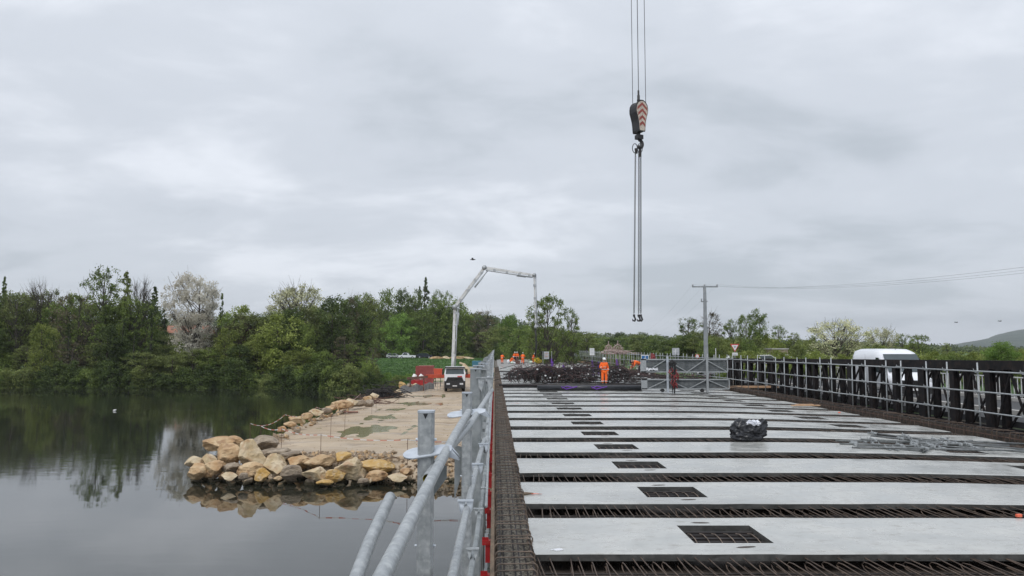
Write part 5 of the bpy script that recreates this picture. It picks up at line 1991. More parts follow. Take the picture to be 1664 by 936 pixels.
# ================================================================== VEHICLES
def wheel(parent, c, r, w_, axis='x', rim=True):
    mb = MB(); mb.smooth = True
    n = 20
    prof = [(-w_ / 2, r * .62), (-w_ / 2, r * .93), (-w_ * .38, r), (w_ * .38, r), (w_ / 2, r * .93), (w_ / 2, r * .62)]
    vs = []
    for (o_, rr) in prof:
        for j in range(n):
            t = 2 * math.pi * j / n
            q = (o_, math.cos(t) * rr, math.sin(t) * rr) if axis == 'x' else (math.cos(t) * rr, o_, math.sin(t) * rr)
            vs.append((c[0] + q[0], c[1] + q[1], c[2] + q[2]))
    k = len(prof)
    mb.add(vs, [(i * n + j, i * n + (j + 1) % n, (i + 1) * n + (j + 1) % n, (i + 1) * n + j) for i in range(k - 1) for j in range(n)])
    wh = mb.build('wheel', M['black_rubber'], parent)
    mb = MB()
    a, b = (Vector((-w_ * .4, 0, 0)), Vector((w_ * .4, 0, 0))) if axis == 'x' else (Vector((0, -w_ * .4, 0)), Vector((0, w_ * .4, 0)))
    mb.tube([Vector(c) + a, Vector(c) + b], r * .62, 14)
    mb.tube([Vector(c) + a * 1.15, Vector(c) + b * 1.15], r * .22, 8)
    mb.build('rim', M['sign_back'], wh)
    return wh


def loft(mb, st, n=20, ex=4.5):
    """closed body from cross sections (y, half width, z0, z1): superellipse rings"""
    b0 = []
    for (y, hw, z0, z1) in st:
        zc, hz = (z0 + z1) / 2, (z1 - z0) / 2
        for j in range(n):
            t = 2 * math.pi * (j + .5) / n
            c, s_ = math.cos(t), math.sin(t)
            k = (abs(c) ** ex + abs(s_) ** ex) ** (-1 / ex)
            x = hw * c * k
            z = zc + hz * s_ * k
            if s_ > 0: x *= 1 - 0.07 * max(0, (z - zc)) / max(hz, .01) * (1 if z1 > 1.6 else .5)
            b0.append((x, y, z))
    k = len(st)
    fs = [(i * n + j, (i + 1) * n + j, (i + 1) * n + (j + 1) % n, i * n + (j + 1) % n) for i in range(k - 1) for j in range(n)]
    fs.append(tuple(range(n))); fs.append(tuple((k - 1) * n + j for j in range(n - 1, -1, -1)))
    mb.add(b0, fs)


# ---- white van on the road behind the truss; local -y is forward
vp = W(1474, 600, 38.3)
van = empty('delivery_van', (vp.x, vp.y, -0.11), 'plain white high-roofed van driving toward the camera on the road behind the dark truss', 'van', rz=math.radians(-11))
mb = MB(); mb.smooth = True
loft(mb, [(0.0, .80, .42, .80), (.05, .92, .34, 1.0), (.3, .98, .30, 1.17), (.75, 1.01, .30, 1.32), (.95, 1.01, .30, 1.50), (1.25, 1.01, .30, 1.86), (1.5, 1.01, .30, 2.16), (1.66, 1.01, .30, 2.34), (1.85, 1.01, .30, 2.50), (2.2, 1.01, .30, 2.59), (3.0, 1.01, .30, 2.60), (4.9, 1.01, .30, 2.60), (5.3, 1.0, .32, 2.57), (5.42, .97, .36, 2.45)], 28, 6)
mb.build('body', M['white_paint'], van)
mb = MB()
mb.add([(-.84, .83, 1.36), (.84, .83, 1.36), (.80, 1.60, 2.30), (-.80, 1.60, 2.30)], [(0, 1, 2, 3)])
mb.v = [(x, y - .035, z + .02) for (x, y, z) in mb.v]
mb.build('windscreen', M['glass'], van)
for s_ in (-1, 1):
    mb = MB()
    q = [(1.02 * s_, 1.05, 1.33), (1.02 * s_, 2.05, 1.33), (.97 * s_, 2.05, 2.12), (.97 * s_, 1.66, 2.12)]
    mb.add(q, [(0, 1, 2, 3) if s_ < 0 else (3, 2, 1, 0)])
    mb.build('side_window', M['glass'], van)
    mb = MB()
    mb.box((1.03 * s_ - .10 if s_ < 0 else 1.03, 0.98, 1.33), (1.03 * s_ if s_ < 0 else 1.03 + .10, 1.1, 1.4))
    mb.box((1.08 * s_ - .14 if s_ < 0 else 1.08, 0.95, 1.38), (1.08 * s_ if s_ < 0 else 1.08 + .14, 1.08, 1.82))
    mb.build('mirror', M['black_rubber'], van)
    mb = MB()
    x0, x1 = (s_ * .58, s_ * .88)
    mb.box((min(x0, x1), .03, .86), (max(x0, x1), .10, 1.06))
    mb.build('headlight', M['lamp'], van)
    wheel(van, (.88 * s_, 1.0, .35), .35, .22)
    wheel(van, (.88 * s_, 4.4, .35), .35, .22)
    mb = MB(); mb.box((1.008 * s_ - .004, 2.2, .55), (1.008 * s_ + .004, 5.2, .68)); mb.build('side_moulding', M['black_rubber'], van)
    mb = MB(); mb.box((1.006 * s_ - .004, 3.35, .45), (1.006 * s_ + .004, 3.37, 2.3)); mb.build('door_seam', M['sign_back'], van)
mb = MB(); mb.box((-.93, -.035, .30), (.93, .16, .66)); mb.box((-.56, -.02, .70), (.56, .06, .98)); mb.build('bumper', M['black_rubber'], van)
mb = MB(); [mb.box((-.5, -.045, .74 + .07 * i), (.5, -.021, .77 + .07 * i)) for i in range(3)]; mb.build('grille', M['hook_black'], van)
mb = MB(); mb.box((-.26, -.05, .46), (.26, -.036, .57)); mb.build('number_plate', M['sign_white'], van)
mb = MB(); mb.tube([(0, 1.55, 1.45), (-.35, .80 - .02, 1.40), (-.75, .86, 1.42)], .008, 4); mb.build('wiper', M['black_rubber'], van)
mb = MB(); mb.tube([(0, 2.0, 2.48), (0, 2.1, 2.70)], .01, 5); mb.build('roof_aerial', M['black_rubber'], van)
van.scale = (1.08, 1.16, 1.0)
van.rotation_euler = (0, 0, math.radians(-7))
van.location.x += 0.36

# ---- concrete pump truck
TD = 88.0
tp = W(739, 635, TD)
tb = PLAT_Z + 0.02
truck = empty('concrete_pump_truck', (tp.x, tp.y, tb), 'white concrete pump truck with raised folding boom standing on the sandy platform', 'truck', rz=math.radians(5))
mb = MB(); mb.smooth = False
mb.prism([(-1.20, 0.0), (1.20, 0.0), (1.25, .25), (1.25, 1.9), (-1.25, 1.9), (-1.25, .25)], .95, 2.02)
vs = [(-1.25, .02, 2.02), (1.25, .02, 2.02), (1.25, 1.9, 2.02), (-1.25, 1.9, 2.02), (-1.12, .3, 2.92), (1.12, .3, 2.92), (1.12, 1.85, 2.95), (-1.12, 1.85, 2.95)]
mb.add(vs, [(4, 5, 6, 7), (0, 1, 5, 4), (1, 2, 6, 5), (2, 3, 7, 6), (3, 0, 4, 7)])
mb.build('cab', M['white_paint'], truck)
mb = MB()
mb.add([(-1.10, .015, 2.06), (1.10, .015, 2.06), (1.0, .26, 2.78), (-1.0, .26, 2.78)], [(0, 1, 2, 3)])
mb.build('windscreen', M['glass'], truck)
mb = MB(); mb.box((-1.2, -.1, 2.80), (1.2, .4, 2.90)); mb.build('sun_visor', M['black_rubber'], truck)
for s_ in (-1, 1):
    mb = MB(); mb.add([(1.256 * s_, .35, 2.02), (1.256 * s_, 1.4, 2.02), (1.15 * s_, 1.4, 2.72), (1.16 * s_, .55, 2.72)], [(0, 1, 2, 3)]); mb.build('side_window', M['glass'], truck)
    mb = MB(); mb.cbox((1.42 * s_, .1, 2.3), (.16, .12, .7)); mb.beam((1.2 * s_, .15, 2.6), (1.42 * s_, .1, 2.6), .05, .05); mb.build('mirror', M['black_rubber'], truck)
    mb = MB(); mb.box((.78 * s_ - .2, -.13, .82), (.78 * s_ + .2, -.08, 1.02)); mb.build('headlight', M['lamp'], truck)
    for y in (1.0, 2.6, 6.4, 7.8):
        wheel(truck, (1.05 * s_, y, .52), .52, .36)
mb = MB(); mb.box((-1.25, -.10, .42), (1.25, .15, 1.25)); mb.build('bumper', M['hook_black'], truck)
mb = MB(); mb.prism([(-1.05, 1.26), (1.05, 1.26), (.85, 1.70), (-.85, 1.70)], -.06, .02, XZ); [mb.box((-.85, -.09, 1.30 + .10 * i), (.85, -.061, 1.35 + .10 * i)) for i in range(4)]; mb.build('grille', M['hook_black'], truck)
mb = MB(); mb.box((-.26, -.125, .62), (.26, -.11, .74)); mb.build('number_plate', M['sign_white'], truck)
mb = MB(); mb.box((.30, -.012, 1.72), (.85, -.004, 1.84)); mb.build('red_badge', M['sign_red'], truck)
mb = MB(); mb.box((-.5, 1.9, .75), (.5, 10.5, 1.1)); mb.box((-1.2, 2.1, 1.1), (1.2, 3.4, 1.9)); mb.box((-1.15, 5.0, 1.1), (1.15, 9.6, 1.5)); mb.build('chassis', M['sign_back'], truck)
mb = MB(); mb.prism([(-1.0, 10.2), (1.0, 10.2), (.8, 11.4), (-.8, 11.4)], 1.0, 2.0); mb.build('hopper', M['orange_paint'], truck)
mb = MB(); mb.tube([(0, 3.9, 1.1), (0, 3.9, 2.9)], .55, 14); mb.build('turret', M['offwhite'], truck)
for s_ in (-1, 1):
    ot = empty('outrigger', (0, 0, 0)); ot.parent = truck
    ex = 4.1 if s_ > 0 else 4.3
    mb = MB(); mb.beam((1.2 * s_, 2.7, 1.75), (ex * .80 * s_, 1.8, 1.75), .3, .45); mb.build('arm', M['orange_paint'], ot)
    mb = MB(); mb.beam((ex * .75 * s_, 1.7, 1.70), ((ex + 1.4) * s_, 1.4, 1.50), .22, .28)
    mb.tube([(ex * .86 * s_, 1.6, 1.8), (ex * .86 * s_, 1.6, .06)], .08, 8); mb.tube([((ex + 1.0) * s_, 1.6, 1.6), ((ex + 1.0) * s_, 1.6, .06)], .09, 8)
    mb.build('leg', M['rust_red'], ot)
    mb = MB(); mb.box((ex * .86 * s_ - .3, 1.3, 0), (ex * .86 * s_ + .3, 1.9, .06)); mb.box(((ex + 1) * s_ - .3, 1.3, 0), ((ex + 1) * s_ + .3, 1.9, .06)); mb.build('foot_pad', M['timber'], ot)
# beige hose bundle behind the cab
mb = MB(); mb.smooth = True
mb.tube([(1.0, 3.6, 3.0), (1.5, 3.4, 2.7), (1.9, 3.2, 2.0), (2.2, 3.1, 1.3)], [.15, .22, .25, .2], 9)
mb.tube([(.6, 4.2, 3.3), (1.2, 4.1, 3.1), (1.8, 3.9, 2.5), (2.0, 3.8, 1.6)], [.12, .15, .18, .12], 8)
mb.build('hose_roll', M['rock_pale'], truck)
# boom sections
inv = (Matrix.Translation(truck.location) @ Matrix.Rotation(math.radians(5), 4, 'Z')).inverted()


def Tq(px, py, d): return inv @ W(px, py, d)


dB = TD + 3.9
J = [Tq(735.5, 597, dB), Tq(739, 499, dB), Tq(787, 435, dB + .5), Tq(868, 447, dB + .8), Tq(870.5, 531, dB + 1)]
Wd_ = [(.50, .50, .46, .38), (.42, .42, .42, .32), (.34, .34, .34, .22), (.22, .22, .22, .15)]
for i in range(4):
    a, b = J[i], J[i + 1]
    mb = MB()
    k = 4
    for q in range(k):
        t0, t1 = q / k, (q + 1) / k
        wd = Wd_[i][2] * (1 - t0) + Wd_[i][3] * t0
        mb.beam(a.lerp(b, t0), a.lerp(b, t1), wd * .8, wd)
    sec = mb.build('boom_section', M['offwhite'], truck)
    off = Vector((.32 if i < 1 else 0.0, -.12, -.32 if i in (1, 2) else 0))
    mb = MB(); mb.smooth = True
    if i < 3:
        mb.tube([a.lerp(b, .03) + off, a.lerp(b, .97) + off], .075, 8)
    else:
        mb.tube([a + Vector((.2, -.1, -.1)), b + Vector((.16, -.1, 0))], .07, 8)
    mb.build('concrete_pipe', M['sign_back'], sec)
    mb = MB()
    for t in (.2, .45, .7, .9):
        c = a.lerp(b, t); mb.cbox(c + off * .5, (.28, .3, .28))
    mb.build('bracket', M['sign_back'], sec)
    mb = MB(); mb.smooth = True
    mb.tube([b + Vector((0, -.32, 0)), b + Vector((0, .32, 0))], .34 - .05 * i, 14)
    mb.build('joint', M['galv'] if i < 3 else M['sign_back'], truck)
mb = MB(); mb.smooth = True
cyl = [(J[0].lerp(J[1], .70) + Vector((.42, 0, 0)), J[1] + Vector((.55, 0, .35))), (J[1].lerp(J[2], .55) + Vector((.45, 0, -.25)), J[2] + Vector((.45, 0, -.35))), (J[2].lerp(J[3], .65) + Vector((0, 0, -.4)), J[3] + Vector((-.3, 0, -.3)))]
for (a, b) in cyl:
    mb.tube([a, a.lerp(b, .6)], .11, 8); mb.tube([a.lerp(b, .6), b], .06, 8)
mb.build('ram', M['sign_back'], truck)
mb = MB(); mb.smooth = True
hose = [J[4], Tq(871, 548, dB + 1), Tq(871.5, 562, dB + 1), Tq(869.5, 580, dB + 1)]
mb.tube(hose, [.07, .09, .10, .10], 8)
mb.build('end_hose', M['hook_black'], truck)

# ---- red container end-on, beside the silt fence
cpz = W(689.5, 612, 106)
ct = empty('shipping_container', (cpz.x, cpz.y, PLAT_Z + .1), 'faded red corrugated shipping container at the far left edge of the platform', 'container', rz=math.radians(3))
mb = MB()
mb.box((-1.1, .05, .1), (1.1, 6.0, 2.42))
mb.build('box_body', M['red_container'], ct)
for i in range(14):
    x = -1.02 + i * .157
    mb = MB(); mb.box((x - .035, -.0, .15), (x + .035, .05, 2.36)); mb.build('corrugation', M['red_container'], ct)
mb = MB(); mb.beam((-1.17, .05, 0), (-1.17, .05, 2.5), .14, .14); mb.beam((1.17, .05, 0), (1.17, .05, 2.5), .14, .14); mb.beam((-1.1, .05, 2.44), (1.1, .05, 2.44), .12, .12); mb.beam((-1.1, .05, .06), (1.1, .05, .06), .12, .12); mb.build('frame', M['red_container'], ct)
o = empty('equipment_pile', (cpz.x + .1, cpz.y - 7, PLAT_Z + .25), 'two white drums on red gear in front of the red container', 'equipment')
mb = MB(); mb.smooth = True; mb.tube([(-.8, 0, .75), (-.5, .2, 1.35)], .28, 10); mb.tube([(.1, 0, .8), (.5, .1, 1.3)], .34, 10); mb.build('drum', M['tape_w'], o)
mb = MB(); mb.box((-1.0, -.3, 0), (.9, .7, .65)); mb.beam((-.8, 0, .6), (1.3, -.2, .2), .3, .3); mb.build('red_skid', M['red_steel'], o)
# ---- flatbed trailer and blue container further along the haul road
fp = W(769, 607, 128)
ft = empty('flatbed_trailer', (fp.x, 128, ground_z(fp.x, 128) + .15), 'flatbed trailer with timber load bed parked beyond the pump truck', 'trailer', rz=math.radians(4))
mb = MB(); mb.box((-1.25, 0, .85), (1.25, 12, 1.15)); mb.build('chassis', M['hook_black'], ft)
mb = MB(); mb.box((-1.2, .05, 1.15), (1.2, 4.0, 1.5)); mb.build('timber_load', M['plank'], ft)
mb = MB(); mb.box((-1.2, 4.3, 1.15), (1.2, 11.8, 1.4)); mb.build('steel_load', M['galv_dark'], ft)
mb = MB(); mb.box((-1.2, -.05, .55), (1.2, 0, .8)); mb.build('tail_board', M['rust_red'], ft)
for s_ in (-1, 1):
    for y in (1.2, 2.6, 4.0): wheel(ft, (1.05 * s_, y, .5), .5, .3)
bp_ = W(776, 588, 150)
bx = empty('blue_container', (bp_.x, 150, ground_z(bp_.x, 150)), 'small blue container standing behind the flatbed trailer', 'container')
mb = MB(); mb.box((-1.1, 0, .2), (1.5, 3, 2.0)); mb.build('box_body', M['blue_paint'], bx)
mb = MB(); [mb.box((-1.05 + i * .31, -.05, .25), (-.95 + i * .31, 0, 1.95)) for i in range(8)]; mb.build('ribs', M['blue_paint'], bx)
mb = MB(); mb.box((-1.2, -.04, 0), (1.6, 3.04, .19)); mb.build('skid', M['hook_black'], bx)


def car(name, px, py, d, m, label, L_=4.3, pick=False, zb=None):
    p = W(px, py, d)
    e_ = empty(name, (p.x, p.y, ground_z(p.x, p.y) + .07 if zb is None else zb), label, 'car')
    mb = MB()
    if pick: prof = [(-L_ / 2, .35), (L_ / 2, .35), (L_ / 2, .95), (L_ * .12, .98), (L_ * .05, 1.65), (-L_ * .22, 1.68), (-L_ * .3, 1.05), (-L_ / 2, .95)]
    else: prof = [(-L_ / 2, .35), (L_ / 2, .35), (L_ / 2, .8), (L_ * .3, .95), (L_ * .1, 1.45), (-L_ * .35, 1.45), (-L_ / 2, .95)]
    mb.prism(prof, -.85, .85, XZ); mb.build('body', m, e_)
    mb = MB()
    if pick: g = [(L_ * .03, 1.05), (L_ * .0, 1.55), (-L_ * .2, 1.58), (-L_ * .25, 1.08)]
    else: g = [(L_ * .24, .98), (L_ * .09, 1.38), (-L_ * .33, 1.38), (-L_ * .4, .98)]
    mb.prism(g, -.862, .862, XZ); mb.build('side_glass', M['glass'], e_)
    for s_ in (-1, 1):
        for x in (-L_ * .31, L_ * .31):
            wheel(e_, (x, .78 * s_, .33), .33, .2, 'y')
    return e_


car('parked_pickup', 662, 582, 216, M['white_paint'], 'white pickup parked at the wood edge beyond the meadow', 5.0, True)
car('parked_car', 690, 582, 217, M['navy'], 'dark car parked right of the white pickup', 4.4)
car('parked_car', 640, 582, 218, M['sign_back'], 'grey car half hidden left of the white pickup', 4.2)
for i, (px, d, m, lb) in enumerate(((1215, 74, 'white_paint', 'white car roof just above the railing right of the yield sign'), (1240, 76, 'offwhite', 'pale car queued behind the white car near the yield sign'), (1268, 82, 'white_paint', 'white car farthest right of the queue beyond the railing'))):
    e_ = car('waiting_car', px, 590, d, M[m], lb, 4.4, False, 0.0)
    e_.location.z = 0.35
    e_.rotation_euler = (0, 0, .2)
# low-loader with cream cabin among the shrubs
p = W(1268, 575, 96)
e_ = empty('site_cabin', (p.x, p.y, ground_z(p.x, p.y)), 'cream roofed cabin half hidden in yellow-green shrubs behind the waiting cars', 'cabin')
mb = MB(); mb.box((-1.0, 0, 0), (1.0, 3, 2.7)); mb.build('box_body', M['rock_grey'], e_)
mb = MB(); mb.box((-1.1, -.1, 2.7), (1.1, 3.2, 2.85)); mb.build('roof', M['pale_conc'], e_)
mb = MB(); mb.box((-.8, -.03, 1.4), (-.2, -.001, 2.2)); mb.box((.2, -.03, 1.4), (.8, -.001, 2.2)); mb.build('window', M['glass'], e_)

# meadow edge clutter: heaps of soil by the lane
for i, (px, w_) in enumerate(((712, 2.4), (725, 1.6), (745, 2.6), (760, 2.2))):
    p = W(px, 584, 205)
    o = link('soil_heap', RM['rock_pale' if i % 2 else 'rock'][i], None, (p.x, p.y, ground_z(p.x, p.y) + .3)); o.scale = (w_, 1.2, .8)
    tag(o, 'low heap of pale fill at the end of the meadow, ' + ('leftmost of four', 'second from the left', 'right of the pump boom', 'rightmost of four')[i], 'soil heap', 'soil heaps at the end of the meadow')

# ================================================================== PEOPLE
def person(loc, rz, label, pose='stand', h=1.78, white_helmet=True, trousers='orange_cloth', seed=0):
    """one continuous skinned body; jacket, trousers, helmet, boots are its clothing"""
    e_ = empty('person', loc, label, 'person', rz=rz)
    k = h / 1.78
    P = {}
    if pose == 'bend':
        P.update(pelvis=(0, .12, .93), chest=(0, -.30, 1.18), neck=(0, -.46, 1.20), head=(0, -.62, 1.17), sl=(-.18, -.38, 1.16), sr=(.18, -.38, 1.16),
                 el=(-.24, -.50, .88), er=(.24, -.50, .88), wl=(-.16, -.66, .66), wr=(.16, -.68, .66))
    elif pose == 'crouch':
        P.update(pelvis=(0, .15, .42), chest=(0, -.12, .78), neck=(0, -.22, .92), head=(0, -.32, 1.02), sl=(-.18, -.18, .88), sr=(.18, -.18, .88),
                 el=(-.28, -.36, .66), er=(.28, -.36, .66), wl=(-.16, -.56, .50), wr=(.16, -.56, .48))
    elif pose == 'arms':
        P.update(pelvis=(0, 0, .96), chest=(0, 0, 1.32), neck=(0, 0, 1.50), head=(0, -.02, 1.64), sl=(-.19, 0, 1.42), sr=(.19, 0, 1.42),
                 el=(-.28, .02, 1.14), er=(.27, .02, 1.12), wl=(-.06, -.24, 1.20), wr=(.24, -.06, .88))
    elif pose == 'work':
        P.update(pelvis=(0, .05, .94), chest=(0, -.06, 1.28), neck=(0, -.12, 1.45), head=(0, -.18, 1.58), sl=(-.19, -.06, 1.38), sr=(.19, -.06, 1.38),
                 el=(-.30, -.16, 1.14), er=(.30, -.16, 1.14), wl=(-.16, -.40, 1.05), wr=(.2, -.42, 1.02))
    else:
        P.update(pelvis=(0, 0, .96), chest=(0, 0, 1.32), neck=(0, 0, 1.50), head=(0, -.02, 1.64), sl=(-.19, 0, 1.42), sr=(.19, 0, 1.42),
                 el=(-.27, .02, 1.13), er=(.27, .02, 1.13), wl=(-.27, -.08, .88), wr=(.27, -.08, .88))
    if pose == 'crouch':
        P.update(hl=(-.1, .12, .42), hr=(.1, .12, .42), kl=(-.2, -.30, .48), kr=(.18, -.22, .26), al=(-.2, -.16, .09), ar=(.16, .22, .10), tl=(-.21, -.34, .04), tr=(.16, .05, .04))
    else:
        st = .12 if pose in ('work', 'bend') else .10
        P.update(hl=(-.10, P['pelvis'][1], P['pelvis'][2] - .06), hr=(.10, P['pelvis'][1], P['pelvis'][2] - .06), kl=(-.12, -.02, .50), kr=(.13, -.03, .50),
                 al=(-st, .03, .09), ar=(st + .02, .02, .09), tl=(-st - .03, -.14, .04), tr=(st + .05, -.15, .04))
    V_ = {a: Vector(b) * k for a, b in P.items()}

    def skin_obj(name, nodes, edges, m, root=0, sub=1):
        me = bpy.data.meshes.new(name)
        me.from_pydata([n[0] for n in nodes], edges, [])
        o = link(name, me, e_)
        md = o.modifiers.new('skin', 'SKIN')
        for i, n in enumerate(nodes):
            sv_ = me.skin_vertices[0].data[i]
            r = n[1] * k
            sv_.radius = (r, r) if not isinstance(n[1], tuple) else (n[1][0] * k, n[1][1] * k)
            sv_.use_root = (i == root)
        md.use_smooth_shade = True
        s2 = o.modifiers.new('sub', 'SUBSURF'); s2.levels = sub; s2.render_levels = sub
        me.materials.append(m)
        return o
    v = V_
    hd = (v['head'] - v['neck']).normalized()
    fwd = Vector((0, -1, 0))

    def hand(s_):
        w_, e = v['w' + s_], v['e' + s_]
        d = (w_ - e).normalized()
        sd_ = Vector((1 if s_ == 'l' else -1, 0, 0))
        return w_, d, sd_
    nodes = [(v['pelvis'], .12), (v['chest'], .14), (v['neck'], .058), (v['neck'] + hd * .07 * k, .062), (v['head'] - hd * .01, .088), (v['head'] + hd * .07 * k, .092), (v['head'] + hd * .13 * k, .06),
             (v['sl'], .065), (v['el'], .046), (v['wl'], .032), (v['sr'], .065), (v['er'], .046), (v['wr'], .032),
             (v['hl'], .088), (v['kl'], .06), (v['al'], .042), (v['tl'], .035), (v['hr'], .088), (v['kr'], .06), (v['ar'], .042), (v['tr'], .035)]
    edges = [(0, 1), (1, 2), (2, 3), (3, 4), (4, 5), (5, 6), (1, 7), (7, 8), (8, 9), (1, 10), (10, 11), (11, 12), (0, 13), (13, 14), (14, 15), (15, 16), (0, 17), (17, 18), (18, 19), (19, 20)]
    for s_, wi in (('l', 9), ('r', 12)):
        w_, d, sd_ = hand(s_)
        palm = w_ + d * .07 * k
        nodes.append((palm, .03)); pi = len(nodes) - 1; edges.append((wi, pi))
        acr = d.cross(Vector((0, -1, 0.3))).normalized()
        for q in range(4):
            b0 = palm + d * .02 * k + acr * (.026 - .0175 * q) * k
            tip = b0 + (d * (.075 - .008 * abs(q - 1.4)) + Vector((0, -.0, -.02))) * k + Vector((0, -.02, 0)) * k
            nodes.append((b0, .011)); nodes.append((b0.lerp(tip, .5) + Vector((0, -.006, .004)), .0095)); nodes.append((tip, .008))
            n_ = len(nodes)
            edges += [(pi, n_ - 3), (n_ - 3, n_ - 2), (n_ - 2, n_ - 1)]
        th = w_ + d * .03 * k + acr * .03 * k
        nodes.append((th, .012)); nodes.append((th + (d * .03 + acr * .03) * k, .0095))
        n_ = len(nodes); edges += [(wi, n_ - 2), (n_ - 2, n_ - 1)]
    skin_obj('body', nodes, edges, M['skin'], 0)
    # face
    mb = MB(); hc_ = v['head'] + hd * .02
    side = Vector((1, 0, 0)); f_ = (fwd - hd * fwd.dot(hd)).normalized()
    mb.tube([hc_ + f_ * .085 * k + hd * .02, hc_ + f_ * .115 * k - hd * .02], [.008, .014], 6); mb.build('nose', M['skin'], e_)
    mb = MB()
    for s_ in (-1, 1): mb.cbox(hc_ + f_ * .088 * k + side * s_ * .033 + hd * .025, (.022, .012, .009))
    mb.build('eyes', M['hair'], e_)
    mb = MB(); mb.cbox(hc_ + f_ * .088 * k - hd * .045, (.045, .01, .01)); mb.build('mouth', M['rust_red'], e_)
    mb = MB()
    for s_ in (-1, 1): mb.tube([hc_ + side * s_ * .088 - hd * .02, hc_ + side * s_ * .096 + hd * .03], .014, 6)
    mb.build('ears', M['skin'], e_)
    mb = MB(); mb.smooth = True
    mb.tube([hc_ - f_ * .03 - hd * .06, hc_ - f_ * .035 + hd * .02, hc_ - f_ * .02 + hd * .09], [.072, .092, .07], 10); mb.build('hair', M['hair'], e_)
    # jacket and trousers
    hem = v['pelvis'].lerp(v['chest'], -.12)
    j = [(hem, .165), (v['pelvis'].lerp(v['chest'], .5), .16), (v['chest'], .18), (v['neck'] - hd * .01, .085), (v['sl'] * 1.0, .10), (v['el'], .078), (v['wl'].lerp(v['el'], .12), .058), (v['sr'], .10), (v['er'], .078), (v['wr'].lerp(v['er'], .12), .058)]
    skin_obj('jacket', j, [(0, 1), (1, 2), (2, 3), (2, 4), (4, 5), (5, 6), (2, 7), (7, 8), (8, 9)], M['orange_cloth'])
    t_ = [(v['pelvis'], .15), (v['hl'], .118), (v['kl'], .094), (v['al'] + Vector((0, 0, .05)), .082), (v['hr'], .118), (v['kr'], .094), (v['ar'] + Vector((0, 0, .05)), .082)]
    skin_obj('trousers', t_, [(0, 1), (1, 2), (2, 3), (0, 4), (4, 5), (5, 6)], M[trousers])
    # reflective bands
    def ring(a, b, t, r, w_=.05):
        c = a.lerp(b, t); d = (b - a).normalized()
        mb.tube([c - d * w_ / 2, c + d * w_ / 2], r * k, 12)
    mb = MB(); mb.smooth = True
    for s_ in 'lr':
        ring(v['k' + s_], v['a' + s_], .55, .098)
        ring(v['e' + s_], v['w' + s_], .35, .078, .04)
    mb.build('reflective_band', M['band'], e_)
    mb = MB(); mb.smooth = True
    d = (v['chest'] - v['pelvis'])
    c = v['pelvis'] + d * .22
    up = d.normalized(); fr_ = (fwd - up * fwd.dot(up)).normalized()
    pts = [c + side * math.cos(a * math.pi / 8) * .17 * k + fr_ * math.sin(a * math.pi / 8) * .172 * k for a in range(16)]
    for a in range(16):
        mb.beam(pts[a], pts[(a + 1) % 16], .012, .05, up)
    mb.build('waist_band', M['band'], e_)
    # boots
    for s_ in 'lr':
        mb = MB(); mb.smooth = True
        a, t2 = v['a' + s_], v['t' + s_]
        mb.tube([a + Vector((0, .05, -.045)), a + Vector((0, 0, -.035)), t2 + Vector((0, 0, .005)), t2 + Vector((0, -.06, -.005))], [.04, .055, .05, .03], 8)
        mb.tube([a + Vector((0, .01, -.05)), a + Vector((0, .01, .10))], [.055, .06], 8)
        mb.build('boot', M['boot'], e_)
    if white_helmet is not None:
        mb = MB(); mb.smooth = True
        base = hc_ + hd * .055
        vs = []
        n = 14
        ringr = [(0, .118), (.03, .117), (.065, .103), (.095, .07), (.112, .02)]
        for (zz, r) in ringr:
            for a in range(n):
                t = 2 * math.pi * a / n
                vs.append(base + hd * zz * k + (side * math.cos(t) * .93 + f_ * math.sin(t) * 1.08) * r * k)
        fs = [(i * n + a, i * n + (a + 1) % n, (i + 1) * n + (a + 1) % n, (i + 1) * n + a) for i in range(len(ringr) - 1) for a in range(n)]
        fs.append(tuple((len(ringr) - 1) * n + a for a in range(n)))
        mb.add(vs, fs)
        mb.smooth = False
        bs = [base + (side * math.cos(t) * .1 + f_ * (.10 + math.sin(t) * .07)) * k for t in [i * math.pi / 6 for i in range(7)]]
        mb.add(bs + [b - hd * .012 for b in bs], [tuple(range(7)), tuple(range(13, 6, -1))] + [(i, 7 + i, 7 + (i + 1) % 7, (i + 1) % 7) for i in range(7)])
        mb.build('helmet', M['helmet'] if white_helmet else M['navy'], e_)
    return e_


q = onz(982, 626, 0)
person((q.x, q.y, 0.0), math.radians(8), 'worker in full orange with white helmet standing before the rebar heap, one arm folded', 'arms', 1.84)
q = onz(1014, 612, 0)
person((q.x - .2, 56.5, 0.35), math.radians(-80), 'worker in orange bending over the rebar behind the standing man', 'bend', 1.75, False, 'navy')
y = CR
person((W(816, 590, y).x, y, 0), math.radians(160), 'orange worker bending forward, farthest left of the far crew', 'work', 1.68, None)
person((W(830.5, 590, y + 1).x, y + 1, 0), math.radians(70), 'orange worker crouching on the far slabs beside white sacks', 'crouch', 1.8, True)
person((W(836.5, 590, y + 1.5).x, y + 1.5, 0.1), math.radians(20), 'orange worker in white helmet, left one of the pair amid the far crew', 'stand', 1.75, True, 'navy')
person((W(840.5, 590, y + 3).x, y + 3, 0.1), math.radians(-30), 'orange worker close behind the right shoulder of the middle pair', 'stand', 1.75, True, 'navy')
person((W(849.5, 590, y - 6).x, y - 6, 0), math.radians(170), 'broad worker in orange seen from behind, standing nearest of the far crew', 'work', 1.84, True)
person((W(866.5, 590, y - 1).x, y - 1, 0), math.radians(80), 'slim worker in full orange holding the pump hose beside the yellow sheeting', 'work', 1.72, True)
q = W(776, 612, 86)
person((q.x, q.y, PLAT_Z + .02), math.radians(60), 'orange worker half hidden behind the left guardrail near the pump truck leg', 'stand', 1.75, None)
e_ = empty('red_pump_gear', (W(841, 590, y).x, y - .2, 0), 'dark red tool case before the middle pair of the far crew', 'tool case')
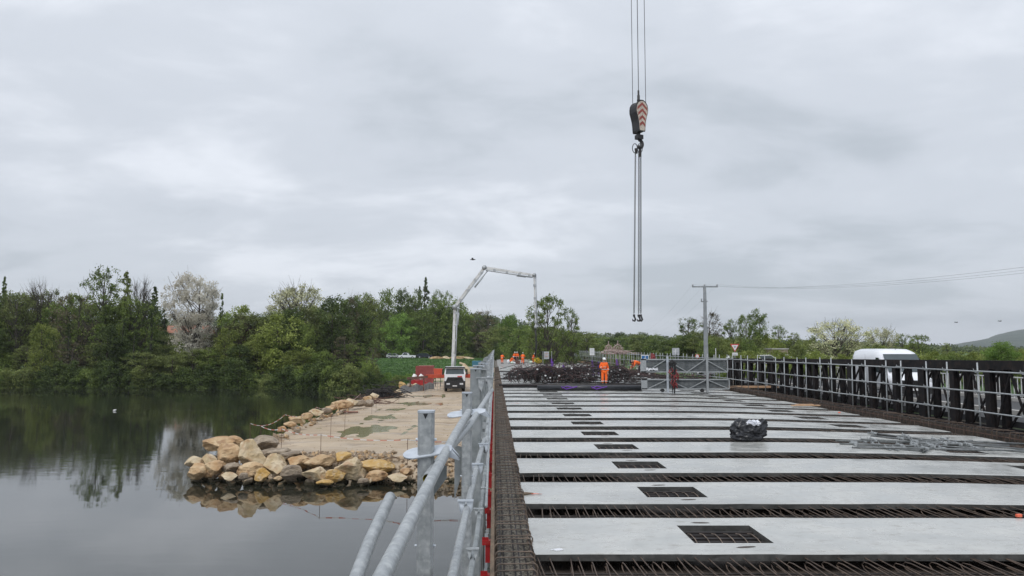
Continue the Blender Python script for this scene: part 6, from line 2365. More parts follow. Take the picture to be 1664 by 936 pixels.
mb = MB(); mb.box((-.4, -.2, 0), (.4, .2, .5)); mb.beam((-.3, -.1, .5), (.2, .1, .8), .1, .2); mb.build('case', M['rust_red'], e_)

# small red-orange bin behind the truck on the left
p = W(712, 607, 100)
e_ = empty('orange_bin', (p.x, p.y, PLAT_Z), 'orange-red skip bin standing between the red container and the pump truck', 'bin')
mb = MB(); mb.prism([(-.45, 1.3), (.45, 1.3), (.6, 2.4), (-.6, 2.4)], -.5, .5, XZ); mb.build('bucket', M['orange_paint'], e_)
mb = MB(); [mb.beam((x, 0, 0), (x, 0, 1.3), .08, .08) for x in (-.35, .35)]; mb.build('stand', M['hook_black'], e_)

# ================================================================== POLE, SIGNS
PD = 62.0
pb = W(1147.5, 585, PD)
pole = empty('utility_pole', (pb.x, pb.y, ground_z(pb.x, pb.y) if False else -0.6), 'tall grey concrete utility pole with a T crossarm behind the railing', 'utility pole')
ztop = W(1150, 466, PD).z - pole.location.z
mb = MB()
mb.add([(-.18, -.18, 0), (.18, -.18, 0), (.18, .18, 0), (-.18, .18, 0), (-.10, -.1, ztop), (.10, -.1, ztop), (.10, .1, ztop), (-.10, .1, ztop)], [(0, 1, 5, 4), (1, 2, 6, 5), (2, 3, 7, 6), (3, 0, 4, 7), (4, 5, 6, 7)])
mb.build('shaft', M['pole_conc'], pole)
mb = MB(); mb.beam((-1.05, 0, ztop), (1.1, 0, ztop), .1, .1); mb.build('crossarm', M['galv_dark'], pole)
for x in (-1.0, 0.0, 1.05):
    mb = MB(); mb.smooth = True; mb.tube([(x, 0, ztop + .05), (x, 0, ztop + .1), (x, 0, ztop + .16), (x, 0, ztop + .2)], [.05, .09, .06, .08], 8); mb.build('insulator', M['sign_back'], pole)
mb = MB(); mb.beam((-.35, -.05, ztop - 1.25), (.2, -.05, ztop - 1.25), .08, .08); mb.tube([(-.3, -.05, ztop - 1.25), (-.3, -.05, ztop - 1.0)], .05, 6); mb.build('bracket', M['galv_dark'], pole)
for i, (x, py0, py1, lb) in enumerate(((-1.0, 465, 436, 'upper'), (0.0, 466, 444, 'middle'), (1.05, 467, 440, 'lower'))):
    a = Vector((pb.x + x, PD, pole.location.z + ztop + .2))
    b = W(1760, (436, 447, 441)[i] - 14, 24.0 + 2 * i)
    mb = MB()
    n = 20
    pts = [a.lerp(b, t / n) - Vector((0, 0, .55 * 4 * (t / n) * (1 - t / n))) for t in range(n + 1)]
    mb.tube(pts, 0.0045, 4, cap=False)
    tag(mb.build('power_line', M['wire']), lb + ' of the thin power lines running from the utility pole to the right frame edge', 'power line', 'power lines right of the pole')
    b = W(1040 + 12 * i, 540, 150.0)
    mb = MB()
    pts = [a.lerp(b, t / n) - Vector((0, 0, .9 * 4 * (t / n) * (1 - t / n))) for t in range(n + 1)]
    mb.tube(pts, 0.0035, 4, cap=False)
    tag(mb.build('power_line', M['wire']), ('leftmost', 'middle', 'rightmost')[i] + ' of the faint power lines descending left of the utility pole', 'power line', 'power lines left of the pole')

SD = 57.5
p = W(1194, 565, SD)
ys_ = empty('yield_sign', (p.x, p.y, -0.5), 'red and white triangular give way sign on a post right of the utility pole', 'traffic sign')
s = SD / 1200
zt = W(1194, 559, SD).z + .5
r0 = 7.4 * s
tri = lambda r, dz=0: [(-r, zt + dz), (r, zt + dz), (0, zt + dz - r * 1.72)]
mb = MB(); mb.prism(tri(r0), -.02, 0, XZ); mb.build('red_border', M['sign_red'], ys_)
mb = MB(); mb.prism(tri(r0 * .74, -r0 * .20), -.03, -.021, XZ); mb.build('white_field', M['sign_white'], ys_)
mb = MB(); mb.prism(tri(r0 * .34, -r0 * .42), -.036, -.031, XZ); mb.build('inner_mark', M['sign_back'], ys_)
mb = MB(); mb.box((-4.3 * s, -.03, zt - 18.5 * s), (4.3 * s, 0, zt - 14 * s)); mb.build('sub_plate', M['sign_white'], ys_)
mb = MB(); mb.box((-3.3 * s, -.036, zt - 16.6 * s), (3.3 * s, -.031, zt - 16.0 * s)); mb.box((-3.3 * s, -.036, zt - 17.6 * s), (2.3 * s, -.031, zt - 17.1 * s)); mb.build('text_lines', M['sign_back'], ys_)
mb = MB(); mb.tube([(0, .03, 0), (0, .03, zt - .02)], .035, 7); mb.build('post', M['galv_dark'], ys_)
p = W(1098, 571, 66)
sb = empty('road_sign', (p.x, p.y, -0.4), 'square pale grey road sign with faint marking on two posts above the lattice panels', 'sign')
zt = p.z + .4
mb = MB(); mb.box((-.32, -.015, zt - .32), (.32, .0, zt + .30)); mb.build('plate', M['sign_back'], sb)
mb = MB(); mb.tube([(-.0, -.02, zt - .22), (0, -.02, zt + .2)], .03, 5); mb.tube([(-.18, -.02, zt + .0), (.18, -.02, zt + .02)], .02, 5); mb.build('marking', M['sign_white'], sb)
mb = MB(); mb.tube([(-.24, .03, 0), (-.24, .03, zt)], .03, 6); mb.tube([(.2, .03, 0), (.2, .03, zt)], .03, 6); mb.build('post', M['galv_dark'], sb)
p = W(1133, 579, 64)
rs = empty('round_sign', (p.x, p.y, -0.4), 'small round red and white sign between the lattice panels and the utility pole', 'traffic sign')
zt = p.z + .4
circ = lambda r: [(r * math.cos(a * math.pi / 8), zt + r * math.sin(a * math.pi / 8)) for a in range(16)]
mb = MB(); mb.prism(circ(.19), -.02, 0, XZ); mb.build('red_rim', M['sign_red'], rs)
mb = MB(); mb.prism(circ(.13), -.028, -.021, XZ); mb.build('white_field', M['sign_white'], rs)
mb = MB(); mb.tube([(0, .03, 0), (0, .03, zt)], .03, 6); mb.build('post', M['galv_dark'], rs)
for (px, pt, d, lb) in ((1163, 566, 70, 'thin pale marker pole right of the utility pole'), (1521, 583, 60, 'thin pole seen through the truss right of the van')):
    p = W(px, pt, d)
    mb = MB(); mb.tube([(0, 0, -0.5), (0, 0, p.z)], .035, 6)
    tag(mb.build('marker_pole', M['sign_white' if px < 1200 else 'rock_pale'], None, (p.x, p.y, 0)), lb, 'pole')

# pinkish ring-shaped reinforcement cages standing behind the far railing
for i, (px, top, r) in enumerate(((989, 562, .36), (1004, 559, .42))):
    p = W(px, 575, 92)
    s = 92 / 1200
    e_ = empty('ring_frame', (p.x, p.y, 0), ('left' if i == 0 else 'right') + ' of two pinkish ring-topped steel frames rising above the far railing', 'steel frame', 'ring-topped frames behind the railing')
    zc = W(px, 566, 92).z
    mb = MB(); mb.tube([(r * math.cos(a * math.pi / 8), 0, zc + r * math.sin(a * math.pi / 8)) for a in range(16)], .07, 6, closed=True)
    mb.tube([(r * .45 * math.cos(a * math.pi / 5), -.02, zc + r * .45 * math.sin(a * math.pi / 5)) for a in range(10)], .06, 5, closed=True)
    mb.build('ring', M['pink_steel'], e_)
    mb = MB()
    for a in range(12):
        t = a * math.pi / 6 + .2
        mb.tube([(r * math.cos(t), 0, zc + r * math.sin(t)), (r * 1.45 * math.cos(t), .05, zc + r * 1.45 * math.sin(t))], .035, 4)
    mb.tube([(0, 0, zc + r), (0, 0, zc + r + .55)], .05, 5)
    mb.tube([(-.3, 0, 0), (-.2, 0, zc - r)], .03, 5); mb.tube([(.3, 0, 0), (.2, 0, zc - r)], .03, 5)
    for q in range(9): mb.tube([(-.6 + .15 * q, .1, zc - r * 1.2), (-.5 + .14 * q, -.1, zc - r * .2 + .1 * (q % 3))], .05, 4)
    mb.build('struts', M['pink_steel'], e_)
tangle('steel_offcuts', W(1004, 574, 90) - Vector((0, 0, .1)), 1.7, .5, .35, 40, .03, M['pink_steel'], 'pinkish bent bars heaped behind the railing under the ring-topped frames', 'steel bars', .6)

# birds
for i, (px, py, d) in enumerate(((768, 422, 60), (1554, 524, 140), (1625, 522, 140))):
    p = W(px, py, d)
    s = (.45, .62, .62)[i]
    mb = MB(); mb.smooth = True
    mb.tube([(-.5 * s, 0, 0), (-.2 * s, 0, .02 * s), (.15 * s, 0, .0), (.42 * s, 0, .05 * s), (.55 * s, 0, .03 * s)], [.02 * s, .09 * s, .11 * s, .07 * s, .02 * s], 7)
    e_ = empty('bird', p, ('small dark bird in flight above the pump boom', 'dark bird flying low, left one of two over the hill', 'dark bird flying low, right one of two over the hill')[i], 'bird')
    mb.build('body', M['bird'], e_)
    for sg_ in (-1, 1):
        mb = MB(); z = .22 if i else .35
        vs = [(-.1 * s, .05 * sg_ * s, .03 * s), (.2 * s, .05 * sg_ * s, .03 * s), (.1 * s, .5 * sg_ * s, z * s), (-.15 * s, .95 * sg_ * s, .05 * s), (-.15 * s, .5 * sg_ * s, z * s)]
        mb.add(vs + [(a, b, c - .02 * s) for a, b, c in vs], [(0, 1, 2, 3, 4), (9, 8, 7, 6, 5)])
        mb.build('wing', M['bird'], e_)
p = onz(186, 668, WATER_Z)
mb = MB(); mb.smooth = True
mb.tube([(-.16, 0, .04), (-.07, 0, .07), (.07, 0, .07), (.13, 0, .13), (.19, 0, .14)], [.02, .08, .08, .04, .02], 8)
tag(mb.build('swimming_bird', M['sign_white'], None, p), 'tiny white water bird floating on the dark river at the left', 'bird')

# ================================================================== TREES
def leaf_quads(C, size, jitter=0.45):
    """small bent leaf-sized quads at points C (n,3)"""
    n = len(C)
    a = RNG.normal(size=(n, 3)); a /= np.linalg.norm(a, axis=1)[:, None]
    b = RNG.normal(size=(n, 3)); b -= a * np.sum(a * b, axis=1)[:, None]; b /= np.linalg.norm(b, axis=1)[:, None]
    s = size * RNG.uniform(1 - jitter, 1 + jitter, size=(n, 1))
    a = a * s * 0.5
    b = b * s * 0.36
    V = np.stack([C - a, C + b, C + a, C - b], axis=1).reshape(-1, 3)
    Fq = np.arange(4 * n).reshape(-1, 4)
    return V, Fq


def envelope(kind, t):
    """crown radius (share of the half width) against height share t"""
    if kind == 'column': return max(0.0, min(1.0, 3.2 * t + .25)) * (1 - t ** 3) ** .7
    if kind == 'cone': return max(.03, 1 - t) ** .85
    if kind == 'round': return math.sqrt(max(0.0, 1 - (2 * t - 0.9) ** 2 / 1.22))
    if kind == 'upright': return min(1.0, 0.45 + .85 * t) * math.sqrt(max(0, 1 - max(0, (t - .6) / .42) ** 2.6))
    if kind == 'bush': return math.sqrt(max(0, 1 - t * t))
    return (0.72 + 0.28 * smooth(0, .35, t)) * math.sqrt(max(0, 1 - max(0, (t - .42) / .60) ** 2.4))


TREE = {}


def tree_kind(key, H, Wd, shape, crown0, nclump, nleaf, rc, lsize, leafm, bark='bark', nb=None, core=0.35, twig=0, seed=1):
    """build the meshes of one kind of tree: trunk with limbs, crown of leaves; shared by its copies"""
    global RNG
    RNG = np.random.default_rng(seed)
    rg = random.Random(seed)
    cl = []
    lobes = [(rg.uniform(0, 6.28), rg.uniform(.1, .9), rg.uniform(.75, 1.12)) for _ in range(7)]
    tries = 0
    while len(cl) < nclump and tries < 20000:
        tries += 1
        t = rg.random()
        R = envelope(shape, t) * Wd / 2
        a = rg.uniform(0, 2 * math.pi)
        k = 1.0
        for (la, lt, lk) in lobes:
            d = math.cos(a - la) * .5 + .5 - abs(t - lt)
            if d > .4: k *= lk
        q = rg.random()
        rr = R * k * (q ** core)
        if shape not in ('column', 'cone') and (R < 0.2 or rg.random() > (R / (Wd / 2)) ** .6): continue
        cl.append(Vector((math.cos(a) * rr, math.sin(a) * rr, H * (crown0 + (1 - crown0) * t) - rc * .4)))
    pts = []
    for c in cl:
        m = max(4, int(nleaf * rg.uniform(.45, 1.5)))
        kk = 1.0 if shape not in ('column', 'cone') else max(.3, 1 - .75 * max(0, c.z / H - .3))
        m = max(4, int(m * kk))
        g = RNG.normal(size=(m, 3)) * np.array([rc * .5, rc * .5, rc * .38]) * rg.uniform(.7, 1.3) * kk
        pts.append(g + np.array(c))
    P = np.concatenate(pts)
    P[:, 2] = np.maximum(P[:, 2], 0.05)
    V, Fq = leaf_quads(P, lsize)
    crown = np_mesh('crown', V, Fq, [G[leafm]])
    mb = MB(); mb.smooth = True
    if shape != 'bush':
        lean = Vector((rg.uniform(-.05, .05) * H, rg.uniform(-.03, .03) * H, 0))
        tr = H * .021
        tp = [Vector((0, 0, -.4)), Vector((0, 0, H * .1)), lean * .4 + Vector((0, 0, H * .35)), lean + Vector((0, 0, H * .65)), lean * .9 + Vector((0, 0, H * .9))]
        mb.tube(tp, [tr * 1.3, tr, tr * .8, tr * .45, tr * .12], 8)
        cs = sorted(cl, key=lambda c: rg.random())[:nb or 26]
        for c in cs:
            z0 = max(H * crown0 * .7, c.z - (c.xy.length * rg.uniform(.6, 1.1) + H * .06))
            z0 = min(z0, H * .8)
            f = z0 / H
            b0 = lean * min(1, f * 1.4) + Vector((0, 0, z0))
            mid = b0.lerp(c, .5) + Vector((0, 0, -.03 * H * rg.random()))
            br = tr * (1 - f) * .42 + .02
            mb.tube([b0, mid, c], [br, br * .6, br * .22], 5, cap=False)
            for _ in range(twig):
                e = c + Vector((rg.gauss(0, rc * .8), rg.gauss(0, rc * .8), abs(rg.gauss(0, rc)) * 1.0 + rc * .3))
                s0 = mid.lerp(c, rg.random())
                mb.tube([s0, e], [br * .3 + .01, .012], 3, cap=False)
    else:
        for c in cl[:10]:
            mb.tube([(c.x * .1, c.y * .1, -.2), (c.x * .6, c.y * .6, c.z * .6), c], [.07, .05, .015], 4, cap=False)
    trunk = mb.mesh('trunk' if shape != 'bush' else 'stem', M[bark])
    TREE[key] = (H, Wd, trunk, crown, 'stem' if shape == 'bush' else 'trunk')


tree_kind('broad_dark', 17, 10, 'broad', .12, 110, 85, 1.05, .34, 'dark', seed=1, core=.5)
tree_kind('broad_mid', 17, 10, 'broad', .12, 105, 80, 1.05, .34, 'mid', seed=2, core=.5)
tree_kind('broad_mid2', 15, 11, 'round', .10, 100, 85, 1.1, .34, 'mid', seed=3, core=.5)
tree_kind('broad_olive', 16, 10, 'broad', .10, 100, 75, 1.05, .32, 'olive', seed=4, core=.5)
tree_kind('broad_yellow', 14, 10, 'round', .10, 95, 80, 1.05, .32, 'yellow', seed=5, core=.5)
tree_kind('bright_round', 12, 10, 'round', .10, 110, 110, 1.0, .30, 'bright', seed=6, core=.55)
tree_kind('sparse_mid', 18, 11, 'broad', .18, 105, 62, .75, .28, 'mid', nb=60, twig=3, seed=7)
tree_kind('sparse_olive', 18, 9, 'upright', .22, 90, 60, .75, .27, 'olive', nb=55, twig=4, seed=8)
tree_kind('sparse_brown', 16, 9, 'broad', .15, 100, 50, .8, .25, 'brown', nb=60, twig=6, seed=9)
tree_kind('poplar', 20, 3.4, 'column', .10, 110, 95, .6, .30, 'dark', seed=10, core=.6)
tree_kind('poplar_olive', 20, 4.4, 'column', .15, 110, 80, .7, .28, 'olive', seed=11, core=.6)
tree_kind('conifer', 15, 6.5, 'cone', .06, 90, 75, .55, .28, 'dark', seed=12, core=.6, bark='bark_dark')
tree_kind('blossom', 16, 10, 'upright', .26, 200, 74, .75, .26, 'blossom', nb=50, twig=5, seed=13, core=.45)
tree_kind('cream', 15, 10, 'upright', .30, 130, 60, .8, .26, 'cream', nb=70, twig=8, seed=14)
tree_kind('cream_low', 8, 8, 'upright', .2, 100, 60, .6, .19, 'cream', nb=50, twig=5, seed=15)
tree_kind('purple', 9, 8, 'round', .12, 80, 90, .85, .28, 'purple', seed=16, core=.5)
tree_kind('bare', 16, 7, 'upright', .35, 55, 5, .8, .2, 'brown', nb=55, twig=14, seed=17)
tree_kind('ivy', 12, 1.7, 'column', .02, 50, 60, .42, .24, 'dark', bark='bark_dark', seed=18, core=.7)
tree_kind('bush_dark', 5, 7, 'bush', .0, 60, 90, .7, .26, 'dark', seed=19, core=.5)
tree_kind('bush_mid', 4.5, 7, 'bush', .0, 60, 85, .7, .24, 'mid', seed=20, core=.5)
tree_kind('bush_yellow', 4.5, 6.5, 'bush', .0, 55, 75, .7, .22, 'yellow', seed=21, core=.5)
tree_kind('bush_olive', 4.5, 6.5, 'bush', .0, 55, 70, .7, .22, 'olive', seed=22, core=.5)
tree_kind('bush_bright', 3.5, 6, 'bush', .0, 50, 90, .6, .18, 'bright', seed=23, core=.5)
tree_kind('sparse_near', 14, 12, 'broad', .22, 130, 60, .62, .26, 'mid', nb=80, twig=3, seed=24)
MARKS = [(-60, 'the left frame edge'), (112, 'the ivy-covered trunk'), (172, 'the tallest airy tree'), (252, 'the slim dark poplar'), (318, 'the white-blossomed tree'), (405, 'the purple-leaved tree'),
         (458, 'the light yellow-green tree'), (541, 'the dark full tree'), (592, 'the meadow edge'), (653, 'the bright maple'), (737, 'the upright pump boom'), (829, 'the bright tree above the crew'),
         (892, 'the hanging pump hose'), (982, 'the standing worker'), (1030, 'the hanging chains'), (1098, 'the square grey road sign'), (1148, 'the utility pole'), (1194, 'the give way sign'),
         (1232, 'the tall rounded tree'), (1357, 'the white-blossoming tree'), (1440, 'the van roof'), (1536, 'the tiny thin tree'), (1627, 'the bright green low tree')]
ORD = ['first', 'second', 'third', 'fourth', 'fifth', 'sixth', 'seventh', 'eighth', 'ninth', 'tenth', 'eleventh', 'twelfth', 'thirteenth', 'fourteenth']
ROWS = {}


def row_labels():
    for key, items in ROWS.items():
        items.sort(key=lambda t: t[0])
        cnt = {}
        for px, o, what in items:
            mk = [m for x, m in MARKS if x <= px][-1]
            cnt[mk] = cnt.get(mk, 0) + 1
            o['label'] = '%s %s right of %s, %s' % (ORD[cnt[mk] - 1], what, mk, key)


def plant(key, px, top, d, wpx, label, cat='tree', group=None, base=None, name=None):
    H, Wd, tm, cm, tn = TREE[key]
    p = W(px, top, d)
    bz = ground_z(p.x, d) if base is None else base
    h = max(1.0, p.z - bz)
    wd = wpx / 1200 * d * 1.22
    e_ = empty(name or ('bush' if tn == 'stem' else 'tree'), (p.x, d, bz), label, cat, group, rz=random.uniform(0, 6.28))
    s = h / H * 1.03
    sx = wd / Wd
    e_.scale = (sx, sx, s)
    link(tn, tm, e_)
    link('crown', cm, e_)
    return e_


NAMED = [
    ('poplar', 8, 453, 165, 11, 'slim dark poplar sticking up at the left frame edge'),
    ('broad_mid', 18, 482, 128, 62, 'green round-topped tree at the left frame edge'),
    ('bare', 66, 463, 132, 34, 'thin half-bare tree with flat twigs right of the left edge tree'),
    ('sparse_olive', 90, 474, 136, 46, 'yellowish thin tree between the half-bare tree and the tallest tree'),
    ('broad_yellow', 122, 478, 140, 44, 'yellow-green tree left of the tallest tree'),
    ('sparse_mid', 172, 438, 125, 72, 'tallest airy tree of the left wood with sky showing through it'),
    ('poplar_olive', 206, 445, 126, 26, 'tall narrow tree against the right side of the tallest airy one'),
    ('bare', 230, 460, 134, 40, 'bare grey tree right of the tall narrow one'),
    ('poplar', 252, 469, 158, 17, 'dark slim poplar left of the white-blossomed tree'),
    ('conifer', 268, 492, 140, 30, 'black-green conifer just left of the white-blossomed tree'),
    ('blossom', 318, 450, 122, 76, 'tall tree covered in white blossom on the left river bank'),
    ('conifer', 361, 480, 150, 26, 'dark conifer top just right of the white-blossomed tree'),
    ('broad_yellow', 390, 497, 150, 56, 'yellow-green tree right of the white-blossomed tree'),
    ('broad_mid', 374, 512, 134, 40, 'mid-green tree between the white blossom and the purple tree'),
    ('purple', 405, 530, 126, 50, 'purple-leaved tree in the middle of the left wood'),
    ('broad_yellow', 458, 512, 121, 82, 'light yellow-green rounded tree low over the water'),
    ('cream', 490, 469, 134, 80, 'cream-coloured leafless-looking tree above the middle of the wood'),
    ('broad_dark', 541, 486, 124, 62, 'dark full tree right of the cream-coloured one'),
    ('sparse_brown', 568, 486, 128, 34, 'thin brownish tree beside the dark full tree'),
    ('broad_mid', 592, 480, 160, 40, 'mid-green tree where the wood meets the meadow, left'),
    ('broad_mid2', 628, 472, 226, 44, 'broad green tree behind the meadow, left of the bright maple'),
    ('broad_dark', 652, 473, 234, 34, 'dark tree top straight above the bright maple'),
    ('poplar', 692, 454, 240, 12, 'slim poplar spire standing highest behind the meadow'),
    ('poplar', 682, 468, 238, 9, 'small poplar spire just left of the highest spire'),
    ('broad_mid', 676, 474, 230, 36, 'green tree below the poplar spires'),
    ('sparse_mid', 712, 474, 232, 34, 'airy tree right of the poplar spires'),
    ('sparse_mid', 728, 476, 236, 26, 'airy tree next to the pump boom elbow'),
    ('bright_round', 653, 511, 221, 56, 'bright green rounded maple behind the white pickup'),
    ('broad_mid2', 688, 504, 224, 48, 'mid-green rounded tree right of the bright maple'),
    ('broad_dark', 724, 500, 232, 44, 'dark tree behind the upright pump boom'),
    ('broad_mid', 756, 507, 228, 44, 'green tree right of the upright pump boom'),
    ('sparse_brown', 790, 507, 226, 52, 'brownish airy tree between pump boom and bright tree'),
    ('bright_round', 829, 514, 190, 52, 'bright green tree above the far crew'),
    ('broad_mid2', 862, 528, 205, 44, 'dull green tree right of the bright tree above the crew'),
    ('sparse_near', 892, 485, 118, 72, 'airy leafy tree rising behind the hanging pump hose'),
    ('sparse_mid', 926, 504, 122, 40, 'smaller airy tree leaning off the leafy one at the pump hose'),
    ('broad_olive', 905, 532, 135, 84, 'olive thicket tree under the airy leafy tree'),
    ('broad_olive', 955, 540, 150, 56, 'olive round tree right of the airy leafy tree'),
    ('sparse_mid', 1118, 518, 118, 50, 'airy grey-green tree left of the utility pole'),
    ('sparse_brown', 1154, 510, 122, 44, 'thin twiggy tree behind the utility pole'),
    ('broad_olive', 1143, 538, 112, 66, 'olive tree at the foot of the utility pole'),
    ('sparse_mid', 1190, 521, 115, 44, 'dark airy tree behind the give way sign'),
    ('sparse_near', 1213, 513, 118, 34, 'airy tree between the give way sign and the tall rounded tree'),
    ('broad_mid', 1232, 505, 112, 36, 'tall rounded green tree, highest right of the pole'),
    ('sparse_mid', 1263, 530, 112, 34, 'dark low airy tree right of the tall rounded one'),
    ('sparse_olive', 1288, 542, 112, 24, 'small pale thin tree right of the low airy tree'),
    ('cream_low', 1357, 523, 92, 86, 'wide white-blossoming tree left of the van roof'),
    ('cream_low', 1432, 535, 100, 42, 'pale thin tree rising behind the van roof'),
    ('sparse_mid', 1468, 544, 104, 34, 'grey-green airy tree behind the right part of the van'),
    ('sparse_near', 1492, 546, 98, 38, 'green airy tree at the right end of the van roof'),
    ('sparse_olive', 1536, 558, 120, 16, 'tiny thin tree top left of the distant hill'),
    ('bright_round', 1627, 557, 78, 54, 'bright green low tree in front of the distant hill'),
    ('broad_mid', 1040, 541, 215, 34, 'low green tree top beyond the hanging chain ends'),
    ('broad_dark', 1005, 541, 225, 28, 'dark low tree top left of the hanging chain ends'),
]
for (key, px, top, d, wp, lb) in NAMED:
    plant(key, px, top, d, wp, lb)
for (px, top, d, lb) in ((112, 528, 119, 'ivy-covered dark trunk left of the tallest airy tree'), (203, 520, 120, 'ivy-covered trunk under the tall narrow tree'), (246, 505, 119, 'thick ivy-covered trunk left of the house wall'), (221, 540, 119, 'short ivy trunk in front of the house gable')):
    plant('ivy', px, top, d, 13, lb, name='ivy_trunk')

rg = random.Random(101)
random.seed(5)
# filler trees of the riverside wood
for i, px in enumerate(range(-40, 606, 19)):
    if 262 < px < 345: continue
    top = (478 if px < 260 else (496 if px < 560 else 482)) + rg.uniform(-6, 20) + (16 if 345 < px < 440 else 0)
    key = rg.choice(['broad_mid', 'broad_olive', 'broad_yellow', 'broad_mid', 'sparse_brown', 'broad_olive', 'sparse_olive', 'sparse_mid', 'broad_dark'])
    o = plant(key, px + rg.uniform(-6, 6), top, 124 + rg.uniform(-1, 14), rg.uniform(52, 78), 'one of the crowded mixed trees filling the dark riverside wood', group='crowded trees of the riverside wood')
    ROWS.setdefault('crowded middle of the riverside wood', []).append((o.location.x / o.location.y * 1204 + 832, o, 'tree'))
for i, px in enumerate(range(-40, 600, 27)):
    top = 552 + rg.uniform(-28, 22)
    key = rg.choice(['broad_mid2', 'broad_olive', 'sparse_olive', 'broad_dark', 'broad_yellow', 'broad_mid', 'sparse_brown', 'sparse_mid'])
    if 205 < px < 345: top = 572 + rg.uniform(-8, 6); key = rg.choice(['broad_mid', 'broad_olive'])
    o = plant(key, px + rg.uniform(-8, 8), top, 118.5 + rg.uniform(-1, 3), rg.uniform(38, 60), 'one of the low trees leaning over the water in front of the riverside wood', group='low trees over the water')
    ROWS.setdefault('front of the riverside wood', []).append((o.location.x / o.location.y * 1204 + 832, o, 'low tree'))
for i, px in enumerate(range(-45, 600, 15)):
    key = rg.choice(['bush_dark', 'bush_dark', 'bush_mid', 'bush_olive', 'bush_dark'])
    d = 114.5 + rg.uniform(-.6, 2.0) - (5 * smooth(430, 600, px))
    o = plant(key, px + rg.uniform(-5, 5), 600 + rg.uniform(-14, 12), d, rg.uniform(34, 58), 'one of the dark bushes overhanging the left river bank at the waterline', 'bush', 'dark bushes along the waterline', base=WATER_Z - .05)
    ROWS.setdefault('at the waterline', []).append((o.location.x / o.location.y * 1204 + 832, o, 'bush'))
# bank right of the wood up to the platform
for i, (px, top, d, wp, k_) in enumerate(((598, 584, 112, 34, 'bush_mid'), (612, 596, 112, 26, 'bush_olive'), (606, 566, 118, 24, 'sparse_brown'), (630, 606, 112, 28, 'bush_bright'), (648, 609, 113, 28, 'bush_mid'), (664, 611, 116, 24, 'bush_bright'),
                                          (640, 613, 109, 26, 'bush_olive'), (620, 610, 108, 30, 'bush_dark'), (672, 610, 120, 22, 'bush_olive'), (600, 606, 108, 34, 'bush_dark'))):
    plant(k_, px, top, d, wp, ('first', 'second', 'third', 'fourth', 'fifth', 'sixth', 'seventh', 'eighth', 'ninth', 'tenth')[sorted((598, 612, 606, 630, 648, 664, 640, 620, 672, 600)).index(px)] + ' shrub from the left on the bank before the red container', 'bush' if 'bush' in k_ else 'tree', 'shrubs on the bank beside the meadow')
# wood edge behind the meadow and the crew
for i, px in enumerate(range(590, 1100, 17)):
    top = 496 + rg.uniform(-10, 12) if px < 745 else 512 + rg.uniform(-6, 8) if px < 800 else (534 if px < 850 else 548) + rg.uniform(-7, 7)
    d = 232 + rg.uniform(-6, 14) if px < 800 else 185 + rg.uniform(-12, 30)
    key = rg.choice(['broad_dark', 'broad_mid', 'broad_dark', 'broad_olive', 'broad_mid2']) if px < 800 else rg.choice(['broad_mid', 'broad_olive', 'broad_mid2', 'broad_olive', 'broad_dark'])
    o = plant(key, px + rg.uniform(-5, 5), top, d, rg.uniform(34, 52), 'one of the dark green trees of the continuous wood edge behind meadow and bridge end', group='wood edge behind the meadow')
    ROWS.setdefault('background wood edge', []).append((o.location.x / o.location.y * 1204 + 832, o, 'tree'))
for i, px in enumerate(range(596, 1090, 15)):
    d = 222 + rg.uniform(-2, 8) if px < 800 else 150 + rg.uniform(-12, 20)
    key = rg.choice(['bush_dark', 'bush_dark', 'bush_mid']) if px < 800 else rg.choice(['bush_mid', 'bush_olive', 'bush_mid', 'bush_dark'])
    o = plant(key, px + rg.uniform(-4, 4), (563 if px < 800 else 558) + rg.uniform(-5, 5), d, rg.uniform(26, 40), 'one of the low dark shrubs at the foot of the wood edge', 'bush', 'shrubs at the foot of the wood edge')
    ROWS.setdefault('foot of the wood edge', []).append((o.location.x / o.location.y * 1204 + 832, o, 'low shrub'))
# right side: trees and hedge beyond the road
for i, px in enumerate(range(1085, 1700, 16)):
    top = 550 + rg.uniform(-6, 6) if px < 1330 else 560 + rg.uniform(-4, 5)
    if px > 1510: top = 570 + rg.uniform(-3, 3)
    key = rg.choice(['bush_olive', 'bush_mid', 'bush_yellow', 'bush_yellow', 'bush_olive']) if px > 1180 else rg.choice(['broad_olive', 'broad_mid', 'broad_dark'])
    o = plant(key, px + rg.uniform(-5, 5), top, 100 + rg.uniform(-8, 14), rg.uniform(34, 52), 'one of the yellow-green shrubs of the hedge beyond the old road bridge', 'bush' if px > 1180 else 'tree', 'hedge beyond the road')
    ROWS.setdefault('beyond the road', []).append((o.location.x / o.location.y * 1204 + 832, o, 'hedge plant'))
for i, px in enumerate(range(1190, 1720, 22)):
    key = rg.choice(['bush_yellow', 'bush_olive', 'bush_mid', 'bush_yellow'])
    o = plant(key, px + rg.uniform(-5, 5), 574 + rg.uniform(-6, 5), 74 + rg.uniform(-6, 6), rg.uniform(40, 60), 'one of the low roadside shrubs seen above and through the dark truss', 'bush', 'roadside shrubs behind the truss')
    ROWS.setdefault('above the truss', []).append((o.location.x / o.location.y * 1204 + 832, o, 'roadside shrub'))
for i, px in enumerate(range(1180, 1720, 20)):
    o = plant(rg.choice(['bush_mid', 'bush_dark', 'bush_olive']), px + rg.uniform(-5, 5), 590 + rg.uniform(-5, 9), 66 + rg.uniform(-1, 3), rg.uniform(40, 60), 'one of the dull green shrubs glimpsed through the truss openings', 'bush', 'shrubs glimpsed through the truss')
    ROWS.setdefault('glimpsed through the truss', []).append((o.location.x / o.location.y * 1204 + 832, o, 'green shrub'))

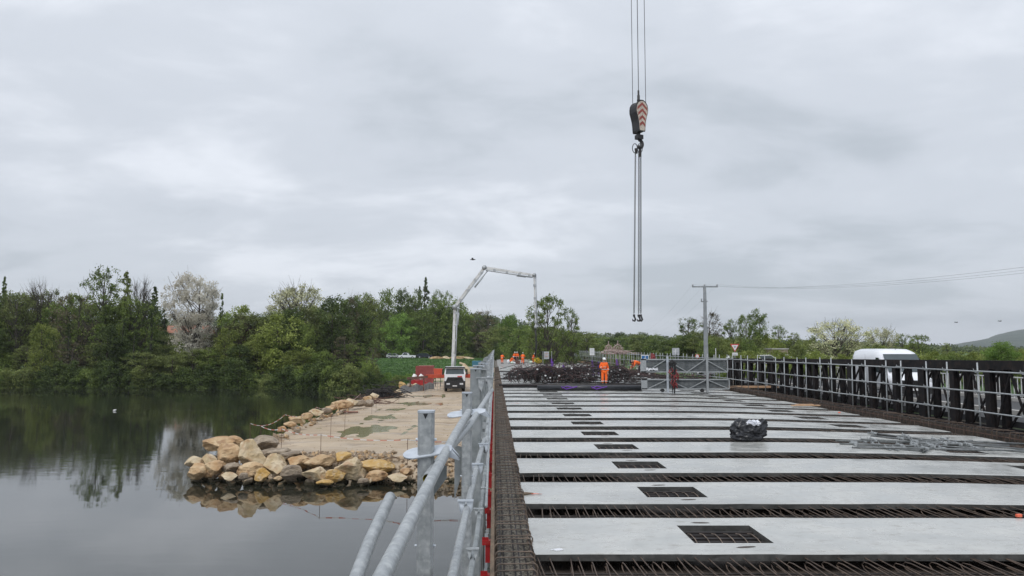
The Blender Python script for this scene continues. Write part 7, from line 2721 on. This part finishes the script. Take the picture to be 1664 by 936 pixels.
for (px, top, d, wp, k_) in ((222, 530, 138, 40, 'sparse_brown'), (246, 528, 136, 34, 'sparse_olive'), (276, 545, 132, 44, 'broad_olive'), (300, 548, 131, 40, 'sparse_mid'), (338, 545, 132, 40, 'sparse_mid'), (284, 558, 126, 50, 'bush_olive'), (320, 566, 126, 50, 'bush_mid'), (256, 560, 127, 46, 'broad_olive')):
    o = plant(k_, px, top, d, wp, 'one of the thin garden trees veiling the pale house', group='garden trees before the house')
    ROWS.setdefault('veiling the pale house', []).append((o.location.x / o.location.y * 1204 + 832, o, 'garden tree'))
# ---- house behind the wood on the left
hx0, hx1 = W(214, 540, 150), W(300, 540, 150)
hs = empty('house', ((hx0.x + hx1.x) / 2, 150, ground_z(hx0.x, 150)), 'pale rendered house with orange tiled roof glimpsed behind the white-blossomed tree', 'house')
hw_ = (hx1.x - hx0.x) / 2
zt = W(250, 541, 150).z - hs.location.z
mb = MB(); mb.box((-hw_, 0, 0), (hw_ + 3, 8, zt)); mb.build('wall', M['wall_pale'], hs)
mb = MB(); mb.add([(-hw_ - .4, -.5, zt), (hw_ + 3.4, -.5, zt), (hw_ + 3.4, 8.5, zt), (-hw_ - .4, 8.5, zt), (-hw_ - .4, 4, zt + 1.6), (hw_ + 3.4, 4, zt + 1.6)], [(0, 1, 5, 4), (2, 3, 4, 5), (1, 2, 5), (3, 0, 4), (0, 3, 2, 1)]); mb.build('roof', M['roof_tile'], hs)
for x in (-4, -1, 2, 5):
    mb = MB(); mb.box((x, -.06, zt * .45), (x + 1.1, -.001, zt * .45 + 1.4)); mb.build('window', M['glass'], hs)

# ---- far wooded ridge: reads as one mass
ridge = [(-200, 515), (300, 514), (400, 512), (450, 514), (560, 518), (740, 503), (790, 509), (850, 520), (900, 532), (960, 539), (1040, 541), (1100, 543), (1200, 548), (1400, 553), (1520, 558), (1600, 562), (1750, 563), (2100, 565)]


def ridge_y(px):
    for (a, ya_), (b, yb_) in zip(ridge[:-1], ridge[1:]):
        if a <= px <= b: return ya_ + (yb_ - ya_) * (px - a) / (b - a)
    return 563


RNG = np.random.default_rng(55)
pts = []
CR_ = []
rg = random.Random(9)
for row in range(7):
    t = row / 6
    d = 400 + 45 * row
    px = -150
    while px < 2000:
        y_ = 566 + (ridge_y(px) - 566) * (0.25 + .75 * t) + rg.uniform(-1.5, 2.5)
        c = W(px, y_, d)
        CR_.append((c.x, c.y, c.z, rg.uniform(4.0, 7.5)))
        px += rg.uniform(8, 15) * 400 / d * 1.3
for (x, y, z, r) in CR_:
    m = 150
    g = RNG.normal(size=(m, 3))
    g /= np.linalg.norm(g, axis=1)[:, None]
    g *= (RNG.uniform(.55, 1.0, size=(m, 1)) * r)
    g[:, 2] *= .95
    pts.append(g + np.array([x, y, z - r]))
P = np.concatenate(pts)
V, Fq = leaf_quads(P, 1.7)
tag(link('distant_wood', np_mesh('distant_wood', V, Fq, [G['far']])), kind='stuff')
# the slope beneath it
mb = MB()
cols = list(range(-300, 2200, 20))
vs = []
for (d, f) in ((385, -.05), (430, .25), (520, .55), (680, .92), (900, .9)):
    for px in cols:
        y_ = 572 + (ridge_y(px) - 566) * f
        p = W(px, y_, d); vs.append((p.x, p.y, p.z - 5))
n = len(cols)
mb.smooth = True
mb.add(vs, [(r * n + i, r * n + i + 1, (r + 1) * n + i + 1, (r + 1) * n + i) for r in range(4) for i in range(n - 1)])
tag(mb.build('wooded_hill', M['hill_far']), kind='structure')
# distant hill on the right
prof = [(1420, 566), (1500, 564), (1540, 561), (1560, 557), (1580, 553), (1605, 549), (1620, 543), (1640, 538), (1664, 534), (1720, 529), (1800, 522), (1900, 518), (2050, 525), (2300, 545), (2500, 566)]
mb = MB(); mb.smooth = True
vs = []
def hill_y(px):
    for (a, ya_), (b, yb_) in zip(prof[:-1], prof[1:]):
        if a <= px <= b: return ya_ + (yb_ - ya_) * (px - a) / (b - a)
    return 566
cols = list(range(1420, 2501, 6))
rows = [(1500, 0.0), (1750, .22), (2000, .42), (2300, .68), (2600, .9), (2900, 1.0), (3300, .95), (4200, .1)]
for (d, f) in rows:
    for i, px in enumerate(cols):
        y_ = 567 + (hill_y(px) - 566) * f + .9 * mnoise.noise(Vector((px * .03, d * .01, 0))) + (.7 * mnoise.noise(Vector((px * .25, d * .02, 3))))
        p = W(px, y_, d); vs.append(p)
n = len(cols)
mb.add(vs, [(r * n + i, r * n + i + 1, (r + 1) * n + i + 1, (r + 1) * n + i) for r in range(len(rows) - 1) for i in range(n - 1)])
tag(mb.build('distant_hill', M['hill_far']), kind='structure')

# grass on the near part of the meadow and the bank
RNG = np.random.default_rng(77)
n = 26000
X = RNG.uniform(-40, 2, n); Y = RNG.uniform(109, 215, n) ** 1.0
keep = []
Z = np.array([ground_z(x, y) for x, y in zip(X, Y)])
x0 = X + SH * Y
ok = ((x0 < -12.5) | (Y > 120)) & (Z > WATER_Z + .2) & ~((np.abs(x0 + 4.2 - .0011 * (Y - 110) ** 2) < 3) & (Y < 188))
X, Y, Z = X[ok], Y[ok], Z[ok]
n = len(X)
h = RNG.uniform(.15, .5, n) * np.where(Y < 135, 1.8, .7)
a = RNG.uniform(0, 6.28, n)
wv = np.stack([np.cos(a), np.sin(a), 0 * a], 1) * .16
C = np.stack([X, Y, Z], 1)
tip = C + np.stack([RNG.normal(0, .12, n), RNG.normal(0, .12, n), h], 1)
V = np.stack([C - wv, C + wv, tip], 1).reshape(-1, 3)
tag(link('meadow_grass', np_mesh('meadow_grass', V, np.arange(3 * n).reshape(-1, 3), [G['grass']])), kind='stuff')

row_labels()
# ---- air: thin even haze round the whole scene
hm = bpy.data.materials.new('pale_haze')
hm.use_nodes = True
t = hm.node_tree
for nn in list(t.nodes):
    if nn.type != 'OUTPUT_MATERIAL': t.nodes.remove(nn)
pv = t.nodes.new('ShaderNodeVolumePrincipled')
pv.inputs['Color'].default_value = (0.90, 0.94, 1.0, 1)
pv.inputs['Density'].default_value = 0.00013
pv.inputs['Anisotropy'].default_value = 0.0
t.links.new(pv.outputs[0], [x for x in t.nodes if x.type == 'OUTPUT_MATERIAL'][0].inputs['Volume'])
mb = MB(); mb.box((-2700, -450, -9.0), (3700, 5300, 190.0))
tag(mb.build('haze', hm), kind='stuff')
